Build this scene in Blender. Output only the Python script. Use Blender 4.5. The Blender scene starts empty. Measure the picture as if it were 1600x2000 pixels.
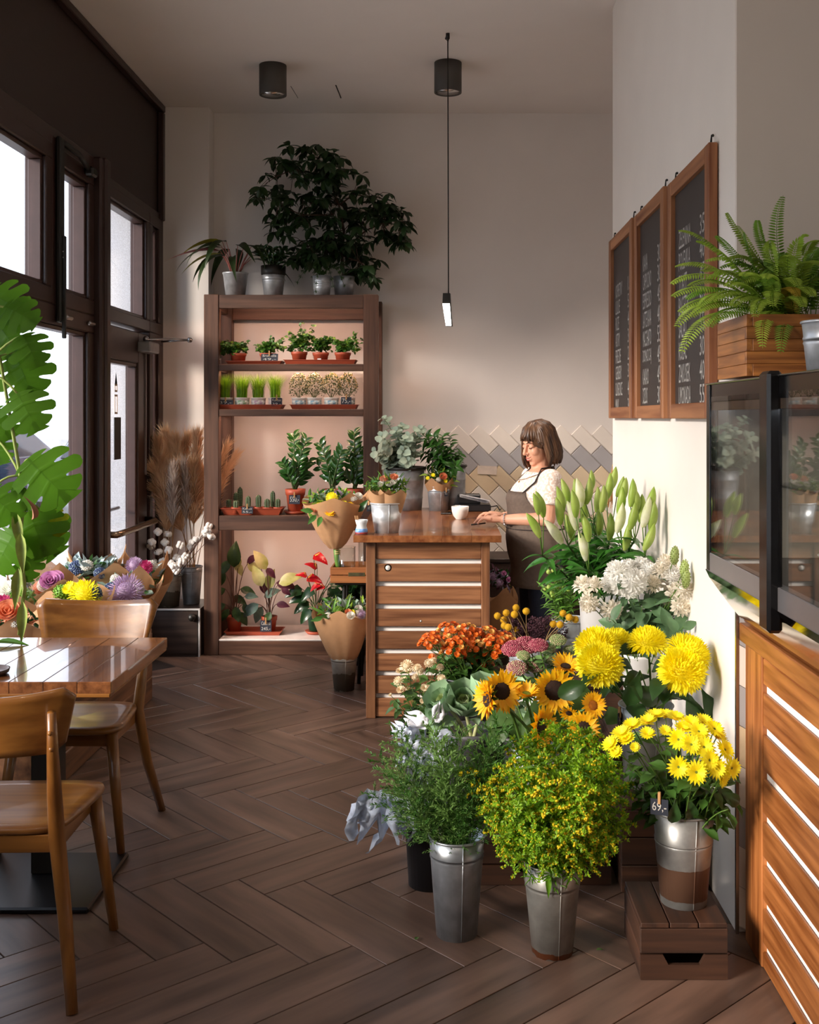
import bpy, bmesh, math, random
import numpy as np
from mathutils import Matrix, Vector

# ---------------------------------------------------------------- camera, light, exposure
S = bpy.context.scene
COL = S.collection
FPX, CPX, CPY, EYE = 2130.0, 870.0, 815.0, 1.58      # focal length and principal point in pixels of the 1600x2000 frame

cam_d = bpy.data.cameras.new('camera')
cam = bpy.data.objects.new('camera', cam_d)
COL.objects.link(cam)
cam.location = (0, 0, EYE)
cam.rotation_euler = (math.pi / 2, 0, 0)
cam_d.sensor_fit = 'HORIZONTAL'
cam_d.sensor_width = 36
cam_d.lens = FPX / 1600 * 36
cam_d.shift_x = (800 - CPX) / 1600
cam_d.shift_y = (CPY - 1000) / 1600
cam_d.clip_start = 0.05
S.camera = cam

S.view_settings.view_transform = 'Standard'
S.view_settings.look = 'None'
S.view_settings.gamma = 1
S.view_settings.use_curve_mapping = False
S.view_settings.exposure = 0.2

wd = bpy.data.worlds.new('sky')
S.world = wd
wd.use_nodes = True
nt = wd.node_tree
nt.nodes.clear()
bg = nt.nodes.new('ShaderNodeBackground')
bg.inputs[0].default_value = (0.82, 0.89, 1.0, 1)
bg.inputs[1].default_value = 3.2
nt.links.new(bg.outputs[0], nt.nodes.new('ShaderNodeOutputWorld').inputs[0])

def light(name, kind, loc, energy, color, direction=None, **kw):
    d = bpy.data.lights.new(name, kind)
    d.energy = energy
    d.color = color
    for k, v in kw.items():
        setattr(d, k, v)
    o = bpy.data.objects.new(name, d)
    o.location = loc
    if direction is not None:
        o.rotation_euler = Vector(direction).to_track_quat('-Z', 'Y').to_euler()
    COL.objects.link(o)
    return o

# hazy low sun from across the street, in through the shop window
light('sun', 'SUN', (-8, 0, 6), 6.3, (1.0, 0.86, 0.71), (1.0, 0.64, -0.43), angle=math.radians(16))

# ---------------------------------------------------------------- helpers
RND = random.Random(11)
def U(a, b): return RND.uniform(a, b)
def at(px, py, Y):
    """the point at depth Y that a pixel of the photograph shows"""
    return np.array([(px - CPX) * Y / FPX, Y, EYE - (py - CPY) * Y / FPX])

def lin(c):
    if isinstance(c, str):
        c = c.lstrip('#')
        c = [int(c[i:i + 2], 16) / 255 for i in (0, 2, 4)]
    return tuple(x / 12.92 if x <= 0.04045 else ((x + 0.055) / 1.055) ** 2.4 for x in c) + (1.0,)

def nrm(v):
    v = np.asarray(v, float)
    n = np.linalg.norm(v)
    return v / n if n > 1e-9 else np.array([0, 0, 1.0])

class MB:
    """collects shapes and links them as one mesh object"""
    def __init__(s):
        s.V, s.F, s.M, s.S, s.n = [], [], [], [], 0
    def add(s, V, F, T=None, mat=0, smooth=False):
        V = np.asarray(V, float)
        if T is not None:
            T = np.asarray(T)
            V = V @ T[:3, :3].T + T[:3, 3]
        s.V.append(V)
        n = s.n
        s.F.extend([tuple(i + n for i in f) for f in F])
        s.M.extend([mat] * len(F))
        s.S.extend([smooth] * len(F))
        s.n += len(V)
        return s
    def box(s, lo, hi, mat=0, bev=0.0, T=None):
        lo, hi = np.minimum(lo, hi).astype(float), np.maximum(lo, hi).astype(float)
        if bev <= 0:
            V = [(x, y, z) for x in (lo[0], hi[0]) for y in (lo[1], hi[1]) for z in (lo[2], hi[2])]
            F = [(0, 1, 3, 2), (4, 6, 7, 5), (0, 4, 5, 1), (2, 3, 7, 6), (0, 2, 6, 4), (1, 5, 7, 3)]
            return s.add(V, F, T, mat)
        b = min(bev, 0.45 * min(hi - lo))
        V, idx = [], {}
        for i in (0, 1):
            for j in (0, 1):
                for k in (0, 1):
                    c = np.array([(lo, hi)[i][0], (lo, hi)[j][1], (lo, hi)[k][2]])
                    d = np.array([b if i == 0 else -b, b if j == 0 else -b, b if k == 0 else -b])
                    for a in range(3):
                        p = c + d
                        p[a] = c[a]
                        idx[(i, j, k, a)] = len(V)
                        V.append(p)
        F = []
        def face(a, ids):
            F.append(tuple(idx[t + (a,)] for t in ids))
        face(0, [(0, 0, 0), (0, 0, 1), (0, 1, 1), (0, 1, 0)]); face(0, [(1, 0, 0), (1, 1, 0), (1, 1, 1), (1, 0, 1)])
        face(1, [(0, 0, 0), (1, 0, 0), (1, 0, 1), (0, 0, 1)]); face(1, [(0, 1, 0), (0, 1, 1), (1, 1, 1), (1, 1, 0)])
        face(2, [(0, 0, 0), (0, 1, 0), (1, 1, 0), (1, 0, 0)]); face(2, [(0, 0, 1), (1, 0, 1), (1, 1, 1), (0, 1, 1)])
        ctr = (lo + hi) / 2
        def q(ids):
            ids = list(ids)
            P = [V[i] for i in ids]
            nn = np.cross(P[1] - P[0], P[2] - P[0])
            if np.dot(nn, sum(P) / len(P) - ctr) < 0:
                ids.reverse()
            F.append(tuple(ids))
        for a in (0, 1):
            for c in (0, 1):
                q([idx[(a, c, 0, 0)], idx[(a, c, 1, 0)], idx[(a, c, 1, 1)], idx[(a, c, 0, 1)]])
                q([idx[(a, 0, c, 0)], idx[(a, 1, c, 0)], idx[(a, 1, c, 2)], idx[(a, 0, c, 2)]])
                q([idx[(0, a, c, 1)], idx[(1, a, c, 1)], idx[(1, a, c, 2)], idx[(0, a, c, 2)]])
        for i in (0, 1):
            for j in (0, 1):
                for k in (0, 1):
                    q([idx[(i, j, k, 0)], idx[(i, j, k, 1)], idx[(i, j, k, 2)]])
        return s.add(V, F, T, mat)
    def lathe(s, prof, seg=24, c=(0, 0, 0), mat=0, smooth=True, T=None, squash=(1, 1)):
        V, F = [], []
        n = len(prof)
        for r, z in prof:
            for k in range(seg):
                a = 2 * math.pi * k / seg
                V.append((c[0] + r * math.cos(a) * squash[0], c[1] + r * math.sin(a) * squash[1], c[2] + z))
        for i in range(n - 1):
            for k in range(seg):
                k2 = (k + 1) % seg
                F.append((i * seg + k, i * seg + k2, (i + 1) * seg + k2, (i + 1) * seg + k))
        if prof[0][0] > 1e-6:
            F.append(tuple(reversed(range(seg))))
        if prof[-1][0] > 1e-6:
            F.append(tuple(range((n - 1) * seg, n * seg)))
        return s.add(V, F, T, mat, smooth)
    def tube(s, P, R, seg=6, mat=0, smooth=True, cap=True, squash=1.0):
        P = [np.asarray(p, float) for p in P]
        if not hasattr(R, '__len__'):
            R = [R] * len(P)
        V, F = [], []
        t0 = nrm(P[1] - P[0])
        up = np.array([0, 0, 1.0]) if abs(t0[2]) < 0.9 else np.array([1.0, 0, 0])
        x = nrm(np.cross(up, t0))
        for i, p in enumerate(P):
            t = nrm(P[min(i + 1, len(P) - 1)] - P[max(i - 1, 0)])
            x = nrm(x - t * np.dot(x, t))
            y = np.cross(t, x)
            for k in range(seg):
                a = 2 * math.pi * k / seg
                V.append(p + R[i] * (math.cos(a) * x + math.sin(a) * y * squash))
        for i in range(len(P) - 1):
            for k in range(seg):
                k2 = (k + 1) % seg
                F.append((i * seg + k, i * seg + k2, (i + 1) * seg + k2, (i + 1) * seg + k))
        if cap:
            F.append(tuple(reversed(range(seg))))
            F.append(tuple(range((len(P) - 1) * seg, len(P) * seg)))
        return s.add(V, F, None, mat, smooth)
    def ball(s, c, r, seg=10, rings=6, mat=0, T=None):
        r = np.broadcast_to(np.asarray(r, float), (3,))
        V, F = [(0, 0, -1)], []
        for i in range(1, rings):
            b = -math.pi / 2 + math.pi * i / rings
            for k in range(seg):
                a = 2 * math.pi * k / seg
                V.append((math.cos(b) * math.cos(a), math.cos(b) * math.sin(a), math.sin(b)))
        V.append((0, 0, 1))
        for k in range(seg):
            k2 = (k + 1) % seg
            F.append((0, 1 + k2, 1 + k))
            for i in range(rings - 2):
                F.append((1 + i * seg + k, 1 + i * seg + k2, 1 + (i + 1) * seg + k2, 1 + (i + 1) * seg + k))
            F.append((1 + (rings - 2) * seg + k, 1 + (rings - 2) * seg + k2, len(V) - 1))
        V = np.array(V) * r
        if T is not None:
            T = np.asarray(T)
            V = V @ T[:3, :3].T
        return s.add(V + np.asarray(c, float), F, None, mat, True)
    def quadbox(s, A, B, t, mat=0):
        """slab between a quad A (4 points) and the same quad moved by t"""
        A = [np.asarray(a, float) for a in A]
        V = A + [a + np.asarray(t, float) for a in A]
        return s.add(V, [(0, 1, 2, 3), (7, 6, 5, 4), (0, 4, 5, 1), (1, 5, 6, 2), (2, 6, 7, 3), (3, 7, 4, 0)], None, mat)
    def prism(s, pts, depth, T=None, mat=0, bev=0):
        """polygon in xy pulled along +z"""
        n = len(pts)
        V = [(p[0], p[1], 0) for p in pts] + [(p[0], p[1], depth) for p in pts]
        F = [tuple(reversed(range(n))), tuple(range(n, 2 * n))] + [(i, (i + 1) % n, n + (i + 1) % n, n + i) for i in range(n)]
        return s.add(V, F, T, mat)
    def mesh(s, name, mats):
        me = bpy.data.meshes.new(name)
        V = np.concatenate(s.V) if s.V else np.zeros((0, 3))
        me.from_pydata(V.tolist(), [], s.F)
        for m in (mats if isinstance(mats, (list, tuple)) else [mats]):
            me.materials.append(m)
        me.polygons.foreach_set('material_index', s.M)
        me.polygons.foreach_set('use_smooth', s.S)
        me.update()
        return me
    def obj(s, name, mats, parent=None, loc=None, kind=None):
        return link(name, s.mesh(name, mats), parent, loc, kind)

def link(name, me, parent=None, loc=None, kind=None):
    o = bpy.data.objects.new(name, me)
    COL.objects.link(o)
    if parent is not None:
        o.parent = parent
    if loc is not None:
        o.location = loc
    if kind:
        o['kind'] = kind
    return o

def frame(p, d, up=(0, 0, 1), s=1.0, roll=0.0):
    """matrix whose y axis runs along d, z axis towards up"""
    y = nrm(d)
    up = np.asarray(up, float)
    x = np.cross(y, up)
    if np.linalg.norm(x) < 1e-4:
        x = np.cross(y, (1.0, 0.1, 0))
    x = nrm(x)
    z = np.cross(x, y)
    if roll:
        c, q = math.cos(roll), math.sin(roll)
        x, z = c * x + q * z, c * z - q * x
    s = np.broadcast_to(np.asarray(s, float), (3,))
    T = np.eye(4)
    T[:3, 0], T[:3, 1], T[:3, 2], T[:3, 3] = x * s[0], y * s[1], z * s[2], p
    return T

def inst(name, me, parent, p, d, up=(0, 0, 1), s=1.0, roll=0.0):
    o = link(name, me, parent)
    o.matrix_basis = Matrix(frame(p, d, up, s, roll).tolist())
    return o

def tag(o, label, cat, group=None, kind=None):
    o['label'] = label
    o['category'] = cat
    if group:
        o['group'] = group
    if kind:
        o['kind'] = kind
    return o

def thing(name, label, cat, loc=(0, 0, 0), rotz=0.0, group=None):
    o = link(name, None, None, tuple(float(v) for v in loc))
    o.empty_display_size = 0.1
    o.rotation_euler = (0, 0, rotz)
    return tag(o, label, cat, group)

def struct(name, mb, mats, parent=None):
    return mb.obj(name, mats, parent, kind='structure' if parent is None else None)

def sempty(name):
    o = link(name, None, kind='structure')
    return o

def dup(root, loc, rotz, label=None, group=None, name=None):
    r = root.copy(); COL.objects.link(r)
    r.location = loc; r.rotation_euler = (0, 0, rotz)
    if label: r['label'] = label
    if group: r['group'] = group
    for ch in list(root.children):
        c = ch.copy(); COL.objects.link(c); c.parent = r
        for g in list(ch.children):
            d = g.copy(); COL.objects.link(d); d.parent = c
    return r

def bez(p0, p1, p2, n=6):
    p0, p1, p2 = map(lambda a: np.asarray(a, float), (p0, p1, p2))
    return [(1 - t) ** 2 * p0 + 2 * t * (1 - t) * p1 + t * t * p2 for t in np.linspace(0, 1, n)]

# chalk and print lettering, all turned into outlines at once
BOARD1 = (['KOPRETINY', 'LILIE', 'RUZE', 'ASTRY', 'FREZIE', 'GERBERY', 'SLUNECNICE', 'MAK'], ['15', '55', '45', '30', '25', '35', '40', '30'])
BOARD2 = (['KAVA', 'CAPPUCINO', 'ESPRESSO', 'LATTE KAVA', 'MACCHIATO', 'DOMACI CAJ', 'KAKAO', 'DZUS'], ['30', '30', '45', '40', '55', '45', '45', '30'])
BOARD3 = (['ZELENINA', 'POLEVKA', 'TOAST', 'BAGETA', 'SALAT', 'KOLAC', 'ZAKUSEK', 'LIMONADA'], ['35', '40', '45', '50', '55', '30', '40', '55'])
LETTER = {}
def prepare_lettering(words):
    obs = []
    for w in words:
        if w in [o[0] for o in obs]: continue
        cu = bpy.data.curves.new('writing', 'FONT')
        cu.body = w; cu.size = 1.0; cu.resolution_u = 2
        o = bpy.data.objects.new('writing', cu); COL.objects.link(o)
        obs.append((w, o, cu))
    dg = bpy.context.evaluated_depsgraph_get()
    for w, o, cu in obs:
        me = bpy.data.meshes.new_from_object(o.evaluated_get(dg))
        V = np.array([v.co[:] for v in me.vertices]).reshape(-1, 3)
        Fa = [tuple(p.vertices) for p in me.polygons]
        bpy.data.meshes.remove(me)
        bpy.data.objects.remove(o); bpy.data.curves.remove(cu)
        mn, mx = V.min(0), V.max(0)
        LETTER[w] = ((V - mn) / np.maximum(mx - mn, 1e-6), Fa, (mx - mn)[0] / (mx - mn)[1])
prepare_lettering([w for b in (BOARD1, BOARD2, BOARD3) for q in b for w in q] + ['Bromelia', '69,-', '55,-', '550,-', '245,-', '75,-', 'Kaktus', '39,-', 'Calathea', '49,-'])
def lettering(mb, txt, o, ex, ez, w, h, mat=0):
    """letters of width w and height h from the corner o, along ex and up ez"""
    q, Fa, _ = LETTER[txt]
    ex, ez = np.asarray(ex, float), np.asarray(ez, float)
    mb.add(np.asarray(o, float) + q[:, :1] * w * ex + q[:, 1:2] * h * ez, Fa, None, mat)

# ---------------------------------------------------------------- materials
MATS = {}
def mat(name, col, rough=0.5, metal=0.0, var=0.12, scale=14.0, bump=0.0, rnd=0.0, spec=0.5, trans=0.0, emit=None, col2=None,
        stretch=(1, 1, 1), coat=0.0, detail=3.0, contrast=(0.3, 0.7), bscale=None):
    if name in MATS:
        return MATS[name]
    m = bpy.data.materials.new(name)
    MATS[name] = m
    m.use_nodes = True
    t = m.node_tree
    N, L = t.nodes, t.links
    b = N['Principled BSDF']
    out = N['Material Output']
    b.inputs['Roughness'].default_value = rough
    b.inputs['Metallic'].default_value = metal
    b.inputs['Specular IOR Level'].default_value = spec
    b.inputs['Coat Weight'].default_value = coat
    c = lin(col)
    if emit is not None:
        b.inputs['Emission Color'].default_value = c
        b.inputs['Emission Strength'].default_value = emit
    tc = N.new('ShaderNodeTexCoord')
    mp = N.new('ShaderNodeMapping')
    mp.inputs['Scale'].default_value = stretch
    L.new(tc.outputs['Object'], mp.inputs[0])
    oi = None
    if rnd > 0:
        oi = N.new('ShaderNodeObjectInfo')
        ml = N.new('ShaderNodeMath'); ml.operation = 'MULTIPLY'; ml.inputs[1].default_value = 37.0
        L.new(oi.outputs['Random'], ml.inputs[0])
        cb = N.new('ShaderNodeCombineXYZ')
        for i in range(3):
            L.new(ml.outputs[0], cb.inputs[i])
        L.new(cb.outputs[0], mp.inputs['Location'])
    nz = N.new('ShaderNodeTexNoise')
    nz.inputs['Scale'].default_value = scale
    nz.inputs['Detail'].default_value = detail
    L.new(mp.outputs[0], nz.inputs['Vector'])
    rp = N.new('ShaderNodeValToRGB')
    if col2 is None:
        lo = tuple(max(0, x * (1 - var)) for x in c[:3]) + (1,)
        hi = tuple(min(1, x * (1 + var)) for x in c[:3]) + (1,)
    else:
        lo, hi = c, lin(col2)
    rp.color_ramp.elements[0].position, rp.color_ramp.elements[1].position = contrast
    rp.color_ramp.elements[0].color, rp.color_ramp.elements[1].color = lo, hi
    L.new(nz.outputs['Fac'], rp.inputs[0])
    col_out = rp.outputs[0]
    if rnd > 0:
        hs = N.new('ShaderNodeHueSaturation')
        mr = N.new('ShaderNodeMapRange')
        mr.inputs['To Min'].default_value, mr.inputs['To Max'].default_value = 1 - rnd, 1 + rnd
        L.new(oi.outputs['Random'], mr.inputs[0])
        L.new(mr.outputs[0], hs.inputs['Value'])
        L.new(col_out, hs.inputs['Color'])
        col_out = hs.outputs[0]
    L.new(col_out, b.inputs['Base Color'])
    if bump > 0:
        bp = N.new('ShaderNodeBump')
        bp.inputs['Strength'].default_value = bump
        bp.inputs['Distance'].default_value = 0.004
        src = nz
        if bscale:
            src = N.new('ShaderNodeTexNoise'); src.inputs['Scale'].default_value = bscale
            L.new(mp.outputs[0], src.inputs['Vector'])
        L.new(src.outputs['Fac'], bp.inputs['Height'])
        L.new(bp.outputs[0], b.inputs['Normal'])
    if trans > 0:
        tr = N.new('ShaderNodeBsdfTranslucent')
        L.new(col_out, tr.inputs[0])
        mx = N.new('ShaderNodeMixShader'); mx.inputs[0].default_value = trans
        L.new(b.outputs[0], mx.inputs[1]); L.new(tr.outputs[0], mx.inputs[2])
        L.new(mx.outputs[0], out.inputs[0])
    return m

def wood(name, c1, c2, axis, rough=0.45, scale=9.0, bump=0.15, rnd=0.12, coat=0.0, spec=0.5):
    """grain drawn out along one axis of the object"""
    st = [1.0, 1.0, 1.0]
    st['xyz'.index(axis)] = 0.06
    return mat(name + '_' + axis, c1, rough, 0, col2=c2, scale=scale * 3, stretch=st, bump=bump, rnd=rnd, coat=coat, detail=5, contrast=(0.32, 0.68), spec=spec)

def glass(name, tint=(1, 1, 1), rough=0.0, fres=1.45):
    """clear pane: lets light straight through and mirrors by the Fresnel law"""
    if name in MATS:
        return MATS[name]
    m = bpy.data.materials.new(name); MATS[name] = m
    m.use_nodes = True
    N, L = m.node_tree.nodes, m.node_tree.links
    N.remove(N['Principled BSDF'])
    lw = N.new('ShaderNodeLayerWeight'); lw.inputs[0].default_value = 0.5
    pw = N.new('ShaderNodeMath'); pw.operation = 'POWER'; pw.inputs[1].default_value = 5.0
    fr = N.new('ShaderNodeMath'); fr.operation = 'MULTIPLY_ADD'; fr.inputs[1].default_value = 0.96; fr.inputs[2].default_value = 0.04
    L.new(lw.outputs['Facing'], pw.inputs[0]); L.new(pw.outputs[0], fr.inputs[0])
    tp = N.new('ShaderNodeBsdfTransparent'); tp.inputs[0].default_value = tint + (1,)
    gl = N.new('ShaderNodeBsdfGlossy'); gl.inputs['Roughness'].default_value = rough
    mx = N.new('ShaderNodeMixShader')
    L.new(fr.outputs[0], mx.inputs[0]); L.new(tp.outputs[0], mx.inputs[1]); L.new(gl.outputs[0], mx.inputs[2])
    L.new(mx.outputs[0], N['Material Output'].inputs[0])
    return m

def galv(name, c='#b4b8bd', rough=0.38, rust=None, dull=0.45):
    """zinc coated sheet: metal with a mottled finish, rust or lime where given as a height band (z0, z1, colour, softness)"""
    m = mat(name, c, rough, 1.0 - dull, var=0.22, scale=22, bump=0.05, detail=5, rnd=0.06)
    if rust and not m.get('done'):
        m['done'] = 1
        N, L = m.node_tree.nodes, m.node_tree.links
        b = N['Principled BSDF']
        src = b.inputs['Base Color'].links[0].from_socket
        tc = N.new('ShaderNodeTexCoord')
        sp = N.new('ShaderNodeSeparateXYZ'); L.new(tc.outputs['Object'], sp.inputs[0])
        n2 = N.new('ShaderNodeTexNoise'); n2.inputs['Scale'].default_value = 25; n2.inputs['Detail'].default_value = 4
        L.new(tc.outputs['Object'], n2.inputs['Vector'])
        last = src
        met = None
        for z0, z1, colr, soft in rust:
            ad = N.new('ShaderNodeMath'); ad.operation = 'MULTIPLY_ADD'; ad.inputs[1].default_value = soft; L.new(n2.outputs['Fac'], ad.inputs[0]); L.new(sp.outputs['Z'], ad.inputs[2])
            a1 = N.new('ShaderNodeMath'); a1.operation = 'GREATER_THAN'; L.new(ad.outputs[0], a1.inputs[0]); a1.inputs[1].default_value = z0 + soft * 0.5
            a2 = N.new('ShaderNodeMath'); a2.operation = 'LESS_THAN'; L.new(ad.outputs[0], a2.inputs[0]); a2.inputs[1].default_value = z1 + soft * 0.5
            mu = N.new('ShaderNodeMath'); mu.operation = 'MULTIPLY'; L.new(a1.outputs[0], mu.inputs[0]); L.new(a2.outputs[0], mu.inputs[1])
            mx = N.new('ShaderNodeMix'); mx.data_type = 'RGBA'
            L.new(mu.outputs[0], mx.inputs[0]); L.new(last, mx.inputs[6]); mx.inputs[7].default_value = lin(colr)
            last = mx.outputs[2]
            iv = N.new('ShaderNodeMath'); iv.operation = 'MULTIPLY_ADD'; L.new(mu.outputs[0], iv.inputs[0]); iv.inputs[1].default_value = -0.65; iv.inputs[2].default_value = 1.0 - dull
            if met is None:
                met = iv.outputs[0]
            else:
                mn = N.new('ShaderNodeMath'); mn.operation = 'MINIMUM'; L.new(met, mn.inputs[0]); L.new(iv.outputs[0], mn.inputs[1]); met = mn.outputs[0]
        L.new(last, b.inputs['Base Color'])
        if met is not None:
            L.new(met, b.inputs['Metallic'])
    return m

WHITE = mat('wall_paint', '#e9e2dc', 0.85, var=0.02, scale=3)
BROWNFRAME = mat('frame_brown', '#34201c', 0.38, var=0.1, scale=4)
BLACK = mat('black_metal', '#15130f', 0.45, var=0.1)
STEEL = mat('steel', '#b9babd', 0.25, 1.0, var=0.05)
CHROME = mat('chrome', '#d6d6d8', 0.06, 1.0, var=0.0)
PANE = glass('window_glass', (0.97, 0.98, 1.0))
CLEAR = glass('clear_glass', (0.96, 0.98, 0.97))
TERRA = mat('terracotta_plastic', '#a4492f', 0.5, var=0.08, rnd=0.06)
SOIL = mat('soil', '#2a1c14', 0.95, var=0.4, scale=60, bump=0.5)
KRAFT = mat('kraft_paper', '#c79a70', 0.75, var=0.05, scale=30, bump=0.12, trans=0.25, rnd=0.04)
CHALK = mat('chalk', '#b9b5af', 0.95, var=0.1, scale=80)
SLATE = mat('slate_tag', '#1c2230', 0.7, var=0.1)
# ================================================================ the room
CEIL, BACK, LEFT, RIGHT = 3.755, 7.8, -2.0, 0.89
# floor slab (joint colour) and herringbone planks
struct('floor', MB().box((-2.6, -2.2, -0.1), (3.6, 8.0, -0.004)), mat('floor_joint', '#241914', 0.8))
floor = bpy.data.objects['floor']
plank_m = mat('floor_plank', '#40322b', 0.34, col2='#785e50', scale=13, stretch=(1, 0.13, 1), bump=0.08, rnd=0.16, detail=7, contrast=(0.3, 0.72), bscale=40)
W_, L_ = 0.1587, 0.635
ang = math.radians(42.7)
uu, vv = np.array([math.cos(ang), math.sin(ang)]), np.array([math.sin(ang), -math.cos(ang)])
O_ = np.array([-1.0485, 3.6297])
pm = MB().box((0.0018, 0.0018, -0.02), (W_ - 0.0018, L_ - 0.0018, 0.0), bev=0.0012).mesh('plank', plank_m)
for i in range(-60, 60):
    for j in range(-12, 13):
        a = O_ + W_ * (i * (uu + vv) + 8 * j * uu)
        for k in (0, 1):
            # k=0 runs along v from a, k=1 runs along u from a + w u
            if k == 0:
                p, d, c = a, vv, a + vv * L_ / 2 + uu * W_ / 2
            else:
                p, d, c = a + uu * W_ + vv * W_, uu, a + uu * W_ + uu * L_ / 2 + vv * W_ / 2
            if not (-1.95 < c[0] < 1.9 and 2.35 < c[1] < 7.78):
                continue
            if c[0] > 1.15 and c[1] < 5.9:
                continue
            if c[0] > 0.2 + (c[1] - 2.35) * 0.9 and c[1] < 3.2 and c[0] > 1.0:
                continue
            if abs(c[0] / c[1] + 0.06) > 0.55:
                continue
            o = link('plank', pm, floor)
            x = d if k == 0 else d
            # local y along d, local x to its side
            side = uu if k == 0 else -vv
            T = np.eye(4); T[:2, 0] = side; T[:2, 1] = d; T[:2, 3] = p
            if k == 0:
                T[2, 2] = -1 if np.cross(side, d) < 0 else 1
            else:
                T[2, 2] = -1 if np.cross(side, d) < 0 else 1
            if T[2, 2] < 0:       # keep the top face up
                T[2, 2] = 1
                T[:2, 0] = -side
                T[:2, 3] = p + side * W_
            o.matrix_basis = Matrix(T.tolist())
struct('ceiling', MB().box((-2.6, -2.2, CEIL), (3.6, 8.0, CEIL + 0.1)), mat('ceiling_paint', '#efe8e2', 0.9, var=0.02, scale=2))
struct('wall_back', MB().box((-2.6, BACK, -0.1), (3.6, BACK + 0.15, CEIL + 0.1)), WHITE)
struct('wall_left', MB().box((-2.35, 7.635, 0), (-1.655, BACK, CEIL), bev=0.004), WHITE)
struct('wall_right', MB().box((RIGHT, 3.345, 0), (3.5, 5.8, CEIL), bev=0.004), mat('wall_paint_cream', '#efe7de', 0.85, var=0.02, scale=3))
struct('wall_front', MB().box((-2.6, -2.2, -0.1), (3.6, -2.05, CEIL + 0.1)), WHITE)
struct('wall_far_right', MB().box((3.4, -2.1, 0), (3.6, 8.0, CEIL)), WHITE)
# tiles on the back wall: 10 x 20 cm, laid on the slant in bands of colour
wb = bpy.data.objects['wall_back']
tile_cols = {'cream': '#efe6dc', 'grey': '#b3b0b2', 'beige': '#e2cdad'}
tile_me = {}
def tile_mesh(cname):
    if cname not in tile_me:
        m = mat('tile_' + cname, tile_cols[cname], 0.16, var=0.05, scale=6, rnd=0.03)
        tile_me[cname] = MB().box((0.0012, 0, 0.0012), (0.1002, 0.012, 0.2042), bev=0.004).mesh('tile', m)
    return tile_me[cname]
a_, s_ = 0.1462, 0.1452
rows = ['cream', 'grey', 'beige', 'cream', 'beige', 'cream', 'cream', 'grey']
top0 = at(975, 869, BACK)          # a peak of the first grey row
for r, cname in enumerate(rows):
    for k in range(-2, 12):
        apex = np.array([top0[0] + (k - 4) * a_, BACK - 0.0105, top0[2] + 0.1447 - r * s_])
        # short side runs down-left, long side down-right
        sd, ld = np.array([-0.7071, 0, -0.7071]), np.array([0.7071, 0, -0.7071])
        if not (-0.2 < apex[0] < 1.45):
            continue
        if apex[0] - 0.12 < -0.35:
            continue
        T = np.eye(4); T[:3, 0] = sd; T[:3, 1] = (0, 1, 0); T[:3, 2] = ld; T[:3, 3] = apex
        T[:3, 0] = -sd; T[:3, 3] = apex + sd * 0.1014      # keep a right-handed frame
        o = link('tile', tile_mesh(cname), wb)
        o.matrix_basis = Matrix(T.tolist())
# tiles on the near end of the right wall
wr = bpy.data.objects['wall_right']
nrows = ['grey', 'cream', 'grey', 'beige', 'cream', 'grey', 'cream', 'cream']
clip_m = {c: MATS['tile_' + c] for c in ('cream', 'grey', 'beige')}
for r in range(8):
    z1, z0 = 0.985 - r * 0.123, 0.985 - r * 0.123 - 0.121
    sl = 0.045
    mb = MB()
    x0, x1 = 0.898, 0.975
    mb.quadbox([(x0, 3.334, z0 + sl * 0.5), (x1, 3.334, z0 - sl * 0.5), (x1, 3.334, z1 - sl * 0.5), (x0, 3.334, z1 + sl * 0.5)], None, (0, 0.0105, 0))
    mb.obj('tile', clip_m[nrows[r]], wr)
struct('trim_1', MB().box((0.889, 3.333, 0), (0.898, 3.347, 1.02)), STEEL)

# ---------------------------------------------------------------- shop front (plane x = -2)
BF = BROWNFRAME
def fbox(mb, y0, y1, z0, z1, x0=-2.08, x1=-1.97, bev=0.006):
    mb.box((x0, y0, z0), (x1, y1, z1), bev=bev)
FASC = mat('fascia_brown', '#2b1a16', 0.5, var=0.08, scale=3)
struct('trim_2', MB().box((-2.1, -2.1, 3.04), (-2.0, 6.3, CEIL)).box((-2.1, 6.3, 2.99), (-2.0, 7.62, CEIL)), FASC)
struct('trim_3', MB().box((-2.0, -2.1, CEIL - 0.05), (-1.955, 7.62, CEIL - 0.002), bev=0.006).box((-2.0, 7.575, 2.95), (-1.96, 7.63, CEIL - 0.05), bev=0.006), BF)
def window(name, y0, y1, z0, z1, fr=0.07, panes=None, mold=True):
    """framed light: outer frame members, inner beads and a pane"""
    w = sempty(name)
    mb = MB()
    fbox(mb, y0, y1, z1 - fr, z1); fbox(mb, y0, y1, z0, z0 + fr)
    fbox(mb, y0, y0 + fr, z0 + fr, z1 - fr); fbox(mb, y1 - fr, y1, z0 + fr, z1 - fr)
    mb.obj('window_frame', BF, w)
    b = MB()
    q = 0.022
    a0, a1, c0, c1 = y0 + fr, y1 - fr, z0 + fr, z1 - fr
    b.box((-2.055, a0, c1 - q), (-1.99, a1, c1), bev=0.004).box((-2.055, a0, c0), (-1.99, a1, c0 + q), bev=0.004)
    b.box((-2.055, a0, c0 + q), (-1.99, a0 + q, c1 - q), bev=0.004).box((-2.055, a1 - q, c0 + q), (-1.99, a1, c1 - q), bev=0.004)
    b.obj('glazing_bead', mat('bead_brown', '#3d2823', 0.35), w)
    MB().box((-2.035, a0 + q * 0.5, c0 + q * 0.5), (-2.029, a1 - q * 0.5, c1 - q * 0.5)).obj('pane', PANE, w)
    return w
window('window_1', 1.9, 5.47, 2.15, 2.96, 0.085)             # upper light by the table
window('window_2', 1.9, 6.12, 0.02, 2.15, 0.10)              # lower light
window('window_3', 0.4, 1.9, 0.02, 2.96, 0.09)
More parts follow.
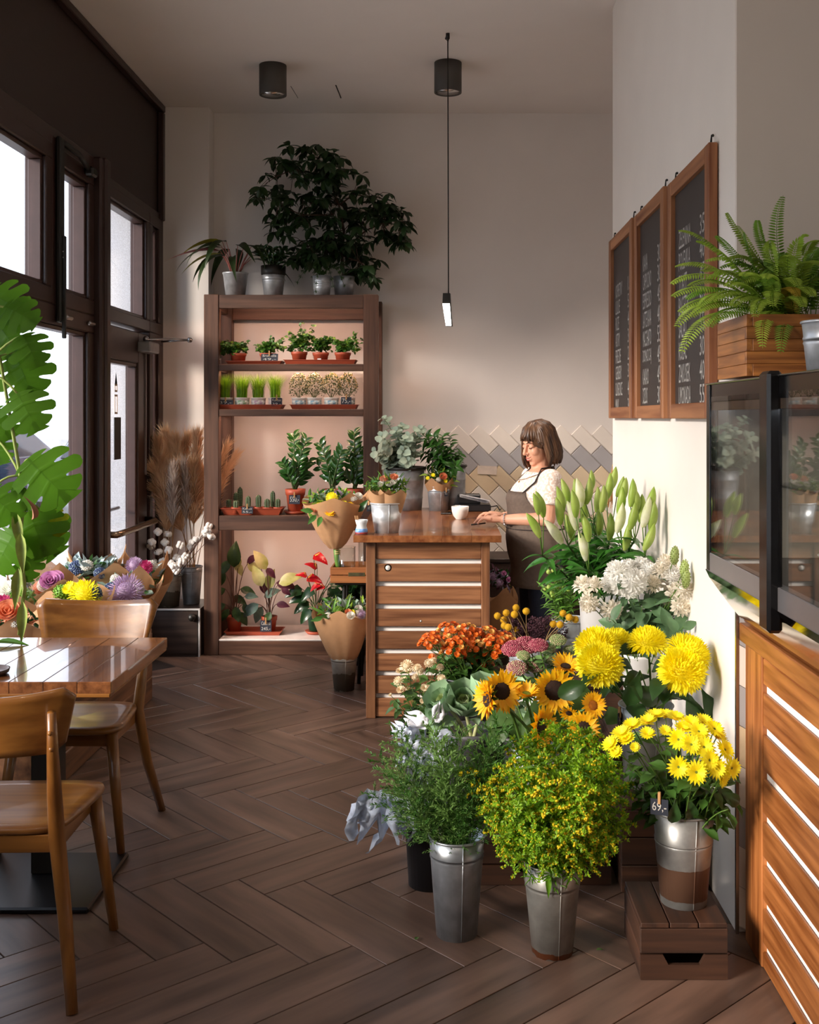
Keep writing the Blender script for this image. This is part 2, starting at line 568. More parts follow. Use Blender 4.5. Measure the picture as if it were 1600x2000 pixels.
struct('wall_sill', MB().box((-2.08, 0.4, 0), (-1.965, 4.3, 0.88), bev=0.004), WHITE)  # unseen parapet, added to keep the low sun off the near floor
struct('wall_front_left', MB().box((-2.35, -2.1, 0), (-1.99, 0.4, 3.05)), WHITE)
wv = window('window_4', 5.55, 6.12, 2.15, 2.96, 0.085)       # tilting vent
window('window_5', 6.3, 7.27, 2.15, 2.95, 0.075)             # light above the door
window('window_6', 7.27, 7.58, 2.15, 2.95, 0.075)            # slim side light, upper
window('window_7', 7.27, 7.58, 0.02, 2.15, 0.075)            # slim side light, lower
mb = MB(); fbox(mb, 5.46, 5.56, 2.15, 3.0); mb.box((-2.1, -2.1, 2.94), (-1.975, 6.2, 3.045), bev=0.006)
mb.box((-2.12, 6.12, 0), (-1.93, 6.30, 3.045), bev=0.012).box((-1.96, 6.17, 0), (-1.915, 6.25, 3.05), bev=0.012)
mb.box((-2.1, 6.3, 2.94), (-1.985, 7.62, 3.0), bev=0.005)
mb.box((-2.12, 7.56, 0), (-1.975, 7.635, 3.0), bev=0.008)
struct('trim_4', mb, BF)
# vent opener: black vertical rod box with a lever and two white screws, plus stay arm on top
MB().box((-1.965, 5.50, 2.06), (-1.94, 5.56, 3.0), bev=0.006).box((-1.945, 5.525, 1.98), (-1.925, 5.545, 2.5), bev=0.004).obj('vent_opener', BLACK, wv)
sb = MB()
for z in (2.42, 2.39):
    sb.ball((-1.937, 5.53, z), 0.006)
sb.obj('screw', mat('white_plastic', '#e6e4e0', 0.4), wv)
MB().tube([(-1.95, 5.56, 2.98), (-1.93, 5.75, 2.965), (-1.95, 5.98, 2.93)], 0.016).box((-1.97, 5.94, 2.9), (-1.92, 6.03, 2.95), bev=0.01).obj('stay_arm', BLACK, wv)
for y in (5.62, 5.98):
    MB().box((-1.97, y, 2.085), (-1.945, y + 0.09, 2.11), bev=0.008).obj('catch', STEEL, wv)

# door with a glazed leaf
dr = sempty('door_1')
mb = MB()
mb.box((-2.07, 6.305, 0.01), (-1.985, 6.43, 2.13), bev=0.006).box((-2.07, 7.05, 0.01), (-1.985, 7.255, 2.13), bev=0.006)
mb.box((-2.07, 6.43, 1.93), (-1.985, 7.05, 2.13), bev=0.006).box((-2.07, 6.43, 0.01), (-1.985, 7.05, 0.25), bev=0.006)
mb.obj('door_leaf', BF, dr)
b = MB()
for lo, hi in (((-2.05, 6.43, 1.905), (-1.995, 7.05, 1.93)), ((-2.05, 6.43, 0.25), (-1.995, 7.05, 0.275)), ((-2.05, 6.43, 0.275), (-1.995, 6.455, 1.905)), ((-2.05, 7.02, 0.275), (-1.995, 7.05, 1.905))):
    b.box(lo, hi, bev=0.004)
b.obj('glazing_bead', MATS['bead_brown'], dr)
MB().box((-2.03, 6.44, 0.26), (-2.024, 7.04, 1.92)).obj('pane', PANE, dr)
BRONZE = mat('handle_steel', '#9a8774', 0.25, 1.0, var=0.05)
MB().tube([(-1.99, 6.37, 0.895), (-1.93, 6.39, 0.89), (-1.925, 6.5, 0.89), (-1.915, 6.62, 0.893), (-1.89, 7.1, 0.905), (-1.93, 7.2, 0.905), (-1.99, 7.22, 0.905)], 0.02, 10).obj('door_handle', BRONZE, dr)
MB().tube([(-2.06, 6.42, 0.99), (-2.1, 6.5, 1.0), (-2.1, 7.0, 1.0)], 0.012, 8).obj('door_handle', STEEL, dr)
MB().box((-2.024, 6.66, 1.32), (-2.02, 6.79, 1.58)).obj('notice', mat('notice_black', '#231f1b', 0.6), dr)
# emblem stuck on the door pane: pale orange stacked arch shape
sg = MB()
for z0, h, w in ((1.60, 0.12, 0.055), (1.735, 0.05, 0.05)):
    sg.box((-2.024, 6.70 - w / 2, z0), (-2.0225, 6.70 + w / 2, z0 + 0.012)).box((-2.024, 6.70 - w / 2, z0), (-2.0225, 6.70 - w / 2 + 0.01, z0 + h)).box((-2.024, 6.70 + w / 2 - 0.01, z0), (-2.0225, 6.70 + w / 2, z0 + h)).box((-2.024, 6.70 - w / 2, z0 + h - 0.012), (-2.0225, 6.70 + w / 2, z0 + h))
sg.add([(-2.0235, 6.675, 1.785), (-2.0235, 6.725, 1.785), (-2.0235, 6.70, 1.86)], [(0, 1, 2), (2, 1, 0)])
sg.obj('emblem', mat('decal_orange', '#e6c4a4', 0.5), dr)
MB().box((-1.985, 7.02, 2.0), (-1.90, 7.25, 2.07), bev=0.008).obj('closer_body', mat('closer_grey', '#8f8d8c', 0.4, 0.3), dr)
MB().box((-1.99, 7.2, 1.2), (-1.975, 7.215, 2.0)).obj('cable_duct', mat('duct_grey', '#8a8080', 0.5), dr)
MB().tube([(-1.95, 7.10, 2.085), (-1.85, 7.3, 2.105), (-1.74, 7.42, 2.105)], 0.008).tube([(-1.74, 7.42, 2.105), (-1.86, 7.42, 2.10), (-1.95, 7.5, 2.10)], 0.008).ball((-1.74, 7.42, 2.105), 0.02).ball((-1.95, 7.10, 2.09), 0.02).obj('closer_arm', STEEL, dr)

# ---------------------------------------------------------------- outside
struct('wall_outside', MB().box((-2.34, 7.42, -0.1), (-2.1, 9.5, 4.5)).box((-2.34, -3, 3.05), (-2.12, 9.5, 4.6)), mat('granite', '#b9bcc4', 0.6, var=0.25, scale=160, detail=2))
gm = mat('paving', '#a39f9b', 0.8, var=0.12, scale=2.5)
struct('pavement', MB().box((-60, -40, -0.2), (-2.1, 80, -0.06)), gm)
pv = bpy.data.objects['pavement']
pv_m = MB().box((0.004, 0.004, -0.02), (0.596, 0.296, 0), bev=0.006).mesh('paver', mat('paver_stone', '#aba8a4', 0.8, var=0.1, scale=5, rnd=0.08))
for i in range(8):
    for j in range(22):
        x, y = -2.5 - 0.6 * (i + 1) + (0.3 if j % 2 else 0), 7.0 + 0.3 * j
        if abs((x + 0.3) / (y + .15) + 0.35) > 0.16:
            continue
        o = link('paver', pv_m, pv, (x, y, -0.05))
# pale plastered house across the street with windows
hs = thing('street_house', 'pale plastered house across the street seen through the shop window', 'building', (-42, 30, -0.06))
MB().box((-6, -90, 0), (0, 60, 9)).obj('wall', mat('house_plaster', '#e9e2d6', 0.9, var=0.05, scale=1), hs)
hw = mat('house_window', '#8f9aa6', 0.15, var=0.1)
for i in range(14):
    for j in range(2):
        y, z = -60 + i * 8.4, 1.2 + j * 3.8
        fo = MB().box((0, y - 0.75, z - 0.1), (0.09, y + 0.75, z + 2.0), bev=0.02).obj('window', mat('house_frame', '#d8d2c8', 0.7), hs)
        MB().box((0.06, y - 0.6, z), (0.1, y + 0.6, z + 1.85)).obj('pane', hw, fo)
# parked cars
def car(loc, rot, col, label):
    t = thing('car', label, 'car', loc, rot)
    body = [(-2.1, .35), (-2.12, .62), (-1.95, .82), (-1.15, .92), (-.55, 1.38), (.75, 1.42), (1.55, .98), (2.05, .9), (2.12, .5), (2.05, .3)]
    bm = bmesh.new()
    rings = []
    for yy, sx in ((-.84, .94), (-.8, 1.0), (.8, 1.0), (.84, .94)):
        rings.append([bm.verts.new((x * sx, yy * (1 - .16 * max(0, z - .9) / .5), z)) for x, z in body])
    for a, b2 in zip(rings, rings[1:]):
        n = len(a)
        for i in range(n):
            bm.faces.new((a[i], a[(i + 1) % n], b2[(i + 1) % n], b2[i]))
    bm.faces.new(rings[0][::-1]); bm.faces.new(rings[-1])
    bmesh.ops.recalc_face_normals(bm, faces=bm.faces)
    me = bpy.data.meshes.new('car_body'); bm.to_mesh(me); bm.free()
    me.materials.append(mat('car_paint_' + col, col, 0.25, 0.2, var=0.02, coat=0.5))
    link('body', me, t)
    wm = mat('car_window', '#2a3038', 0.1)
    for s in (-1, 1):
        MB().quadbox([(-1.0, s * .82, .95), (-.52, s * .76, 1.33), (.7, s * .76, 1.36), (1.3, s * .82, 1.0)], None, (0, s * .012, 0)).obj('side_window', wm, t)
    MB().quadbox([(-1.13, -.7, .96), (-1.13, .7, .96), (-.6, .6, 1.36), (-.6, -.6, 1.36)], None, (-.02, 0, .02)).obj('windscreen', wm, t)
    for x in (-1.35, 1.35):
        for s in (-1, 1):
            w = MB().lathe([(0, -.1), (.2, -.1), (.32, -.09), (.33, 0), (.32, .09), (.2, .1), (0, .1)], 20, T=np.array([[1, 0, 0, x], [0, 0, 1, s * .78], [0, 1, 0, .33], [0, 0, 0, 1.0]])).obj('wheel', mat('tyre', '#22201f', 0.8), t)
            MB().lathe([(0, -.02), (.2, -.02), (.21, .02), (0, .03)], 12, T=np.array([[1, 0, 0, x], [0, 0, s * 1.0, s * .88], [0, 1, 0, .33], [0, 0, 0, 1.0]])).obj('hub_cap', STEEL, w)
    for s in (-1, 1):
        MB().box((-2.13, s * .7, .62), (-2.05, s * .4, .74), bev=.02).obj('headlight', mat('lamp_glass', '#dfe4ea', .1), t)
        MB().box((2.04, s * .75, .72), (2.13, s * .45, .85), bev=.02).obj('tail_light', mat('tail_red', '#b3232b', .2), t)
    return t
car((-7.9, 18.0, -0.05), math.radians(82), '#2e3350', 'dark blue parked car seen through the lower window behind the monstera')
car((-5.4, 18.6, -0.05), math.radians(86), '#5b6270', 'grey parked car seen through the door pane beside the granite pier')
car((-11.2, 21.4, -0.05), math.radians(75), '#8fb3d6', 'light blue parked car farthest from the shop door, left of the dark blue one')
# ================================================================ furniture
SH1, SH2 = '#3c2519', '#654534'
def shw(ax): return wood('shelf_wood', SH1, SH2, ax, 0.5)
def ctw(ax): return wood('counter_wood', '#5c3822', '#8f6242', ax, 0.42, rnd=0.2, scale=14)
def oak(ax): return wood('oak', '#6a3f18', '#98652e', ax, 0.3, scale=7, coat=0.3, rnd=0.05, bump=0.06)

# ---- shelving unit against the back wall
sx0, sx1, sy0, sy1 = -1.604, -0.452, 7.24, 7.775
sh = thing('shelving_unit', 'tall open shelving unit of dark stained timber against the back wall', 'shelf', ((sx0 + sx1) / 2, (sy0 + sy1) / 2, 0))
so = np.array([(sx0 + sx1) / 2, (sy0 + sy1) / 2, 0])
def sbox(name, lo, hi, m, bev=0.003, kind=None):
    return MB().box(np.array(lo) - so, np.array(hi) - so, bev=bev).obj(name, m, sh, kind=kind)
PW = 0.098
for x in (sx0, sx1 - PW + 0.005):
    sbox('post', (x, sy0, 0), (x + PW, sy0 + 0.09, 2.396), shw('z'))
    sbox('post', (x, sy1 - 0.09, 0), (x + PW, sy1, 2.396), shw('z'))
ix0, ix1 = sx0 + PW, sx1 - PW + 0.005
sbox('rail', (ix0, sy0 + 0.004, 2.304), (ix1, sy0 + 0.05, 2.394), shw('x'))
sbox('rail', (ix0, sy1 - 0.06, 2.27), (ix1, sy1 - 0.005, 2.372), shw('x'))
sbox('rail', (sx0 + 0.02, sy0 + 0.09, 2.304), (sx0 + 0.07, sy1 - 0.09, 2.394), shw('y'))
sbox('rail', (sx1 - 0.07, sy0 + 0.09, 2.304), (sx1 - 0.02, sy1 - 0.09, 2.394), shw('y'))
for k in range(3):
    y = sy0 + 0.05 + k * 0.142
    sbox('top_board', (ix0, y, 2.372), (ix1, y + 0.138, 2.394), shw('x'))
for z0, z1 in ((1.889, 1.934), (1.587, 1.634), (0.829, 0.927)):
    sbox('rail', (ix0, sy0 + 0.004, z0), (ix1, sy0 + 0.045, z1), shw('x'))
    for k in range(3):
        y = sy0 + 0.045 + k * 0.15
        sbox('shelf_board', (ix0, y, z1 - 0.028), (ix1, min(y + 0.147, sy1 - 0.03), z1), shw('x'))
    for x in (sx0 + 0.02, sx1 - 0.07):
        sbox('rail', (x, sy0 + 0.09, z0), (x + 0.05, sy1 - 0.09, z1), shw('y'))
sbox('plinth_rail', (ix0, sy0 + 0.004, 0.0), (ix1, sy0 + 0.05, 0.092), shw('x'))
sbox('base_panel', (ix0, sy0 + 0.004, 0.093), (ix1, sy1 - 0.03, 0.105), mat('white_board', '#d9d2ce', 0.35))
LEDM = mat('led_warm', '#ffcbae', emit=44.0)
for z in (2.36, 1.905, 1.604, 0.896):
    o = sbox('light_strip', (ix0 + 0.05, sy0 + 0.05, z - 0.01), (ix1 - 0.05, sy0 + 0.07, z), LEDM, 0)

# ---- counter with slatted front
cx0, cx1, cy0, cy1 = -0.416, 0.234, 5.72, 7.3
ct = thing('sales_counter', 'slatted wooden sales counter with thick plank top in the middle of the shop', 'counter', ((cx0 + cx1) / 2, (cy0 + cy1) / 2, 0))
co = np.array([(cx0 + cx1) / 2, (cy0 + cy1) / 2, 0])
def cbox(name, lo, hi, m, bev=0.003):
    return MB().box(np.array(lo) - co, np.array(hi) - co, bev=bev).obj(name, m, ct)
for x0, x1 in ((cx0, cx0 + 0.05), (cx1 - 0.045, cx1)):
    cbox('post', (x0, cy0, 0), (x1, cy0 + 0.06, 0.93), ctw('z'))
    cbox('post', (x0, cy1 - 0.06, 0), (x1, cy1, 0.93), ctw('z'))
edges = [1058, 1092.5, 1102, 1136.5, 1146, 1180.5, 1190.5, 1224.5, 1234, 1268.5, 1278, 1311.5, 1321, 1355.5, 1365, 1401]
for a, b in zip(edges[::2], edges[1::2]):
    z1, z0 = EYE - (a - CPY) * cy0 / FPX, EYE - (b - CPY) * cy0 / FPX
    cbox('slat', (cx0 + 0.05, cy0 + 0.012, max(z0, 0.002)), (cx1 - 0.045, cy0 + 0.034, z1), ctw('x'))
    for x in (cx0, cx1 - 0.022):
        cbox('slat', (x, cy0 + 0.06, max(z0, 0.002)), (x + 0.022, cy1 - 0.06, z1), ctw('y'))
WB = mat('white_backing', '#efece8', 0.6, var=0.02)
cbox('backing_board', (cx0 + 0.03, cy0 + 0.036, 0.0), (cx1 - 0.03, cy1 - 0.04, 0.925), WB, 0)
for k in range(5):
    x = -0.478 + k * 0.154
    cbox('top_plank', (x + 0.0004, 5.66, 0.93), (x + 0.1536, 7.41 if k else 7.235, 0.966), wood('counter_top', '#6a3a20', '#95603a', 'y', 0.24, coat=0.25, rnd=0.04), 0.0008)
# knots: a pale filler plug in the second slat, a small one lower down
kp = at(758, 1109, cy0 + 0.012)
T_ = np.array([[1, 0, 0, 0], [0, 0, -1, 0], [0, 1, 0, 0], [0, 0, 0, 1.0]])
for (px, py, r) in ((758, 1109, 0.014), (822, 1213, 0.005)):
    p = at(px, py, cy0 + 0.013) - co
    T = T_.copy(); T[:3, 3] = p
    MB().lathe([(r, 0), (r * 0.9, 0.002), (0, 0.003)], 14, T=T).lathe([(r * 1.5, 0), (r * 1.4, 0.001), (0, 0.001)], 14, T=T, mat=1).obj('knot', [mat('filler', '#d9d3cc', 0.6), mat('knot_dark', '#3c1c10', 0.6)], ct)

# ---- wall counter on the right: slatted panel facing the shop
px_ = 0.908
rc = thing('wall_counter', 'orange-brown slatted counter along the right-hand wall under the glass case', 'counter', (1.3, 2.5, 0))
ro = np.array([1.3, 2.5, 0])
def rbox(name, lo, hi, m, bev=0.003):
    return MB().box(np.array(lo) - ro, np.array(hi) - ro, bev=bev).obj(name, m, rc)
def rw(ax): return wood('honey_wood', '#743f1a', '#ab6c3a', ax, 0.4, rnd=0.18, scale=14)
rbox('post', (px_, 3.13, 0), (px_ + 0.05, 3.30, 0.90), rw('z'))
rbox('end_post', (px_ + 0.02, 3.30, 0), (px_ + 0.10, 3.325, 0.90), rw('z'))
rbox('top_rail', (px_ - 0.012, 1.2, 0.90), (px_ + 0.06, 3.325, 0.955), rw('y'))
gz = [0.802, 0.682, 0.556, 0.432, 0.307, 0.183, 0.06]
prev = 0.90
for g in gz:
    rbox('slat', (px_ + 0.004, 1.2, g + 0.012), (px_ + 0.0145, 3.13, prev - 0.012), rw('y'))
    prev = g
rbox('slat', (px_ + 0.004, 1.2, 0.002), (px_ + 0.0145, 3.13, prev - 0.012), rw('y'))
rbox('backing_board', (px_ + 0.0155, 1.2, 0), (px_ + 0.03, 3.14, 0.9), WB, 0)
rbox('worktop', (px_ + 0.03, 1.2, 0.905), (1.6, 3.325, 0.95), rw('y'))

# ---- refrigerated glass display case
gx, gy1 = 0.78, 3.275
gc = thing('display_case', 'black and steel glass display case standing on the right-hand counter', 'display case', (1.2, 2.4, 0.955))
go = np.array([1.2, 2.4, 0.955])
def gbox(name, lo, hi, m, bev=0.002):
    return MB().box(np.array(lo) - go, np.array(hi) - go, bev=bev).obj(name, m, gc)
CASE = mat('case_black', '#0d0d0f', 0.18, var=0.05)
DARKIN = mat('case_inside', '#3c3733', 0.35, var=0.05)
gbox('top_panel', (gx + 0.005, 1.5, 1.625), (1.6, gy1 - 0.003, 1.677), CASE)
gbox('top_edge', (gx, 1.5, 1.676), (gx + 0.03, gy1, 1.681), STEEL)
gbox('end_panel', (gx + 0.012, gy1 - 0.018, 1.13), (1.6, gy1, 1.676), STEEL)
gbox('corner_frame', (gx + 0.001, gy1 - 0.05, 1.125), (gx + 0.02, gy1 - 0.012, 1.676), CASE)
gbox('pane', (gx + 0.004, 2.62, 1.18), (gx + 0.008, gy1 - 0.05, 1.64), CLEAR, 0)
gbox('pane', (gx + 0.004, 1.5, 1.18), (gx + 0.008, 2.55, 1.64), CLEAR, 0)
gbox('divider', (gx - 0.022, 2.565, 1.07), (gx + 0.015, 2.64, 1.69), CASE, 0.008)
gbox('header_band', (gx + 0.009, 1.5, 1.60), (gx + 0.012, gy1 - 0.05, 1.65), mat('header_tint', '#4b3c33', 0.3))
GREYM = mat('case_grey', '#8d898a', 0.3, 0.6, var=0.03)
gbox('sill', (gx + 0.002, 1.5, 1.12), (gx + 0.03, gy1 - 0.012, 1.18), GREYM)
gbox('plate', (gx - 0.001, 2.66, 1.135), (gx + 0.003, 2.71, 1.15), mat('plate_silver', '#b8b6b4', 0.3, 0.8))
gbox('deck', (gx + 0.03, 1.5, 1.12), (1.55, gy1 - 0.018, 1.16), DARKIN)
gbox('back_panel', (1.52, 1.5, 1.16), (1.55, gy1 - 0.018, 1.625), mat('case_back', '#6b5f57', 0.25, 0.3))
gbox('shelf', (gx + 0.18, 1.5, 1.38), (1.5, gy1 - 0.03, 1.386), CLEAR, 0)
gbox('lamp', (gx + 0.06, 1.6, 1.606), (gx + 0.09, 3.2, 1.622), mat('case_led', '#eaf1ff', emit=7.0), 0)
gbox('inner_liner', (gx + 0.03, gy1 - 0.03, 1.16), (1.5, gy1 - 0.018, 1.625), mat('liner', '#8d857b', 0.3, 0.2))
prof = [(gx + 0.0, 1.125), (gx + 0.012, 1.10), (gx + 0.045, 1.055), (gx + 0.075, 1.015), (gx + 0.10, 0.985), (gx + 0.128, 0.958)]
V = []; Fc = []
for i, (x, z) in enumerate(prof):
    V += [(x, 1.5, z), (x, gy1 - 0.004, z)]
for i in range(len(prof) - 1):
    Fc.append((2 * i, 2 * i + 1, 2 * i + 3, 2 * i + 2))
n0 = len(V)
V += [(1.5, 1.5, 0.958), (1.5, gy1 - 0.004, 0.958), (1.5, 1.5, 1.12), (1.5, gy1 - 0.004, 1.12)]
Fc += [(10, 11, n0 + 1, n0), (n0 + 1, 11, 9, 7, 5, 3, 1, n0 + 3), (n0, n0 + 1, n0 + 3, n0 + 2)]
MB().add(np.array(V) - go, Fc).obj('underside', mat('case_chrome', '#b5aea4', 0.07, 1.0, var=0.0), gc)

# ---- chalkboards on the right wall
def board(y0, y1, zt, lines, label, group=None, tilt=0.0):
    z0, z1 = 1.575, zt
    t = thing('chalkboard', label, 'chalkboard', (RIGHT - 0.02, (y0 + y1) / 2, z0))
    o = np.array([RIGHT - 0.02, (y0 + y1) / 2, z0])
    fw = 0.055
    cw = wood('board_frame', '#7a4526', '#b07850', 'z', 0.5)
    cwy = wood('board_frame', '#7a4526', '#b07850', 'y', 0.5)
    X0, X1 = RIGHT - 0.035, RIGHT - 0.004
    def bb(n, lo, hi, m, bev=0.003): return MB().box(np.array(lo) - o, np.array(hi) - o, bev=bev).obj(n, m, t)
    bb('frame_stile', (X0, y0, z0), (X1, y0 + fw, z1), cw); bb('frame_stile', (X0, y1 - fw, z0), (X1, y1, z1), cw)
    bb('frame_rail', (X0 + 0.001, y0 + fw, z1 - fw), (X1, y1 - fw, z1), cwy); bb('frame_rail', (X0 + 0.001, y0 + fw, z0), (X1, y1 - fw, z0 + fw), cwy)
    bb('slate', (X1 - 0.012, y0 + fw, z0 + fw), (X1 - 0.006, y1 - fw, z1 - fw), mat('blackboard', '#3a322e', 0.55, var=0.08, scale=5), 0)
    for y in (y0 + 0.05, y1 - 0.05):
        MB().tube([np.array((RIGHT - 0.015, y - 0.01, z1)) - o, np.array((RIGHT - 0.012, y, z1 + 0.035)) - o, np.array((RIGHT - 0.015, y + 0.01, z1)) - o], 0.0022, 5).ball(np.array((RIGHT - 0.008, y, z1 + 0.034)) - o, 0.005).obj('hanger', BLACK, t)
    # chalk lines: tall narrow capitals; seen from the shop the far end (y1) is where a line begins
    for (word, price, zc, hh) in lines:
        for txt, ystart, wmax in ((word, y1 - fw - 0.07, 0.36 * (y1 - y0 - 2 * fw)), (price, y0 + fw + 0.14, 0.11)):
            mb = MB()
            w = min(wmax, (0.027 if len(txt) > 3 else 0.034) * len(txt))
            lettering(mb, txt, np.array((X1 - 0.0135, ystart, zc - hh / 2)) - o, (0, -1, 0), (0, 0, 1), w, hh)
            mb.obj('writing', CHALK, t)
    return t
def lines(words, prices, ztop, pitch, hh):
    return [(w, p, ztop - i * pitch, hh) for i, (w, p) in enumerate(zip(words, prices))]
board(5.02, 5.71, 2.50, lines(*BOARD1, 2.22, 0.083, 0.068), 'narrow framed chalkboard farthest along the right wall, next to the back corner')
board(4.29, 4.94, 2.49, lines(*BOARD2, 2.255, 0.083, 0.07), 'middle one of three framed chalkboards on the right wall')
board(3.545, 4.20, 2.475, lines(*BOARD3, 2.24, 0.083, 0.068), 'framed chalkboard nearest the fern, highest in the row of three')

# ---- ceiling lamps
DG = mat('lamp_grey', '#4c4844', 0.6, var=0.04)
for (x, y, lab, em) in ((-1.066, 6.74, 'grey cylinder ceiling lamp, unlit, above the shelving unit', 0), (0.016, 6.69, 'grey cylinder ceiling lamp, lit white inside, behind the pendant cable', 60.0), (1.22, 6.69, 'grey cylinder ceiling lamp, lit, hidden beyond the end of the right wall', 60.0)):
    t = thing('ceiling_lamp', lab, 'ceiling lamp', (x, y, CEIL))
    MB().lathe([(0.03, -0.001), (0.084, -0.001), (0.084, -0.185), (0.074, -0.185), (0.072, -0.13)], 32).obj('housing', DG, t)
    MB().lathe([(0.0735, -0.183), (0.05, -0.10), (0.02, -0.08), (0.0, -0.078)], 32).obj('reflector', mat('reflector', '#c9c6c4', 0.25, 0.9, var=0.05), t)
    if em: light('lamp_light', 'SPOT', (x, y, CEIL - 0.19), 125.0, (1.0, 0.84, 0.72), (0, 0, -1), spot_size=math.radians(92), spot_blend=0.75, shadow_soft_size=0.06)
    MB().ball((0, 0, -0.105), (0.03, 0.03, 0.02)).obj('bulb', mat('bulb_lit', '#fff4ea', emit=em) if em else mat('bulb_off', '#cfc8c0', 0.3), t)
pd = thing('pendant_lamp', 'slim black pendant lamp with glowing slanted face on a long cable', 'pendant lamp', (0.006, 6.18, 2.096))
pz = CEIL - 2.096
MB().tube([(0.012, 0, 0.18), (0.010, 0, 0.9), (0.008, 0, pz)], 0.004, 6).obj('cable', BLACK, pd)
MB().tube([(0.008, 0, pz - 0.03), (0.008, 0, pz)], 0.012, 10).tube([(0.0, 0, pz - 0.012), (-0.006, 0, pz - 0.03), (0.01, 0, pz - 0.045), (0.016, 0, pz - 0.02)], 0.003, 5).obj('ceiling_hook', BLACK, pd)
bd = MB()
# black wedge: square at the top, leaning body
sec = [(0.186, -0.020, 0.020), (0.128, -0.0225, 0.023), (0.0, -0.003, 0.032)]
V = []
for z, a, b in sec:
    V += [(a, -0.018, z), (b, -0.018, z), (b + 0.004, 0.018, z), (a + 0.004, 0.018, z)]
Fq = []
for i in range(2):
    for k in range(4):
        Fq.append((4 * i + k, 4 * i + (k + 1) % 4, 4 * i + 4 + (k + 1) % 4, 4 * i + 4 + k))
Fq += [(3, 2, 1, 0), (8, 9, 10, 11)]
bd.add(V, [f[::-1] for f in Fq]).obj('lamp_body', BLACK, pd)
MB().quadbox([(-0.0215, -0.0185, 0.126), (0.018, -0.0185, 0.126), (0.0275, -0.0185, 0.002), (-0.0025, -0.0185, 0.002)], None, (0, -0.003, 0)).obj('light_panel', mat('pendant_led', '#fff6ee', emit=22.0), pd)

# out-of-view copies of the cylinder lamps, added as warm fill light
for (x, y, lab) in ((-1.066, 0.6, 'added fill lamp out of view overhead, on the window side'), (0.016, 0.6, 'added fill lamp out of view overhead, on the counter side')):
    t = thing('ceiling_lamp', lab, 'ceiling lamp', (x, y, CEIL))
    MB().lathe([(0.03, -0.001), (0.084, -0.001), (0.084, -0.185), (0.074, -0.185), (0.072, -0.13)], 32).obj('housing', DG, t)
    light('lamp_light', 'POINT', (x, y, CEIL - 0.24), 13.0, (1.0, 0.80, 0.64), shadow_soft_size=0.07)

# slits in the ceiling
for a, b in (((656, 166), (666, 191)), ((568, 168), (582, 191))):
    P = [((q[0] - CPX) / FPX * (CEIL - EYE) * FPX / (CPY - q[1]), (CEIL - EYE) * FPX / (CPY - q[1])) for q in (a, b)]
    MB().tube([(P[0][0], P[0][1], CEIL - 0.001), (P[1][0], P[1][1], CEIL - 0.001)], 0.004 if a[0] > 600 else 0.002, 4).obj('hairline_slit', mat('slit_dark', '#1e1714'), bpy.data.objects['ceiling'])

# ---- table by the window
tb = thing('cafe_table', 'square wooden cafe table on a black pedestal beside the shop window', 'table', (-1.37, 3.765, 0))
for k in range(6):
    x = -0.32 + k * 0.107
    MB().box((x + 0.0003, -0.345, 0.712), (x + 0.1067, 0.345, 0.75), bev=0.002).obj('top_plank', wood('table_top', '#4f2b16', '#85532f', 'y', 0.22, coat=0.9, rnd=0.10, scale=12, spec=0.8), tb)
MB().box((-0.317, -0.347, 0.70), (0.319, 0.347, 0.713), bev=0.003).obj('under_frame', oak('x'), tb)
MB().box((-0.045, -0.045, 0.02), (0.045, 0.045, 0.70), bev=0.004).obj('column', BLACK, tb)
MB().box((-0.235, -0.30, 0.0), (0.235, 0.15, 0.02), bev=0.006).obj('base_plate', mat('base_black', '#1a191b', 0.35, 0.4), tb)

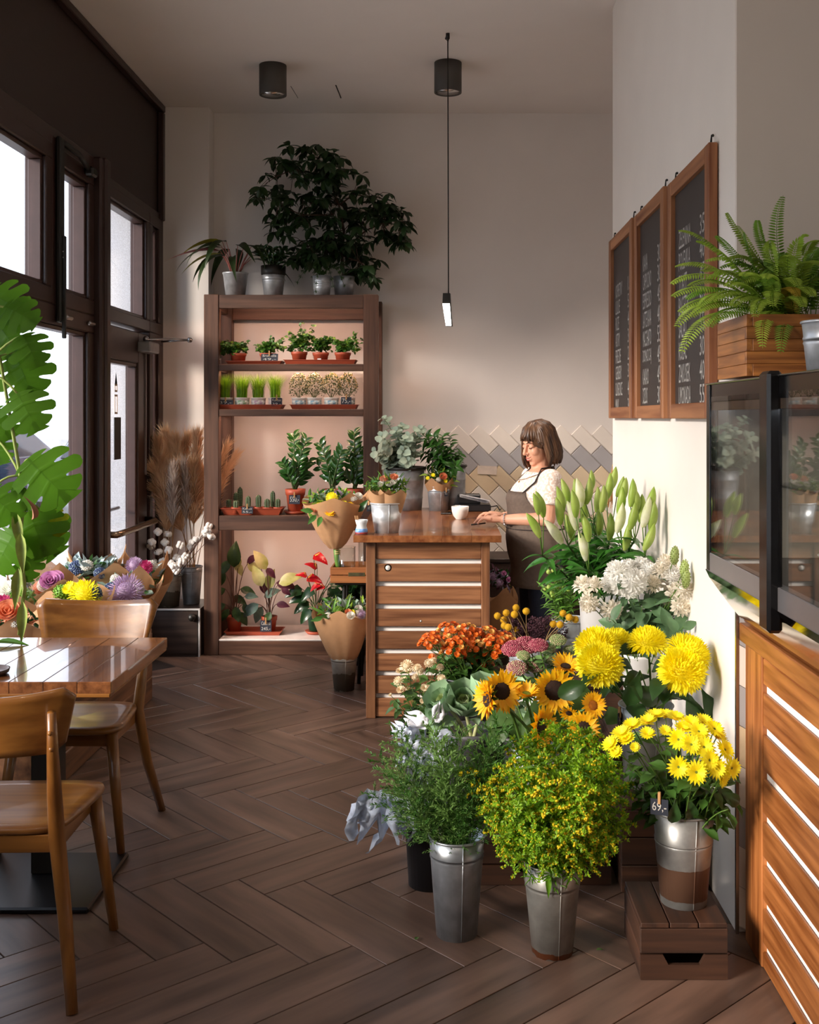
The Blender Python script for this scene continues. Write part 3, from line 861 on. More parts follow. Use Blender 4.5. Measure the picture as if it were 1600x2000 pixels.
# ---- chairs
def make_chair(label, loc, rotz, group):
    t = thing('dining_chair', label, 'chair', loc, rotz, group)
    # seat: rounded trapezoid, front (+y) wider
    def seat_outline(n=40):
        pts = []
        for k in range(n):
            a = 2 * math.pi * k / n
            c, s = math.cos(a), math.sin(a)
            ex = 0.38
            x = abs(c) ** ex * (1 if c > 0 else -1)
            y = abs(s) ** ex * (1 if s > 0 else -1)
            w = 0.205 + 0.02 * y
            pts.append((x * w, 0.235 + y * 0.20 ))
        return pts
    pts = seat_outline()
    mb = MB()
    n = len(pts)
    rings = [(0.92, 0.437), (0.985, 0.443), (1.0, 0.452), (0.985, 0.461), (0.80, 0.461), (0.4, 0.455), (0.0, 0.453)]
    V, Fq = [], []
    for sc, z in rings:
        for x, y in pts:
            V.append((x * sc, 0.235 + (y - 0.235) * sc, z))
    for i in range(len(rings) - 1):
        for k in range(n):
            Fq.append((i * n + k, i * n + (k + 1) % n, (i + 1) * n + (k + 1) % n, (i + 1) * n + k))
    Fq.append(tuple(reversed(range(n))))
    mb.add(V, Fq, None, 0, True)
    mb.obj('seat', wood('oak', '#6a3f18', '#98652e', 'x', 0.22, scale=7, coat=0.6, rnd=0.05, bump=0.06), t)
    # curved plywood back rest
    V, Fq = [], []
    nu, nv = 17, 9
    for side in (0, 1):
        for i in range(nu):
            u = -1 + 2 * i / (nu - 1)
            for j in range(nv):
                v = j / (nv - 1)
                half = 0.205 + 0.036 * v
                top = 0.84 + 0.022 * abs(u) ** 2.2
                bot = 0.675 + 0.0 * u
                # rounded corners
                cr = max(0.0, abs(u) - 0.86) / 0.14
                zz0, zz1 = bot + 0.022 * cr ** 2, top - 0.03 * cr ** 2.5
                x = u * half
                z = zz0 + (zz1 - zz0) * v
                y = -0.045 - 0.03 * v + 0.062 * u * u + (0.016 if side else 0)
                V.append((x, y, z))
    N1 = nu * nv
    for i in range(nu - 1):
        for j in range(nv - 1):
            a = i * nv + j
            Fq.append((a, a + nv, a + nv + 1, a + 1))
            Fq.append((N1 + a, N1 + a + 1, N1 + a + nv + 1, N1 + a + nv))
    rim = [i * nv for i in range(nu)] + [(nu - 1) * nv + j for j in range(1, nv)] + [i * nv + nv - 1 for i in range(nu - 2, -1, -1)] + [j for j in range(nv - 2, 0, -1)]
    for a, b in zip(rim, rim[1:] + rim[:1]):
        Fq.append((b, a, N1 + a, N1 + b))
    MB().add(V, Fq, None, 0, True).obj('backrest', oak('x'), t)
    for s in (-1, 1):
        MB().tube([(s * 0.245, -0.05, 0), (s * 0.205, 0.02, 0.22), (s * 0.175, 0.045, 0.43), (s * 0.181, 0.008, 0.55), (s * 0.188, -0.03, 0.68), (s * 0.192, -0.052, 0.80)], [0.016, 0.02, 0.0235, 0.021, 0.0165, 0.012], 8).obj('leg', oak('z'), t)
        MB().tube([(s * 0.225, 0.43, 0), (s * 0.20, 0.41, 0.22), (s * 0.175, 0.385, 0.44)], [0.014, 0.019, 0.0235], 8).obj('leg', oak('z'), t)
        MB().quadbox([(s * 0.172, 0.07, 0.385), (s * 0.172, 0.37, 0.385), (s * 0.172, 0.37, 0.438), (s * 0.172, 0.07, 0.438)], None, (-s * 0.02, 0, 0)).obj('seat_rail', oak('y'), t)
        for z in (0.70, 0.745):
            MB().ball((s * 0.189, -0.046 - (z - .70) * .2, z), 0.007).obj('dowel', oak('x'), t)
    for y in (0.055, 0.385):
        MB().box((-0.165, y - 0.01, 0.39), (0.165, y + 0.01, 0.438), bev=0.002).obj('seat_rail', oak('x'), t)
    return t
make_chair('oak dining chair facing the room, pushed in behind the far side of the table', (-1.385, 4.335, 0), math.pi, None)
make_chair('oak dining chair nearest the camera with its backrest turned towards us', (-1.235, 2.93, 0), 0.03, None)

# dish on the table
t = thing('wooden_dish', 'small dark round wooden dish lying on the cafe table', 'dish', (-1.475, 3.52, 0.75))
MB().lathe([(0, 0), (0.05, 0), (0.062, 0.006), (0.066, 0.018), (0.06, 0.018), (0.054, 0.008), (0, 0.006)], 28).obj('bowl', wood('dish_wood', '#2e1a12', '#4e3022', 'x', 0.4), t)

# ---- low drawer unit and bench by the window
du = thing('drawer_unit', 'low dark laminate drawer unit with steel edging beside the shelving unit', 'cabinet', (-1.80, 7.4, 0))
do = np.array([-1.80, 7.4, 0])
LAM = wood('dark_laminate', '#2b211d', '#4a3b34', 'x', 0.35, rnd=0.03)
MB().box(np.array((-1.96, 7.2, 0.0)) - do, np.array((-1.62, 7.6, 0.315)) - do, bev=0.002).obj('carcass', LAM, du)
f_ = MB().box(np.array((-1.955, 7.19, 0.02)) - do, np.array((-1.635, 7.2, 0.30)) - do, bev=0.002).obj('drawer_front', LAM, du)
MB().ball(np.array((-1.668, 7.175, 0.262)) - do, 0.026).obj('knob', BLACK, f_)
MB().box(np.array((-1.96, 7.185, 0.308)) - do, np.array((-1.618, 7.2, 0.318)) - do).box(np.array((-1.628, 7.185, 0.0)) - do, np.array((-1.618, 7.2, 0.308)) - do).obj('steel_edge', mat('edge_alu', '#c4c1bf', .4, .2), du)
bn = thing('window_bench', 'low wooden bench box along the shop window holding wrapped bouquets', 'bench', (-1.81, 5.35, 0))
bo = np.array([-1.81, 5.35, 0])
bw = wood('bench_wood', '#4c2f1d', '#80583a', 'y', 0.5)
for k in range(3):
    z = 0.003 + k * 0.125
    MB().box(np.array((-1.665, 4.5, z)) - bo, np.array((-1.645, 6.12, z + 0.12)) - bo, bev=0.002).obj('plank', bw, bn)
for y in (4.5, 6.10):
    MB().box(np.array((-1.96, y, 0.003)) - bo, np.array((-1.666, y + 0.02, 0.372)) - bo, bev=0.002).obj('end_panel', bw, bn)
for k in range(2):
    x = -1.96 + k * 0.158
    MB().box(np.array((x, 4.5, 0.375)) - bo, np.array((x + 0.155, 6.12, 0.395)) - bo, bev=0.002).obj('top_plank', bw, bn)
# ================================================================ leaves, flowers, pots
PROF = {
    'ovate': lambda t: np.sin(np.pi * np.clip(t, 0, 1) ** 0.75) ** 0.9,
    'lance': lambda t: np.sin(np.pi * np.clip(t, 0, 1) ** 0.6) ** 1.1,
    'ellip': lambda t: np.sin(np.pi * np.clip(t, 0, 1)) ** 0.7,
    'strap': lambda t: np.clip(np.minimum(0.5 + 2.0 * t, (1 - t) * 3.5), 0, 1) ** 0.8,
    'heart': lambda t: np.clip(np.sqrt(np.clip(t * 6, 0, 1)) * (1 - t) ** 0.65 * 1.15, 0, 1),
    'obov': lambda t: np.sin(np.pi * np.clip(t, 0, 1) ** 1.5) ** 0.8,
}
def leaf_geo(L, W, prof='ovate', curl=0.2, fold=0.12, n=7, wave=0.0, cols=2):
    """leaf along +y, upper side +z; curl bends it down, fold lifts its halves"""
    t = np.linspace(0, 1, n)
    w = PROF[prof](t) * W / 2
    w[0] = max(w[0], W * 0.03); w[-1] = 0.0004
    th = curl * t
    y = np.cumsum(np.r_[0, np.cos(curl * 1.6 * (t[1:] + t[:-1]) / 2)]) * L / (n - 1)
    z = -np.cumsum(np.r_[0, np.sin(curl * 1.6 * (t[1:] + t[:-1]) / 2)]) * L / (n - 1)
    V, Fq = [], []
    ks = np.linspace(-1, 1, 2 * cols + 1)
    for i in range(n):
        for k in ks:
            V.append((k * w[i], y[i], z[i] + abs(k) * w[i] * fold * 2 + wave * W * math.sin(7 * t[i] + 3 * k) * abs(k)))
    m = len(ks)
    for i in range(n - 1):
        for k in range(m - 1):
            Fq.append((i * m + k, i * m + k + 1, (i + 1) * m + k + 1, (i + 1) * m + k))
    return np.array(V), Fq

def leaf_me(name, L, W, m, prof='ovate', curl=0.2, fold=0.12, n=7, wave=0.0):
    V, Fq = leaf_geo(L, W, prof, curl, fold, n, wave)
    return MB().add(V, Fq, None, 0, True).mesh(name, m)

def rvec(n, zmin=-1.0, zmax=1.0):
    z = np.array([U(zmin, zmax) for _ in range(n)])
    a = np.array([U(0, 2 * math.pi) for _ in range(n)])
    r = np.sqrt(np.clip(1 - z * z, 0, 1))
    return np.stack([r * np.cos(a), r * np.sin(a), z], 1)

def leaflets(mb, P, D, L, W, mat=0, N=None, fold=0.15, hexa=True, smooth=False):
    """many small leaves at once: points P, directions D"""
    P, D = np.asarray(P, float), np.asarray(D, float)
    n = len(P)
    if n == 0:
        return
    D = D / np.maximum(np.linalg.norm(D, axis=1, keepdims=True), 1e-9)
    if N is None:
        N = np.tile((0, 0, 1.0), (n, 1)) + 0.7 * rvec(n)
    X = np.cross(D, N); X /= np.maximum(np.linalg.norm(X, axis=1, keepdims=True), 1e-9)
    Z = np.cross(X, D)
    L = np.broadcast_to(np.asarray(L, float), (n,))[:, None]
    W = np.broadcast_to(np.asarray(W, float), (n,))[:, None]
    if hexa:
        pts = [P, P + D * L * .3 + X * W * .5 + Z * W * fold, P + D * L * .68 + X * W * .42 + Z * W * fold * .6 - Z * L * .05, P + D * L - Z * L * .16,
               P + D * L * .68 - X * W * .42 + Z * W * fold * .6 - Z * L * .05, P + D * L * .3 - X * W * .5 + Z * W * fold]
        V = np.stack(pts, 1).reshape(-1, 3)
        Fq = []
        for i in range(n):
            b = 6 * i
            Fq += [(b, b + 1, b + 2, b + 3), (b, b + 3, b + 4, b + 5)]
    else:
        V = np.stack([P, P + D * L * .5 + X * W * .5, P + D * L - Z * L * .1, P + D * L * .5 - X * W * .5], 1).reshape(-1, 3)
        Fq = [(4 * i, 4 * i + 1, 4 * i + 2, 4 * i + 3) for i in range(n)]
    mb.add(V, Fq, None, mat, smooth)

def dots(mb, P, r, mat=0, squash=1.0):
    """small eight-sided beads"""
    P = np.asarray(P, float)
    o = np.array([(1, 0, 0), (0, 1, 0), (-1, 0, 0), (0, -1, 0), (0, 0, squash), (0, 0, -squash)])
    r = np.broadcast_to(np.asarray(r, float), (len(P),))
    V = (P[:, None, :] + o[None] * r[:, None, None]).reshape(-1, 3)
    Fq = []
    for i in range(len(P)):
        b = 6 * i
        for k in range(4):
            Fq += [(b + k, b + (k + 1) % 4, b + 4), (b + (k + 1) % 4, b + k, b + 5)]
    mb.add(V, Fq, None, mat, True)

def green(name, c, rough=0.42, var=0.2, trans=0.22, rnd=0.14, spec=0.4, scale=20, col2=None, coat=0.0):
    return mat('leaf_' + name, c, rough, var=var, trans=trans, rnd=rnd, spec=spec, scale=scale, col2=col2, coat=coat)
def petal(name, c, col2=None, trans=0.25, rnd=0.06, rough=0.55, scale=30):
    return mat('petal_' + name, c, rough, var=0.08, trans=trans, rnd=rnd, col2=col2, scale=scale)

STEM = green('stem', '#54752f', trans=0.0)
DSTEM = green('dark_stem', '#3b5226', trans=0.0)
TWIG = mat('twig', '#4a3426', 0.8, var=0.2)

# ---- containers
GALV = galv('galvanised')
GALV2 = galv('galvanised_aged', '#93928d', 0.42, [(0.0, 0.018, '#6b3b20', 0.03)])
GALV3 = galv('galvanised_stained', '#9a9b9a', 0.4, [(0.022, 0.115, '#5c4335', 0.012)])
GALV4 = galv('galvanised_dull', '#a09a8e', 0.45, [(0.0, 0.10, '#4f4538', 0.06)])
def pot_body(mb, h, rb, rt, wall=0.004, rim=0.0, seg=28, rimh=0.0, fill=0.85, bands=()):
    prof = [(0, 0.0), (rb, 0.0)]
    for z in bands:
        r = rb + (rt - rb) * z / h
        prof += [(r, z - 0.006), (r + 0.0025, z), (r, z + 0.006)]
    if rim:
        r1 = rb + (rt - rb) * (h - rimh) / h
        prof += [(r1, h - rimh), (r1 + rim, h - rimh + 0.002), (rt + rim, h)]
    else:
        prof += [(rt, h)]
    zf = h * fill
    prof += [(rt - wall, h), (rb + (rt - rb) * zf / h - wall, zf), (0, zf)]
    mb.lathe(prof, seg)
def bucket(loc, h, rb, rt, m, label, ears=True, name='flower_bucket', cat='bucket', bands=(0.72, 0.78), fill=0.35, group=None):
    t = thing(name, label, cat, loc, 0, group)
    mb = MB(); pot_body(mb, h, rb, rt, 0.003, 0, 36, 0, fill, [b * h for b in bands])
    mb.obj('body', m, t)
    P = [(rt * math.cos(a), rt * math.sin(a), h) for a in np.linspace(0, 2 * math.pi, 37)]
    MB().tube(P, 0.004, 8, cap=False).obj('rim', m, t)
    # soldered side seam
    MB().tube([(rb * math.cos(-1.35) * 1.006, rb * math.sin(-1.35) * 1.006, 0.004), (rt * math.cos(-1.35) * 1.004, rt * math.sin(-1.35) * 1.004, h - 0.005)], 0.0018, 5).obj('seam', m, t)
    return t
def price_tag(p, w, h, texts, label, yaw=0.0, lean=0.0, pick=True):
    """slate card with chalk lettering on a little wooden peg; p is the middle of its lower edge"""
    t = thing('price_tag', label, 'price tag', p, yaw)
    ez = np.array([0, math.sin(lean), math.cos(lean)])
    a, b = np.array([-w / 2, 0, 0]), np.array([w / 2, 0, 0])
    MB().quadbox([a, b, b + ez * h, a + ez * h], None, (0, 0.002, 0)).obj('card', SLATE, t)
    mb = MB()
    z = h
    rowh = h / len(texts)
    for tx in texts:
        z -= rowh
        lettering(mb, tx, a + np.array([w * .1, -0.0008, 0]) + ez * (z + rowh * .18), (1, 0, 0), ez, w * .8, rowh * .64)
    mb.obj('writing', CHALK, t)
    if pick:
        MB().box((-0.004, -0.004, h * .7), (0.004, 0.006, h + 0.02), bev=0.001).obj('peg', mat('peg_wood', '#b58a5a', 0.6), t)
    return t
def terracotta(t, h, rb, rt, m=None, soil=True):
    mb = MB(); pot_body(mb, h, rb, rt, 0.003, 0.004, 24, h * 0.28, 0.86)
    mb.obj('pot', m or TERRA, t)
    if soil:
        zf = h * 0.865
        r = (rb + (rt - rb) * .86) - 0.003
        MB().lathe([(r, 0), (r * .6, 0.004), (0, 0.006)], 16, (0, 0, zf)).obj('soil', SOIL, t)

# ---- flower heads (meshes shared by every flower of the kind); the head faces +z
def daisy_head(name, R, n, m_petal, m_ctr, rows=1, rc=0.28, cup=0.15, w=None, ctr_h=0.35, prof='obov'):
    mb = MB()
    w = w or 2 * math.pi * R / n * 0.95
    for r in range(rows):
        L = R * (1 - 0.18 * r)
        for k in range(n):
            a = 2 * math.pi * (k + 0.5 * r) / n + U(-.06, .06)
            V, Fq = leaf_geo(L * U(.92, 1.05), w, prof, 0.25 - cup, 0.06, 5, 0, 1)
            T = frame((0, 0, 0.0015 * r), (math.cos(a), math.sin(a), cup + 0.35 * r + U(-.05, .08)), (0, 0, 1))
            mb.add(V, Fq, T, 0, True)
    mb.ball((0, 0, R * 0.03), (R * rc, R * rc, R * rc * ctr_h), 12, 6, 1)
    return mb.mesh(name, [m_petal, m_ctr])
def pompon_head(name, R, m, n=420, flat=0.62, L=0.36, w=0.11, low=-0.45):
    """big incurved chrysanthemum"""
    mb = MB()
    for i in range(n):
        z = low + (1 - low) * (i + .5) / n
        a = i * 2.399963
        r = math.sqrt(1 - z * z)
        d = np.array([r * math.cos(a), r * math.sin(a), z])
        c = d * np.array([1, 1, flat]) * R * 0.62
        up = np.array([d[0] * .2, d[1] * .2, 1.0])
        dd = nrm(d * np.array([1, 1, .75]) + (0, 0, 0.15) + rvec(1)[0] * .16)
        V, Fq = leaf_geo(R * L * U(.85, 1.15) * (1.15 if z < .1 else 1), R * w, 'obov', -0.35 if z > 0.1 else .25, 0.3, 4, 0, 1)
        mb.add(V, Fq, frame(c, dd, up), 0, True)
    mb.ball((0, 0, 0), (R * .62, R * .62, R * .5), 14, 8, 0)
    return mb.mesh(name, m)
def rose_head(name, R, m, layers=4, open_=0.6):
    mb = MB()
    for l in range(layers):
        k = 3 + l
        rr = R * (0.25 + 0.75 * l / max(1, layers - 1))
        for i in range(k):
            a = 2 * math.pi * i / k + l * 0.9
            tilt = open_ * l / max(1, layers - 1)
            V = []
            nu, nv = 4, 5
            for u in range(nu + 1):
                for v in range(nv + 1):
                    q = (v / nv - .5) * (2.0 * math.pi / k * 1.25)
                    s = u / nu
                    rad = rr * (0.35 + 0.65 * math.sin(s * 1.5)) * (1 + .15 * tilt * s)
                    z = R * 1.1 * s * (1 - 0.35 * tilt) - 0.12 * R * (q * 1.6) ** 2 * s
                    V.append((rad * math.cos(a + q), rad * math.sin(a + q), z - R * .4))
            Fq = [(u * (nv + 1) + v, u * (nv + 1) + v + 1, (u + 1) * (nv + 1) + v + 1, (u + 1) * (nv + 1) + v) for u in range(nu) for v in range(nv)]
            mb.add(V, Fq, None, 0, True)
    return mb.mesh(name, m)
def bead_dome(name, R, n, m, rb=0.09, flat=0.45, m2=None):
    """flat dome of tiny buds (sedum, craspedia with flat=1)"""
    P = []
    low = -0.05 if flat < .9 else -1
    for i in range(n):
        z = low + (1 - low) * (i + .5) / n
        a = i * 2.399963
        r = math.sqrt(1 - z * z)
        P.append((R * r * math.cos(a), R * r * math.sin(a), R * z * flat))
    P = np.array(P) * (1 + .06 * rvec(n)[:, :1])
    mb = MB()
    if m2 is None:
        dots(mb, P, R * rb)
    else:
        k = np.array([U(0, 1) < .3 for _ in range(n)])
        dots(mb, P[~k], R * rb, 0); dots(mb, P[k], R * rb, 1)
    mb.ball((0, 0, 0), (R * .93, R * .93, R * .93 * flat), 12, 8, 0)
    return mb.mesh(name, [m] if m2 is None else [m, m2])

PAPER_EDGE = [0.0, 0.35, 0.9, 0.5, 0.15, 0.7, 1.0, 0.45]
def kraft_wrap(name, t, h, rb, rt, lean=(0, 0), seg=48, notch=0.22, phase=0.0, folds=5, m=None, gather=0.0, off=(0, 0, 0)):
    """sheet of paper rolled to a cone: overlapping edge, pointed corners, creases"""
    V, Fq = [], []
    rows = 9
    for i in range(rows + 1):
        s = i / rows
        for k in range(seg + 4):
            a = phase + 2 * math.pi * k / seg
            tri = abs(((k / seg * folds) % 1.0) - .5) * 2
            top = h * (1 - notch + notch * (tri ** 1.5))
            z = top * s
            r = rb + (rt - rb) * (s ** 0.72)
            r *= 1 + 0.035 * math.sin(a * 3 + 1.7 * phase) * s + (0.03 * math.sin(a * 11 + phase) * (1 - s) ** 2)
            if i == 0 and gather: r *= 1 + gather * math.sin(a * 7)
            r += 0.0025 * (k / seg)
            V.append((r * math.cos(a) + lean[0] * s * h + off[0], r * math.sin(a) + lean[1] * s * h + off[1], z + off[2]))
    n = seg + 4
    for i in range(rows):
        for k in range(n - 1):
            Fq.append((i * n + k, i * n + k + 1, (i + 1) * n + k + 1, (i + 1) * n + k))
    return MB().add(V, Fq, None, 0, True).obj(name, m or KRAFT, t)
# ================================================================ plants on the shelving unit
def on(px, py, Y):      # helper: world x of a pixel column at a depth
    return (px - CPX) * Y / FPX
TOPZ = 2.396
# 1 cordyline with long arching leaves
t = thing('cordyline', 'potted plant with long arching reddish green leaves on shelf top, leftmost', 'potted plant', (on(460, 0, 7.42), 7.42, TOPZ))
mb = MB(); pot_body(mb, 0.165, 0.064, 0.085, 0.003, 0.003, 30, 0.012, 0.85); mb.obj('pot', GALV, t)
MB().lathe([(0.078, 0), (0, 0.004)], 16, (0, 0, 0.142)).obj('soil', SOIL, t)
cg = green('cordyline', '#2c3d1e', trans=0.3); cr = green('cordyline_red', '#5a1e24', trans=0.3); cy = green('cordyline_yellow', '#7d7a26', trans=0.3); cst = mat('cordyline_stem', '#a8635a', 0.5)
lm = [leaf_me('leaf', 0.36, 0.06, m, 'lance', c, 0.2, 9) for m, c in ((cg, 0.7), (cg, 0.95), (cr, 0.35), (cy, 0.5))]
spec = [(-2.75, .28, .17, 2), (3.0, .2, .16, 3), (2.7, .35, .15, 1), (-2.4, .26, .2, 0), (-1.9, .26, .22, 1), (-1.2, .3, .2, 0), (-.7, .3, .2, 1), (-.2, .28, .2, 0), (.3, .3, .15, 1), (.9, .3, .18, 0), (1.6, .3, .2, 0), (2.2, .28, .2, 1), (-1.5, .2, .12, 1), (-2.2, .2, .13, 1), (0.0, .22, .12, 0), (-3.1, .3, .2, 0), (-2.9, .22, .24, 3)]
for i, (a, up, h, k) in enumerate(spec):
    d = np.array([math.cos(a), math.sin(a), 0])
    p0 = np.array([0, 0, 0.14]) + d * U(.005, .03)
    p1 = np.array([0, 0, 0.14 + h]) + d * (0.08 + U(0, .04))
    MB().tube([p0, (p0 + p1) / 2 + (0, 0, .02), p1], [0.004, 0.0035, 0.002], 5).obj('leaf_stalk', cst, t)
    inst('leaf', lm[k], t, p1, d + (0, 0, up - .25), (0, 0, 1), U(.85, 1.1), U(-.4, .4))
# 2 dark small-leaved plant in a black insert
t = thing('zamia_plant', 'small dark plant in a black-rimmed metal pot, second from the left on the shelf top', 'potted plant', (on(534, 0, 7.42), 7.42, TOPZ))
mb = MB(); pot_body(mb, 0.155, 0.062, 0.078, 0.003, 0, 30, 0, 0.85, (0.11, 0.122)); mb.obj('pot', GALV, t)
MB().lathe([(0.07, 0.14), (0.083, 0.155), (0.084, 0.212), (0.076, 0.212), (0.074, 0.18), (0, 0.178)], 28).obj('inner_pot', BLACK, t)
zg = green('zz', '#1d3a17', 0.25, trans=0.12, coat=0.3); zl = leaf_me('leaf', 0.075, 0.032, zg, 'ovate', 0.3, 0.2, 6)
def zz_stem(t, p0, p1, n, s=1.0, lm=None):
    ax = bez(p0, (np.asarray(p0) + p1) / 2 + np.array([0, 0, 0.05]), p1, 7)
    MB().tube(ax, np.linspace(0.0065, 0.0025, 7) * s, 6).obj('stem', DSTEM, t)
    ax = np.array(ax)
    for k in range(n):
        q = 0.25 + 0.75 * k / (n - 1)
        i = min(int(q * 6), 5); f = q * 6 - i
        p = ax[i] * (1 - f) + ax[i + 1] * f
        tdir = nrm(ax[min(i + 1, 6)] - ax[max(i - 1, 0)])
        side = nrm(np.cross(tdir, (0.25, 1, 0.1))) * (1 if k % 2 else -1)
        inst('leaf', lm or zl, t, p, side * .8 + tdir * .75 + rvec(1)[0] * .15, np.array([0.0, -1.0, .5]) + rvec(1)[0] * .3, s * (1.05 - .35 * abs(q - .55)) * U(.9, 1.1))
for a in np.linspace(0, 6.28, 10)[:-1]:
    zz_stem(t, (0.02 * math.cos(a), 0.02 * math.sin(a), 0.18), np.array([U(.06, .11) * math.cos(a), U(.06, .11) * math.sin(a), U(.26, .35)]), 7, 0.75)
# 3 asparagus fern in a ribbed pot
t = thing('asparagus_fern', 'feathery light green plant in a banded metal pot, third from left on shelf top', 'potted plant', (on(629, 0, 7.40), 7.40, TOPZ))
mb = MB(); pot_body(mb, 0.142, 0.052, 0.064, 0.003, 0, 28, 0, 0.85, (0.06, 0.075, 0.09, 0.105)); mb.obj('pot', GALV, t)
fg = green('asparagus', '#3e5f2b')
for k in range(12):
    a = U(0, 6.28); d = np.array([math.cos(a), math.sin(a), 0])
    ax = np.array(bez((0, 0, .12), d * .07 + (0, 0, U(.25, .32)), d * U(.12, .2) + (0, 0, U(.02, .2)), 9))
    P, D = [], []
    for i in range(1, 9):
        for q in range(14):
            P.append(ax[i] + rvec(1)[0] * .004); D.append(rvec(1)[0] + nrm(ax[i] - ax[i - 1]))
    mb = MB(); mb.tube(ax, .0012, 4); leaflets(mb, P, D, .022, .004, 0, hexa=False); mb.obj('frond', fg, t)
# 4 big spreading tree-like plant
t = thing('umbrella_tree', 'large spreading dark-leaved indoor tree in metal pot on top of the shelving unit', 'potted plant', (on(672, 0, 7.5), 7.5, TOPZ))
o = np.array([on(672, 0, 7.5), 7.5, TOPZ])
mb = MB(); pot_body(mb, 0.15, 0.06, 0.075, 0.003, 0, 30, 0, 0.85, (0.1, 0.115)); mb.obj('pot', GALV, t)
MB().lathe([(0.068, 0), (0, 0.004)], 16, (0, 0, 0.13)).obj('soil', SOIL, t)
def rel(px, py, Y=7.5): return at(px, py, Y) - o
trunk = [rel(672, 545), rel(668, 500), rel(672, 450), rel(662, 400), rel(640, 345), rel(620, 310)]
arms = [trunk, [rel(672, 450), rel(650, 420, 7.45), rel(590, 420, 7.4), rel(545, 400, 7.38)], [rel(664, 400), rel(690, 380, 7.5), rel(735, 385, 7.5)], [rel(670, 490), rel(715, 450, 7.45), rel(750, 435, 7.45), rel(785, 440, 7.45)], [rel(640, 345), rel(575, 330, 7.45), rel(540, 345, 7.42)], [rel(670, 500), rel(640, 480, 7.4), rel(600, 480, 7.38)], [rel(672, 500), rel(700, 510, 7.38), rel(725, 530, 7.35)]]
for i, a in enumerate(arms):
    MB().tube(a, np.linspace(0.013 if i == 0 else 0.007, 0.003, len(a)), 6).obj('trunk' if i == 0 else 'branch', TWIG, t)
blobs = [(605, 318, 75, 42, 24), (655, 330, 60, 40, 12), (535, 380, 36, 48, 12), (600, 405, 60, 45, 16), (668, 400, 48, 50, 12), (560, 440, 36, 26, 8), (725, 395, 50, 36, 14), (770, 440, 34, 34, 12), (700, 450, 55, 40, 14), (645, 470, 60, 36, 12), (690, 510, 48, 34, 16), (620, 490, 45, 30, 10), (590, 500, 30, 22, 6), (720, 530, 20, 30, 5), (785, 455, 22, 20, 5)]
ug = green('umbrella', '#2b4524', 0.38, trans=0.12, rnd=0.25)
ul = leaf_me('leaf', 0.10, 0.044, ug, 'ellip', 0.35, 0.15, 6)
nodes = np.array([p for a in arms for p in a])
cnt = 0; extra = MB(); tw = MB()
Vl, Fl = leaf_geo(0.10, 0.042, 'ellip', 0.35, 0.15, 5, 0, 1)
for (bx, by, rx, ry, n) in blobs:
    for _ in range(int(n * 1.35)):
        a, r = U(0, 6.28), math.sqrt(U(0, 1))
        Y = 7.45 + U(-.16, .2)
        c = rel(bx + rx * r * math.cos(a), by + ry * r * math.sin(a), Y)
        c[2] = max(c[2], 0.02); 
        near = nodes[np.argmin(np.linalg.norm(nodes - c, axis=1))]
        tw.tube([near, (near + c) / 2 + (0, 0, .02), c], [0.0025, 0.002, 0.0015], 4, cap=False)
        for q in range(6):
            an = q * 1.05 + U(-.3, .3)
            d = np.array([math.cos(an), math.sin(an), U(-1.1, 0.35)])
            s = U(.7, 1.1)
            if cnt < 296 and (q != 0 or cnt < 150):
                inst('leaf', ul, t, c, d, (0, -.2, 1), s, U(-.5, .5)); cnt += 1
            else:
                extra.add(Vl, Fl, frame(c, d, (0, -.2, 1), s, U(-.5, .5)), 0, True)
tw.obj('twigs', TWIG, t, kind='stuff'); extra.obj('foliage', ug, t, kind='stuff')

# ---- trays and ivies on the top shelf (z 1.934)
def tray(x0, x1, y0, y1, z, h, label, fl=0.012):
    t = thing('plant_tray', label, 'tray', ((x0 + x1) / 2, (y0 + y1) / 2, z))
    hx, hy = (x1 - x0) / 2, (y1 - y0) / 2
    def ring(e, zz): return [(-hx - e, -hy - e, zz), (hx + e, -hy - e, zz), (hx + e, hy + e, zz), (-hx - e, hy + e, zz)]
    V = ring(-fl, 0) + ring(0, h - 0.003) + ring(0.005, h - 0.003) + ring(0.005, h) + ring(-0.003, h) + ring(-fl - 0.003, 0.003)
    Fq = [(3, 2, 1, 0), (20, 21, 22, 23)]
    for i in range(5):
        for k in range(4):
            Fq.append((4 * i + k, 4 * i + (k + 1) % 4, 4 * i + 4 + (k + 1) % 4, 4 * i + 4 + k))
    MB().add(V, Fq).obj('tray_body', TERRA, t)
    return t
Y = 7.36
tray(on(446, 0, Y), on(553, 0, Y), Y - .08, Y + .08, 1.935, 0.022, 'short terracotta tray under two ivy pots on the top shelf')
tray(on(558, 0, Y), on(696, 0, Y), Y - .08, Y + .08, 1.935, 0.030, 'long terracotta tray under three ivy pots on the top shelf')
ig = green('ivy', '#3f6a23', rnd=0.2, var=0.35); ig2 = green('ivy_young', '#7a9a34', var=0.3)
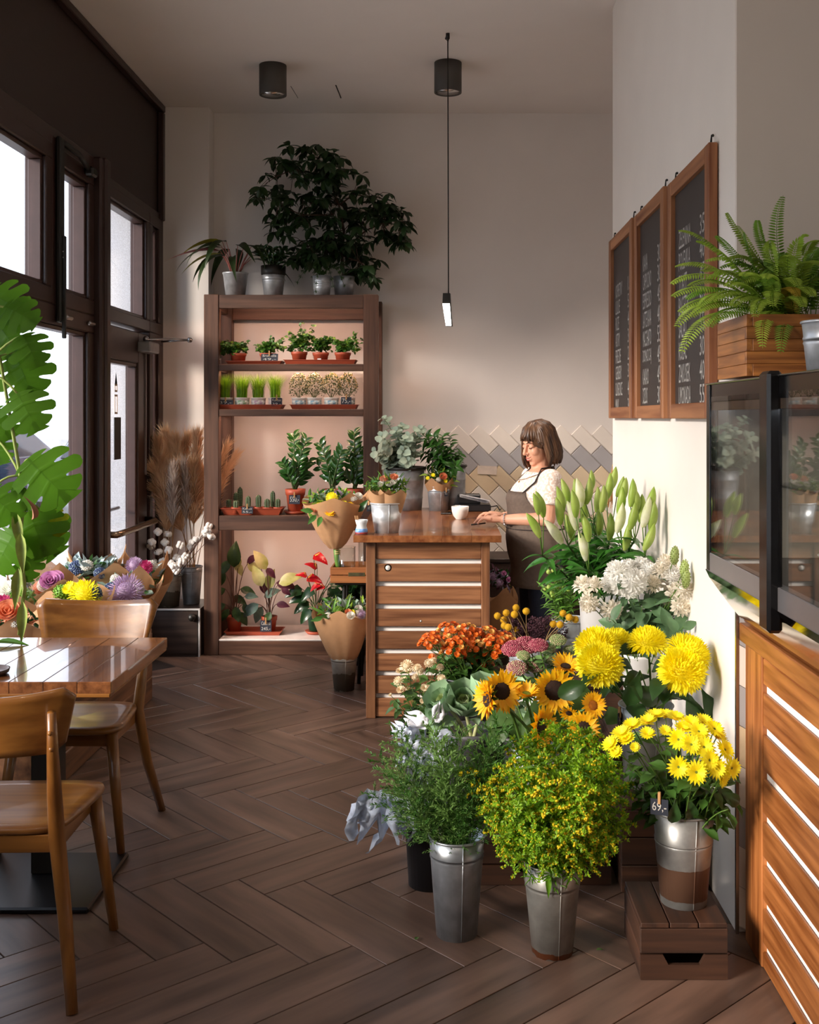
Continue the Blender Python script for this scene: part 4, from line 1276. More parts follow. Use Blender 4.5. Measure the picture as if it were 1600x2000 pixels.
def ivy(px, zb, label, h=0.07, reach=0.1, up=0.1, lean=0.0, trail=()):
    t = thing('potted_ivy', label, 'potted plant', (on(px, 0, Y), Y - .01, zb), 0)
    terracotta(t, h, 0.042, 0.053)
    mb = MB()
    P, D = [], []
    for k in range(34):
        a = U(0, 6.28); d = np.array([math.cos(a), math.sin(a), 0])
        e = d * U(.02, reach) * (1.25 if d[0] * lean > 0 else .95) + (lean * .02, 0, h + U(.0, up))
        ax = bez((0, 0, h * .8), d * .03 + (0, 0, h + up * U(.6, 1.0)), e, 6)
        mb.tube(ax, .0009, 4, 0, cap=False)
        for p in ax[2:]:
            for q in range(2):
                P.append(p + rvec(1)[0] * .006); D.append(d + rvec(1)[0] * .8)
    for (dx, dz) in trail:
        ax = bez((0, 0, h * .9), (dx * .5, -.03, h + .05), (dx, -.05, h + dz), 9)
        mb.tube(ax, .001, 4, 0, cap=False)
        for p in ax[2:]:
            for q in range(4):
                P.append(p + rvec(1)[0] * .01); D.append(rvec(1)[0] + (0, 0, -.2))
    n = len(P); k = int(n * .75)
    order = list(range(n)); RND.shuffle(order)
    P, D = np.array(P)[order], np.array(D)[order]
    leaflets(mb, P[:k], D[:k], .026, .026, 0, np.tile((0, -.6, 1.0), (k, 1)) + rvec(k) * .6)
    leaflets(mb, P[k:], D[k:], .022, .022, 1, np.tile((0, -.6, 1.0), (n - k, 1)) + rvec(n - k) * .6)
    mb.obj('foliage', [ig, ig2], t, kind='stuff')
for a in ((466, 1.94, 'ivy pot at the left end of the short tray with trailing shoots over the post', .07, .11, .09, -1, [(-.14, -.02), (-.17, .03), (-.12, .06), (-.15, -.06)]), (524, 1.94, 'ivy pot behind the black price tag on the short tray', .07, .085, .1, 0, [(.1, .08)]), (585, 1.945, 'tallest ivy pot, at the left end of the long tray', .075, .10, .14, 0, [(.1, .16), (-.12, .02), (.02, .19)]), (627, 1.945, 'ivy pot with a small white label, middle of the long tray', .07, .08, .11, 0, []), (670, 1.945, 'ivy pot at the right end of the long tray against the post', .07, .09, .1, 1, [(.09, .13), (.11, .02)])):
    ivy(*a)
pw = at(622, 700, Y - .06)
t = bpy.data.objects['potted_ivy.003']
MB().box((-0.016, -0.058, 0.01), (0.008, -0.055, 0.028)).obj('paper_label', mat('label_white', '#e9e9ea', .6), t)
price_tag((on(526, 0, 7.28), 7.285, 1.955), 0.115, 0.05, ['Bromelia', '49,-'], 'black chalk price tag leaning on the second ivy pot', -0.1, 0.15)

# ---- grass and small-flowered pots (z 1.634)
tray(on(430, 0, Y), on(554, 0, Y), Y - .08, Y + .08, 1.635, 0.030, 'terracotta tray under four pots of bright grass')
tray(on(570, 0, Y), on(699, 0, Y), Y - .08, Y + .08, 1.635, 0.030, 'terracotta tray under four pots of small white-flowering plants')
prn = mat('printed_pot', '#e6e4de', .4, col2='#7d9aa0', scale=30, contrast=(.5, .62)); gr = green('grass', '#86b424', trans=0.4, rnd=.1, var=.3); gr2 = green('grass_dark', '#5a8a1c')
def band_pot(t, h, rb, rt, bandc):
    mb = MB(); pot_body(mb, h, rb, rt, 0.002, 0.002, 22, .008, .86); mb.obj('pot', mat('white_pot', '#dcdad4', .4, var=.04), t)
    r0, r1 = rb + (rt - rb) * .22, rb + (rt - rb) * .72
    MB().lathe([(r0 + .0004, h * .22), (r0 + .001, h * .22), (r1 + .001, h * .72), (r1 + .0004, h * .72)], 22).obj('print_band', mat('print_' + bandc, bandc, .45, col2='#cfd3cb', scale=45, contrast=(.42, .6)), t)
for i, px in enumerate((441, 474, 506, 539)):
    t = thing('potted_grass', ['pot of bright green grass at the left post, behind a tilted price tag', 'second pot of bright green grass from the left post', 'third pot of bright green grass from the left post', 'pot of bright green grass behind the square price tag'][i], 'potted plant', (on(px, 0, Y), Y - .02, 1.64), 0, 'grass pots')
    band_pot(t, .072, .042, .05, '#7da07c' if i < 2 else '#a58aa0')
    mb = MB()
    for k in range(300):
        a = U(0, 6.28); d = np.array([math.cos(a), math.sin(a), 0]); r = U(0, .038)
        b = d * r + (0, 0, .06); L = U(.14, .185)
        e = b + d * U(.01, .075) + (0, 0, L)
        ax = bez(b, b + (0, 0, L * .7), e + (0, 0, -abs(U(0, .03))), 4)
        s = np.array([-d[1], d[0], 0]) * .0019
        V = []
        for j, p in enumerate(ax): V += [p - s * (1 - j / 3.2), p + s * (1 - j / 3.2)]
        mb.add(V, [(0, 1, 3, 2), (2, 3, 5, 4), (4, 5, 7, 6)], None, 0 if U(0, 1) < .75 else 1)
    mb.obj('grass_blades', [gr, gr2], t, kind='stuff')
fw = petal('small_white', '#e8e0c8'); fy = petal('small_cream', '#b79d5e'); bg_ = green('bushy', '#42512a')
for i, px in enumerate((585, 615, 648, 680)):
    t = thing('flowering_pot', ['pot of white-flowering bushy plant next to the grass pots', 'second white-flowering bushy pot, right of the first', 'third bushy pot with mostly brownish tips', 'bushy yellowish pot behind a price tag by the right post'][i], 'potted plant', (on(px, 0, Y), Y - .02, 1.64), 0, 'small flowering pots')
    band_pot(t, .072, .042, .05, '#6f93a6' if i < 3 else '#5f7a72')
    mb = MB()
    P = np.array([0, 0, .135]) + rvec(330, -.5, 1) * np.array([.064, .058, .10]) * np.array([[U(.5, 1) ** .5] for _ in range(330)])
    leaflets(mb, P, P - (0, 0, .07) + rvec(330) * .06, .017, .008, 0, hexa=False)
    Q = np.array([0, 0, .14]) + rvec(170, -.05, 1) * np.array([.066, .058, .098])
    k = [120, 110, 50, 25][i]
    for p in Q[:k]:
        pass
    dots(mb, Q[:k], .0055, 1, .6); dots(mb, Q[k:], .005, 2, .6)
    for kk in range(16):
        a = U(0, 6.28)
        mb.tube([(0, 0, .06), (.045 * math.cos(a), .04 * math.sin(a), .13)], .0012, 4, 0, cap=False)
    mb.obj('foliage', [bg_, fw, fy], t, kind='stuff')
# drooping bits
price_tag((on(440, 0, 7.275), 7.282, 1.66), .10, .035, ['39,-'], 'tilted black price tag on the first grass pot', 0, .1)
price_tag((on(540, 0, 7.275), 7.282, 1.655), .07, .055, ['Kaktus', '39,-'], 'square black price tag on the fourth grass pot', .05, .1)
price_tag((on(676, 0, 7.275), 7.282, 1.66), .07, .055, ['75,-'], 'black price tag marked seventy-five on the last flowering pot', -.05, .1)

# ---- cacti tray and zz plants (z .927)
Z4 = .928
tray(on(436, 0, 7.34), on(553, 0, 7.34), 7.26, 7.44, Z4, .045, 'deep terracotta tray filled with small cacti', .02)
cgr = mat('cactus', '#3f5334', .6, var=.25, scale=40); spn = mat('spine', '#cdbf9d', .6)
def cactus(px, Y, h, r, label):
    t = thing('cactus', label, 'cactus', (on(px, 0, Y), Y, Z4 + .008), 0, 'small cacti in the tray')
    mb = MB(); pot_body(mb, .042, .024, .03, .002, .002, 16, .01, .85); mb.obj('pot', TERRA, t)
    V, Fq = [], []; rib = 9; seg = rib * 2
    zs = np.linspace(0, 1, 9); z0 = .034
    for q in zs:
        rr = r * (1 if q < .7 else math.sqrt(max(0, 1 - ((q - .7) / .3) ** 2))) * (.85 + .15 * math.sin(min(q * 3, 1.57))) + .0005
        for k in range(seg):
            a = 2 * math.pi * k / seg
            f = 1.0 if k % 2 else .78
            V.append((rr * f * math.cos(a), rr * f * math.sin(a), z0 + q * h))
    for i in range(8):
        for k in range(seg):
            Fq.append((i * seg + k, i * seg + (k + 1) % seg, (i + 1) * seg + (k + 1) % seg, (i + 1) * seg + k))
    MB().add(V, Fq).obj('body', cgr, t)
    P = [V[i * seg + k] for i in range(1, 8) for k in range(1, seg, 2)]
    P = np.array(P); Dv = P - (0, 0, 0); Dv[:, 2] = .02
    sp = MB()
    for _ in range(3): leaflets(sp, P, Dv / np.linalg.norm(Dv[:, :2], axis=1, keepdims=True) + rvec(len(P)) * .8, .007, .0009, hexa=False)
    sp.obj('spines', spn, t, kind='stuff')
for a in ((447, 7.33, .06, .017, 'short cactus at the left end of the cactus tray, nearest the post'), (461, 7.38, .105, .017, 'second cactus from the left in the tray, in the back row'), (469, 7.40, .14, .018, 'tallest dark cactus standing in the back row of the tray'), (461, 7.29, .055, .017, 'small roundish cactus in the front row, left of the price tag'), (485, 7.31, .085, .017, 'blue-green cactus right behind the tray price tag'), (505, 7.33, .09, .019, 'stout cactus in the middle of the tray, right of the price tag'), (522, 7.31, .065, .019, 'short fat cactus, third from the right end of the tray'), (533, 7.36, .115, .016, 'slim pale cactus, second from the right end of the tray'), (543, 7.32, .065, .017, 'small cactus at the right end of the tray')):
    cactus(*a)
price_tag((on(483, 0, 7.245), 7.243, .94), .075, .045, ['Kaktus', '55,-'], 'black price tag marked fifty-five on the front of the cactus tray', 0, .1)
zl2 = leaf_me('leaf', .068, .034, green('zz_bright', '#2a5320', .22, trans=.15, coat=.35, rnd=.2), 'ovate', .25, .2, 6)
def zz(px, Y, zb, label, stems, h=.15):
    o = np.array([on(px, 0, Y), Y, zb])
    t = thing('zamioculcas', label, 'potted plant', o)
    terracotta(t, h, .048, .066)
    for (x, y, n) in stems:
        zz_stem(t, (U(-.02, .02), U(-.02, .02), h * .85), at(x, y, Y + U(-.05, .05)) - o, n, 1.05, zl2)
zz(577, 7.37, Z4 + .018, 'glossy zamioculcas in a terracotta pot with price tag, left of the others', [(574, 850, 15), (598, 858, 14), (553, 905, 9), (603, 900, 9), (600, 925, 7), (560, 925, 8), (585, 900, 9), (590, 880, 10)])
zz(649, 7.36, Z4 + .018, 'glossy zamioculcas in terracotta pot behind the paper bouquet', [(626, 868, 13), (618, 905, 6), (660, 905, 9), (668, 880, 12), (640, 920, 8), (650, 930, 7)])
zz(694, 7.42, Z4 + .018, 'taller zamioculcas next to the right post of the shelving unit', [(692, 845, 15), (705, 875, 12), (678, 885, 10), (700, 905, 9), (715, 920, 7), (672, 930, 7), (690, 930, 8)], .15)
for px in (577, 649, 694):
    t = thing('pot_saucer', {577: 'terracotta saucer under the zamioculcas with the price tag', 649: 'terracotta saucer under the zamioculcas behind the paper bouquet', 694: 'terracotta saucer under the zamioculcas next to the right post'}[px], 'saucer', (on(px, 0, 7.37), 7.37 if px < 690 else 7.42, Z4))
    MB().lathe([(0, 0), (.06, 0), (.078, .02), (.075, .02), (.06, .015), (0, .015)], 28).obj('dish', TERRA, t)
price_tag((on(575, 0, 7.285), 7.288, 1.0), .075, .06, ['550,-'], 'black price tag marked five hundred and fifty on the zamioculcas pot', -.06, .12)

# ---- foliage plants on the base shelf (z .105)
t = tray(on(444, 0, 7.45), on(552, 0, 7.45), 7.36, 7.54, .106, .026, 'terracotta tray under two calatheas on the lowest shelf')
cal = green('calathea', '#93963f', .4, col2='#d9d39a', scale=9, trans=.3); cald = green('calathea_dark', '#22381f', .4, trans=.15, col2='#3f5a2e'); calr = green('calathea_back', '#552436', .5, trans=.2); calg = green('calathea_grey', '#5b7468', .4, trans=.15)
LV = {}
for nm, m in (('pale', cal), ('dark', cald), ('red', calr), ('grey', calg)):
    V, Fq = leaf_geo(.16, .085, 'ovate', .45, .12, 8, .05)
    mbx = MB(); mbx.add(V, Fq, None, 0, True)
    LV[nm] = mbx.mesh('leaf', m)
def big_leaf_plant(name, px, Y, zb, label, leaves, h=.11, potm=None, rb=.04, rt=.052, stemm=None):
    o = np.array([on(px, 0, Y), Y, zb])
    t = thing(name, label, 'potted plant', o)
    terracotta(t, h, rb, rt, potm)
    for (x, y, dx, dy, nm, s) in leaves:
        p = at(x, y, Y + U(-.09, .06)) - o
        b = np.array([U(-.015, .015), U(-.015, .015), h * .8])
        MB().tube(bez(b, (b[0] * .5 + p[0] * .3, (b[1] + p[1]) / 2, p[2] * .8 + .02), p, 7), np.linspace(.0035, .002, 7), 5).obj('leaf_stalk', stemm or mat('calathea_stalk', '#5a3a2c', .6), t)
        inst('leaf', LV[nm], t, p, (dx, -.25, -dy), (-.2 * dx, -1, .7), s)
    return t
# entries: pixel of the leaf base, direction in the picture, look, size
big_leaf_plant('calathea', 458, 7.44, .115, 'tall dark calathea with an upright leaf, at the left end of the lowest shelf', [(457, 1108, .05, -1, 'dark', 1.15), (448, 1095, -.4, .6, 'dark', .8), (470, 1090, -.5, .9, 'pale', .6), (484, 1100, .8, .5, 'pale', .8), (440, 1120, -.5, .7, 'dark', .8), (465, 1100, .3, .9, 'pale', .6), (470, 1150, .9, .15, 'dark', .7), (455, 1165, .8, .3, 'dark', .7), (475, 1180, .6, .8, 'dark', .6), (447, 1190, -.5, .7, 'dark', .6), (460, 1185, .2, .9, 'dark', .7), (440, 1150, -.6, .3, 'dark', .7), (468, 1195, .5, .8, 'dark', .7), (478, 1165, 1, -.15, 'grey', .6), (440, 1180, -.8, .4, 'dark', .7)])
big_leaf_plant('calathea', 526, 7.44, .115, 'pale-leaved calathea with dark red leaf backs and a price tag', [(520, 1112, -.5, -1, 'pale', 1.0), (500, 1085, -1, .8, 'red', .6), (512, 1145, -.3, -.9, 'pale', 1.0), (524, 1150, .2, -.9, 'pale', .9), (545, 1140, .9, -.5, 'pale', 1.1), (520, 1110, .6, .5, 'red', .6), (540, 1138, 1, .1, 'red', .9), (516, 1165, .8, -.5, 'grey', .8), (505, 1180, -.8, .5, 'grey', .9), (512, 1185, -.4, .8, 'grey', .8), (540, 1180, .9, .0, 'red', .6), (550, 1150, .8, .4, 'red', .5), (510, 1135, .6, .9, 'red', .8), (528, 1195, -.3, .8, 'dark', .6)])
for k, nm in ((0, 'spathe'), (1, 'blade')):
    V, Fq = leaf_geo(.12 if k == 0 else .15, .09 if k == 0 else .095, 'heart', .35, .1, 8, .03)
    mbx = MB(); mbx.add(V, Fq, None, 0, True)
    LV[nm] = mbx.mesh('leaf' if k else 'spathe', petal('anthurium', '#a3141f', trans=.12, rough=.25) if k == 0 else green('anthurium', '#1c3a1d', .3, coat=.2))
an = big_leaf_plant('anthurium', 617, 7.44, .128, 'red-flowering anthurium in a dark green pot on the lowest shelf', [(590, 1150, -.9, .3, 'blade', .9), (600, 1165, -1, .2, 'blade', .9), (603, 1175, -.9, .6, 'blade', .9), (640, 1150, .9, .35, 'blade', 1), (650, 1165, .9, .3, 'blade', 1), (630, 1170, .8, .6, 'blade', 1), (645, 1140, .8, -.1, 'blade', .9), (612, 1150, -.6, .5, 'blade', .8), (622, 1185, .3, .8, 'blade', .8), (605, 1190, -.5, .7, 'blade', .8), (660, 1185, .9, .3, 'blade', .9), (640, 1190, .7, .5, 'blade', .8)], .13, mat('green_pot', '#1f4a33', .4), .046, .06, DSTEM)
oo = np.array(an.location)
for (x, y, dx, dy, s) in ((613, 1084, .9, .35, 1.0), (620, 1110, -.9, -.6, .8), (600, 1128, .9, .1, 1.0), (600, 1125, -.9, -.3, .7), (625, 1140, -.7, .35, .7), (635, 1145, -.9, .2, .6), (650, 1128, .9, -.2, .6), (648, 1120, .5, .6, .6)):
    p = at(x, y, 7.38 + U(-.05, .05)) - oo
    MB().tube(bez((0, 0, .11), (p[0] * .4, 0, p[2] * .7), p, 7), np.linspace(.003, .002, 7), 5).obj('flower_stalk', DSTEM, an)
    f = inst('flower', LV['spathe'], an, p, (dx, -.3, -dy), (-.1, -.6, 1), s)
    MB().tube([(0, .012, .002), (0.0, .03, .02), (0, .045, .045)], [.004, .0045, .002], 6).obj('spadix', mat('spadix', '#d8b04a', .6), f)
t = thing('pot_saucer', 'terracotta saucer under the green anthurium pot', 'saucer', (on(617, 0, 7.44), 7.44, .106))
MB().lathe([(0, 0), (.058, 0), (.075, .021), (.072, .021), (.058, .016), (0, .016)], 28).obj('dish', TERRA, t)
price_tag((on(519, 0, 7.345), 7.35, .135), .075, .075, ['Calathea', '245,-'], 'black price tag marked two hundred and forty-five on the calathea pot', .08, .15)
# stones on the shelf edge left of the cacti
t = thing('pebble', 'small grey pebble on the shelf beside the cactus tray', 'pebble', (on(431, 0, 7.32), 7.32, Z4 + .01))
MB().ball((0, 0, 0), (.018, .014, .012), 9, 6).obj('stone', mat('stone', '#8b7d72', .8), t)
# ================================================================ things on and around the sales counter
CT = 0.966
def flower(head, t, p, d, s=1.0, roll=0.0, name='flower_head'):
    """head mesh (axis +z) set on p looking along d"""
    d = nrm(d)
    x = np.cross((0.13, 0.9, 0.3), d); x = nrm(x); y = np.cross(d, x)
    c, q = math.cos(roll), math.sin(roll)
    x, y = c * x + q * y, c * y - q * x
    T = np.eye(4); T[:3, 0], T[:3, 1], T[:3, 2], T[:3, 3] = x * s, y * s, d * s, p
    o = link(name, head, t); o.matrix_basis = Matrix(T.tolist())
    return o
HEAD = {}
YEL = petal('yellow', '#ffee00', '#fff83a', trans=.35); SUNY = petal('sun', '#fbae00', '#ffd21a'); ORA = petal('orange', '#c8500f', '#ee7a1c'); CREAM = petal('cream', '#f1dcae'); PINKM = petal('mauve', '#a98aae', '#c9b0cc'); WHI = petal('white', '#f4f1e8'); ROSA = petal('rosa', '#d795c3'); SALM = petal('salmon', '#e89a72')
DISC = mat('disc_dark', '#2a160c', .9, var=.4, scale=120, bump=.5); GCTR = mat('centre_green', '#6d7a1c', .8, var=.3, scale=120); YCTR = mat('centre_yellow', '#d7a215', .8, var=.3, scale=120)
HEAD['small_sun'] = daisy_head('flower_head', .034, 18, SUNY, DISC, 2, .42, .25)
HEAD['yellow_spray'] = daisy_head('flower_head', .02, 14, YEL, YCTR, 2, .3, .3)
HEAD['mauve'] = pompon_head('flower_head', .05, PINKM, 200, .6, .5, .07)
HEAD['rosa'] = rose_head('flower_head', .03, ROSA, 4, .9); HEAD['salmon'] = rose_head('flower_head', .03, SALM, 4, .6); HEAD['white_rose'] = rose_head('flower_head', .028, WHI, 4, .5)
HEAD['yellow_pom'] = pompon_head('flower_head', .035, YEL, 150, .6, .45, .1)
HEAD['green_pom'] = bead_dome('flower_head', .022, 90, green('pom_green', '#7fae3a'), .16, .95)
HEAD['white_bead'] = bead_dome('flower_head', .02, 60, WHI, .2, .8)
LF = {}
LF['mid'] = leaf_me('leaf', .07, .03, green('mid', '#4a7a35'), 'ovate', .3, .15, 5)
LF['dark'] = leaf_me('leaf', .08, .035, green('deep', '#2c5424', .35), 'ovate', .3, .15, 5)
LF['lime'] = leaf_me('leaf', .05, .022, green('lime', '#8fae3c'), 'lance', .3, .15, 5)
LF['euc'] = leaf_me('leaf', .045, .04, green('euc', '#8fa595', .6, trans=.1), 'ellip', .15, .1, 5)
LF['blade'] = leaf_me('leaf', .11, .018, green('blade', '#5d8c3a'), 'lance', .4, .2, 6)
def filler(t, n, c, r, spec, name='greenery', up=.6):
    """loose greenery of a tied bunch: spec = list of (material, length, width)"""
    mb = MB()
    for i, (m, L, W) in enumerate(spec):
        k = n // len(spec)
        P = np.asarray(c, float) + rvec(k, -.3, 1) * np.asarray(r) * np.array([[U(.4, 1)] for _ in range(k)])
        D = rvec(k) + (0, 0, up)
        leaflets(mb, P, D, np.array([U(.7, 1.2) * L for _ in range(k)]), W, i)
    return mb.obj(name, [s[0] for s in spec], t, kind='stuff')
gM, gL, gD, gE = MATS['leaf_mid'], MATS['leaf_lime'], MATS['leaf_deep'], MATS['leaf_euc']
LAV = petal('lavender', '#8b7f9c')

# ---- big bright bucket with two paper-wrapped posies
bx = at(755, 1040, 5.80)
p = (bx[0], 5.81, CT)
bucket(p, .158, .064, .088, galv('bright_zinc', '#d6d9dc', .3, None, .4), 'bright new zinc bucket at the front edge of the counter top', bands=(), fill=.3)
for i, (dx, dy, ph, lab) in enumerate(((-.035, 0, .6, 'kraft-wrapped posy in the bright bucket, left one with loose greenery'), (.042, -.01, 2.2, 'kraft-wrapped posy in the bright bucket, right one of the pair'))):
    t = thing('wrapped_posy', lab, 'bouquet', (p[0] + dx * .6, p[1] + dy, CT + .06), 0, 'posies in the bright bucket')
    kraft_wrap('wrapping_paper', t, .175, .03, .075, (dx * 1.0, 0), 32, .18, ph, 4)
    c = np.array([dx * .2, 0, .175])
    filler(t, 150, c, (.085 if i else .10, .06, .065), [(gM, .04, .012), (gL, .035, .01), (MATS['leaf_blade'], .05, .008)])
    for q in range(3):
        flower(HEAD['salmon' if q == 0 else 'white_rose'], t, c + (U(-.03, .03), -.035, U(.02, .06)), (U(-.3, .3), -.6, .7), .7)
    MB().tube([(0, 0, -.05), (0, 0, .08)], .012, 7).obj('stems', STEM, t)
# clothes peg tag
t = price_tag((p[0] - .092, p[1] - .02, CT + .115), .03, .035, ['49,-'], 'small black tag clipped to the rim of the bright bucket', .7, -.3)
# printed glass yoghurt pot with sticks
q = at(706, 1041, 5.72)
t = thing('yoghurt_glass', 'small glass pot with blue and red print at the counter corner', 'jar', (q[0], 5.73, CT))
MB().lathe([(0, 0), (.030, 0), (.033, .006), (.030, .026), (.026, .045), (.031, .062), (.034, .076), (.031, .076), (.028, .062), (.023, .045), (.027, .026), (.029, .008), (0, .006)], 28).obj('glass', mat('frosted_glass', '#d5d9dc', .15, var=.03), t)
MB().lathe([(.0335, .007), (.0318, .022), (.0302, .030)], 28).obj('print', mat('print_blue', '#3e78c8', .4, col2='#8fb8e8', scale=60), t)
MB().lathe([(.0312, .001), (.0342, .006), (.0338, .012)], 28).obj('print', mat('print_red', '#6e2430', .4, col2='#a8453e', scale=80), t)
for k in range(3):
    MB().tube([(-.02 + .006 * k, -.005, .02), (-.034 + .007 * k, -.012, .098)], .0018, 5).obj('stick', mat('peg_wood', '#b58a5a', .6), t)
# ---- cup
q = at(899, 1014, 6.2)
cupY = (EYE - CT) * FPX / (1014 - CPY)
t = thing('coffee_cup', 'white porcelain cup without saucer on the counter', 'cup', (on(899, 0, cupY), cupY, CT))
POR = mat('porcelain', '#f1ece6', .12, var=.01)
MB().lathe([(0, 0), (.026, 0), (.028, .003), (.043, .022), (.051, .05), (.053, .078), (.0505, .078), (.047, .05), (.038, .022), (0, .012)], 36).obj('cup_body', POR, t)
MB().tube(bez((.01, 0.05, .065), (.015, .1, .05), (.01, 0.036, .022), 9), .005, 6).obj('handle', POR, t)
# ---- phone lying behind the cup
t = thing('phone', 'dark flat phone lying beside the white cup', 'phone', (on(872, 0, 6.97), 6.95, CT))
MB().box((-.035, -.06, 0), (.035, .06, .009), bev=.004).obj('phone_body', BLACK, t)
MB().box((-.031, -.055, .0088), (.031, .055, .0096)).obj('screen', mat('screen', '#1b1512', .08), t)
# ---- cash drawer with receipt printer and papers
cy = 7.18
t = thing('cash_register', 'black till box with papers on it at the back of the counter', 'cash register', (on(921, 0, cy), cy, CT))
MB().box((-.115, -.09, 0), (.125, .15, .045), bev=.006).obj('till_box', mat('till_black', '#1d1d1f', .4), t)
MB().box((-.09, .0, .045), (.06, .13, .105), bev=.006).obj('printer', mat('till_black', '#1d1d1f', .4), t)
MB().tube([(.125, .05, .02), (.17, .02, .03), (.185, -.02, .004), (.2, .1, .003)], .004, 6).obj('cord', BLACK, t)
t = thing('paper_pile', 'loose printed leaflets lying slanted on the black till', 'papers', (on(922, 0, cy - .05), cy - .05, CT + .046))
for k in range(4):
    MB().quadbox([(-.08 + .004 * k, -.05, .05 + .004 * k), (.1 + .006 * k, -.055, .01 + .004 * k), (.1 + .004 * k, .03, .012 + .004 * k), (-.08, .03, .052 + .004 * k)], None, (0, 0, .0012)).obj('sheet', mat('paper_grey', '#c9c6c8', .6, col2='#8f8f97', scale=18, contrast=(.55, .62)), t)
MB().quadbox([(-.03, -.052, .0505), (.06, -.056, .031), (.06, -.03, .032), (-.03, -.03, .052)], None, (0, 0, .002)).obj('picture', mat('leaflet_print', '#4a4c58', .4), t)
# ---- black bins and buckets with greens at the back
cyb = 7.28
bins = [(793, 7.45, .105, .125, .285, CT, 'large grey bin with black rim holding eucalyptus, at the counter back'), (888, 7.62, .085, .10, .30, CT, 'grey bin with black rim behind the small posy bucket on the counter')]
for (px, Yb, rb, rt, h, zb, lab) in bins[:1]:
    t = thing('flower_bin', lab, 'bucket', (on(px, 0, 7.26), 7.26, CT))
    mb = MB(); pot_body(mb, h, rb, rt, .004, .0, 36, 0, .5, (.08, .2)); mb.obj('body', galv('bin_grey', '#a0a2a6', .42, None, .6), t)
    MB().tube([(rt * 1.01 * math.cos(a), rt * 1.01 * math.sin(a), h - .01) for a in np.linspace(0, 6.283, 37)], .012, 8, cap=False).obj('rim', BLACK, t)
px, Yb, rb, rt, h, zb, lab = bins[1]
t = thing('flower_bin', lab, 'bucket', (on(888, 0, 7.29), 7.29, CT))
mb = MB(); pot_body(mb, .30, .07, .075, .004, .0, 36, 0, .5, (.08, .2)); mb.obj('body', MATS['bin_grey'], t)
MB().tube([(.076 * math.cos(a), .076 * math.sin(a), .29) for a in np.linspace(0, 6.283, 37)], .010, 8, cap=False).obj('rim', BLACK, t)
# eucalyptus stems
ba = np.array([on(793, 0, 7.26), 7.26, CT])
ecol = green('euc_pale', '#9fb09c', .6, trans=.12, rnd=.12); LFe = leaf_me('leaf', .05, .046, ecol, 'ellip', .15, .1, 5); LFf = leaf_me('leaf', .036, .03, MATS['leaf_euc'], 'ellip', .2, .1, 5)
def sprig(name, lab, group, base, tip, n, lf, cat='foliage stem', bend=.05, sc=1.0, stem=STEM, r=.0028, start=.35, spread=1.0, outname='leaf', cap=None, up=.35):
    """cut stem with leaves in pairs along its outer part"""
    t = thing(name, lab, cat, base, 0, group)
    rel_ = np.asarray(tip) - np.asarray(base)
    ax = np.array(bez((0, 0, 0), rel_ * .55 + np.array([rel_[0] * -.15, rel_[1] * -.15, bend]), rel_, 9))
    MB().tube(ax, np.linspace(r, r * .5, 9), 5).obj('stem', stem, t)
    for k in range(n):
        q = start + (1 - start) * (k + .5) / n
        i = min(int(q * 8), 7); f = q * 8 - i
        p = ax[i] * (1 - f) + ax[i + 1] * f
        td = nrm(ax[i + 1] - ax[i])
        a = k * 2.4 + U(-.4, .4)
        s1 = nrm(np.cross(td, (0.3, 1, .2))); s2 = np.cross(td, s1)
        d = (s1 * math.cos(a) + s2 * math.sin(a)) * spread + td * up
        lfk = lf if not isinstance(lf, (list, tuple)) else lf[k % len(lf)]
        inst(outname, lfk, t, p, d, td + (0, -.3, .5), sc * U(.75, 1.15) * (1.1 - .4 * (q - start)), U(-.4, .4))
    return t, ax
for k, (x, y) in enumerate(((752, 815), (745, 850), (760, 870), (775, 840), (790, 830), (800, 850), (742, 890), (770, 885), (812, 870), (790, 880), (822, 835), (755, 905), (800, 900), (735, 880))):
    sprig('eucalyptus_stem', 'pale grey-green eucalyptus stem in the big bin on the counter', 'eucalyptus in the big bin', ba + (U(-.05, .05), U(-.05, .05), .15), at(x - 4, y, 7.12 + U(-.08, .1)), 25, [LFe, LFf], 'foliage stem', .08, 1.35, start=.3)
LFd = leaf_me('leaf', .078, .034, green('ruscus', '#2f5a1e', .32, coat=.2, rnd=.25), 'ovate', .3, .15, 6)
bb_ = np.array([on(880, 0, 7.29), 7.29, CT])
for k, (x, y) in enumerate(((822, 838), (835, 855), (850, 850), (865, 865), (880, 875), (845, 880), (860, 895), (828, 880), (890, 895), (870, 890), (840, 905), (905, 885), (855, 870), (832, 850), (895, 910), (882, 850), (868, 850))):
    sprig('ruscus_stem', 'dark glossy green leaf stem in the narrow bin on the counter', 'dark green stems in the narrow bin', bb_ + (U(-.03, .03), U(-.03, .03), .16), at(x - 5, y, 7.22 + U(-.1, .08)), 14, LFd, 'foliage stem', .06, 1.0)
# small bucket with posy
yq = (EYE - CT) * FPX / (997 - CPY)
t0 = np.array([on(857, 0, yq), yq, CT])
bucket(t0, .158, .062, .075, GALV, 'slim zinc bucket with a paper posy in the middle of the counter', bands=(.78, .84), fill=.4)
t = thing('wrapped_posy', 'small kraft-wrapped posy with yellow flower in the slim bucket', 'bouquet', t0 + (0, 0, .065))
kraft_wrap('wrapping_paper', t, .155, .03, .095, (-.0, 0), 36, .3, 1.1, 4)
filler(t, 150, (0, 0, .15), (.09, .06, .06), [(gM, .045, .014), (gL, .05, .014), (gD, .05, .015)])
for (x, z, hd) in ((-.07, .15, 'yellow_spray'), (-.035, .17, 'yellow_spray'), (0, .14, 'white_bead'), (.03, .16, 'salmon'), (.045, .13, 'yellow_spray')):
    flower(HEAD[hd], t, (x, -.06, z), (x * 4, -.8, .5), .8)
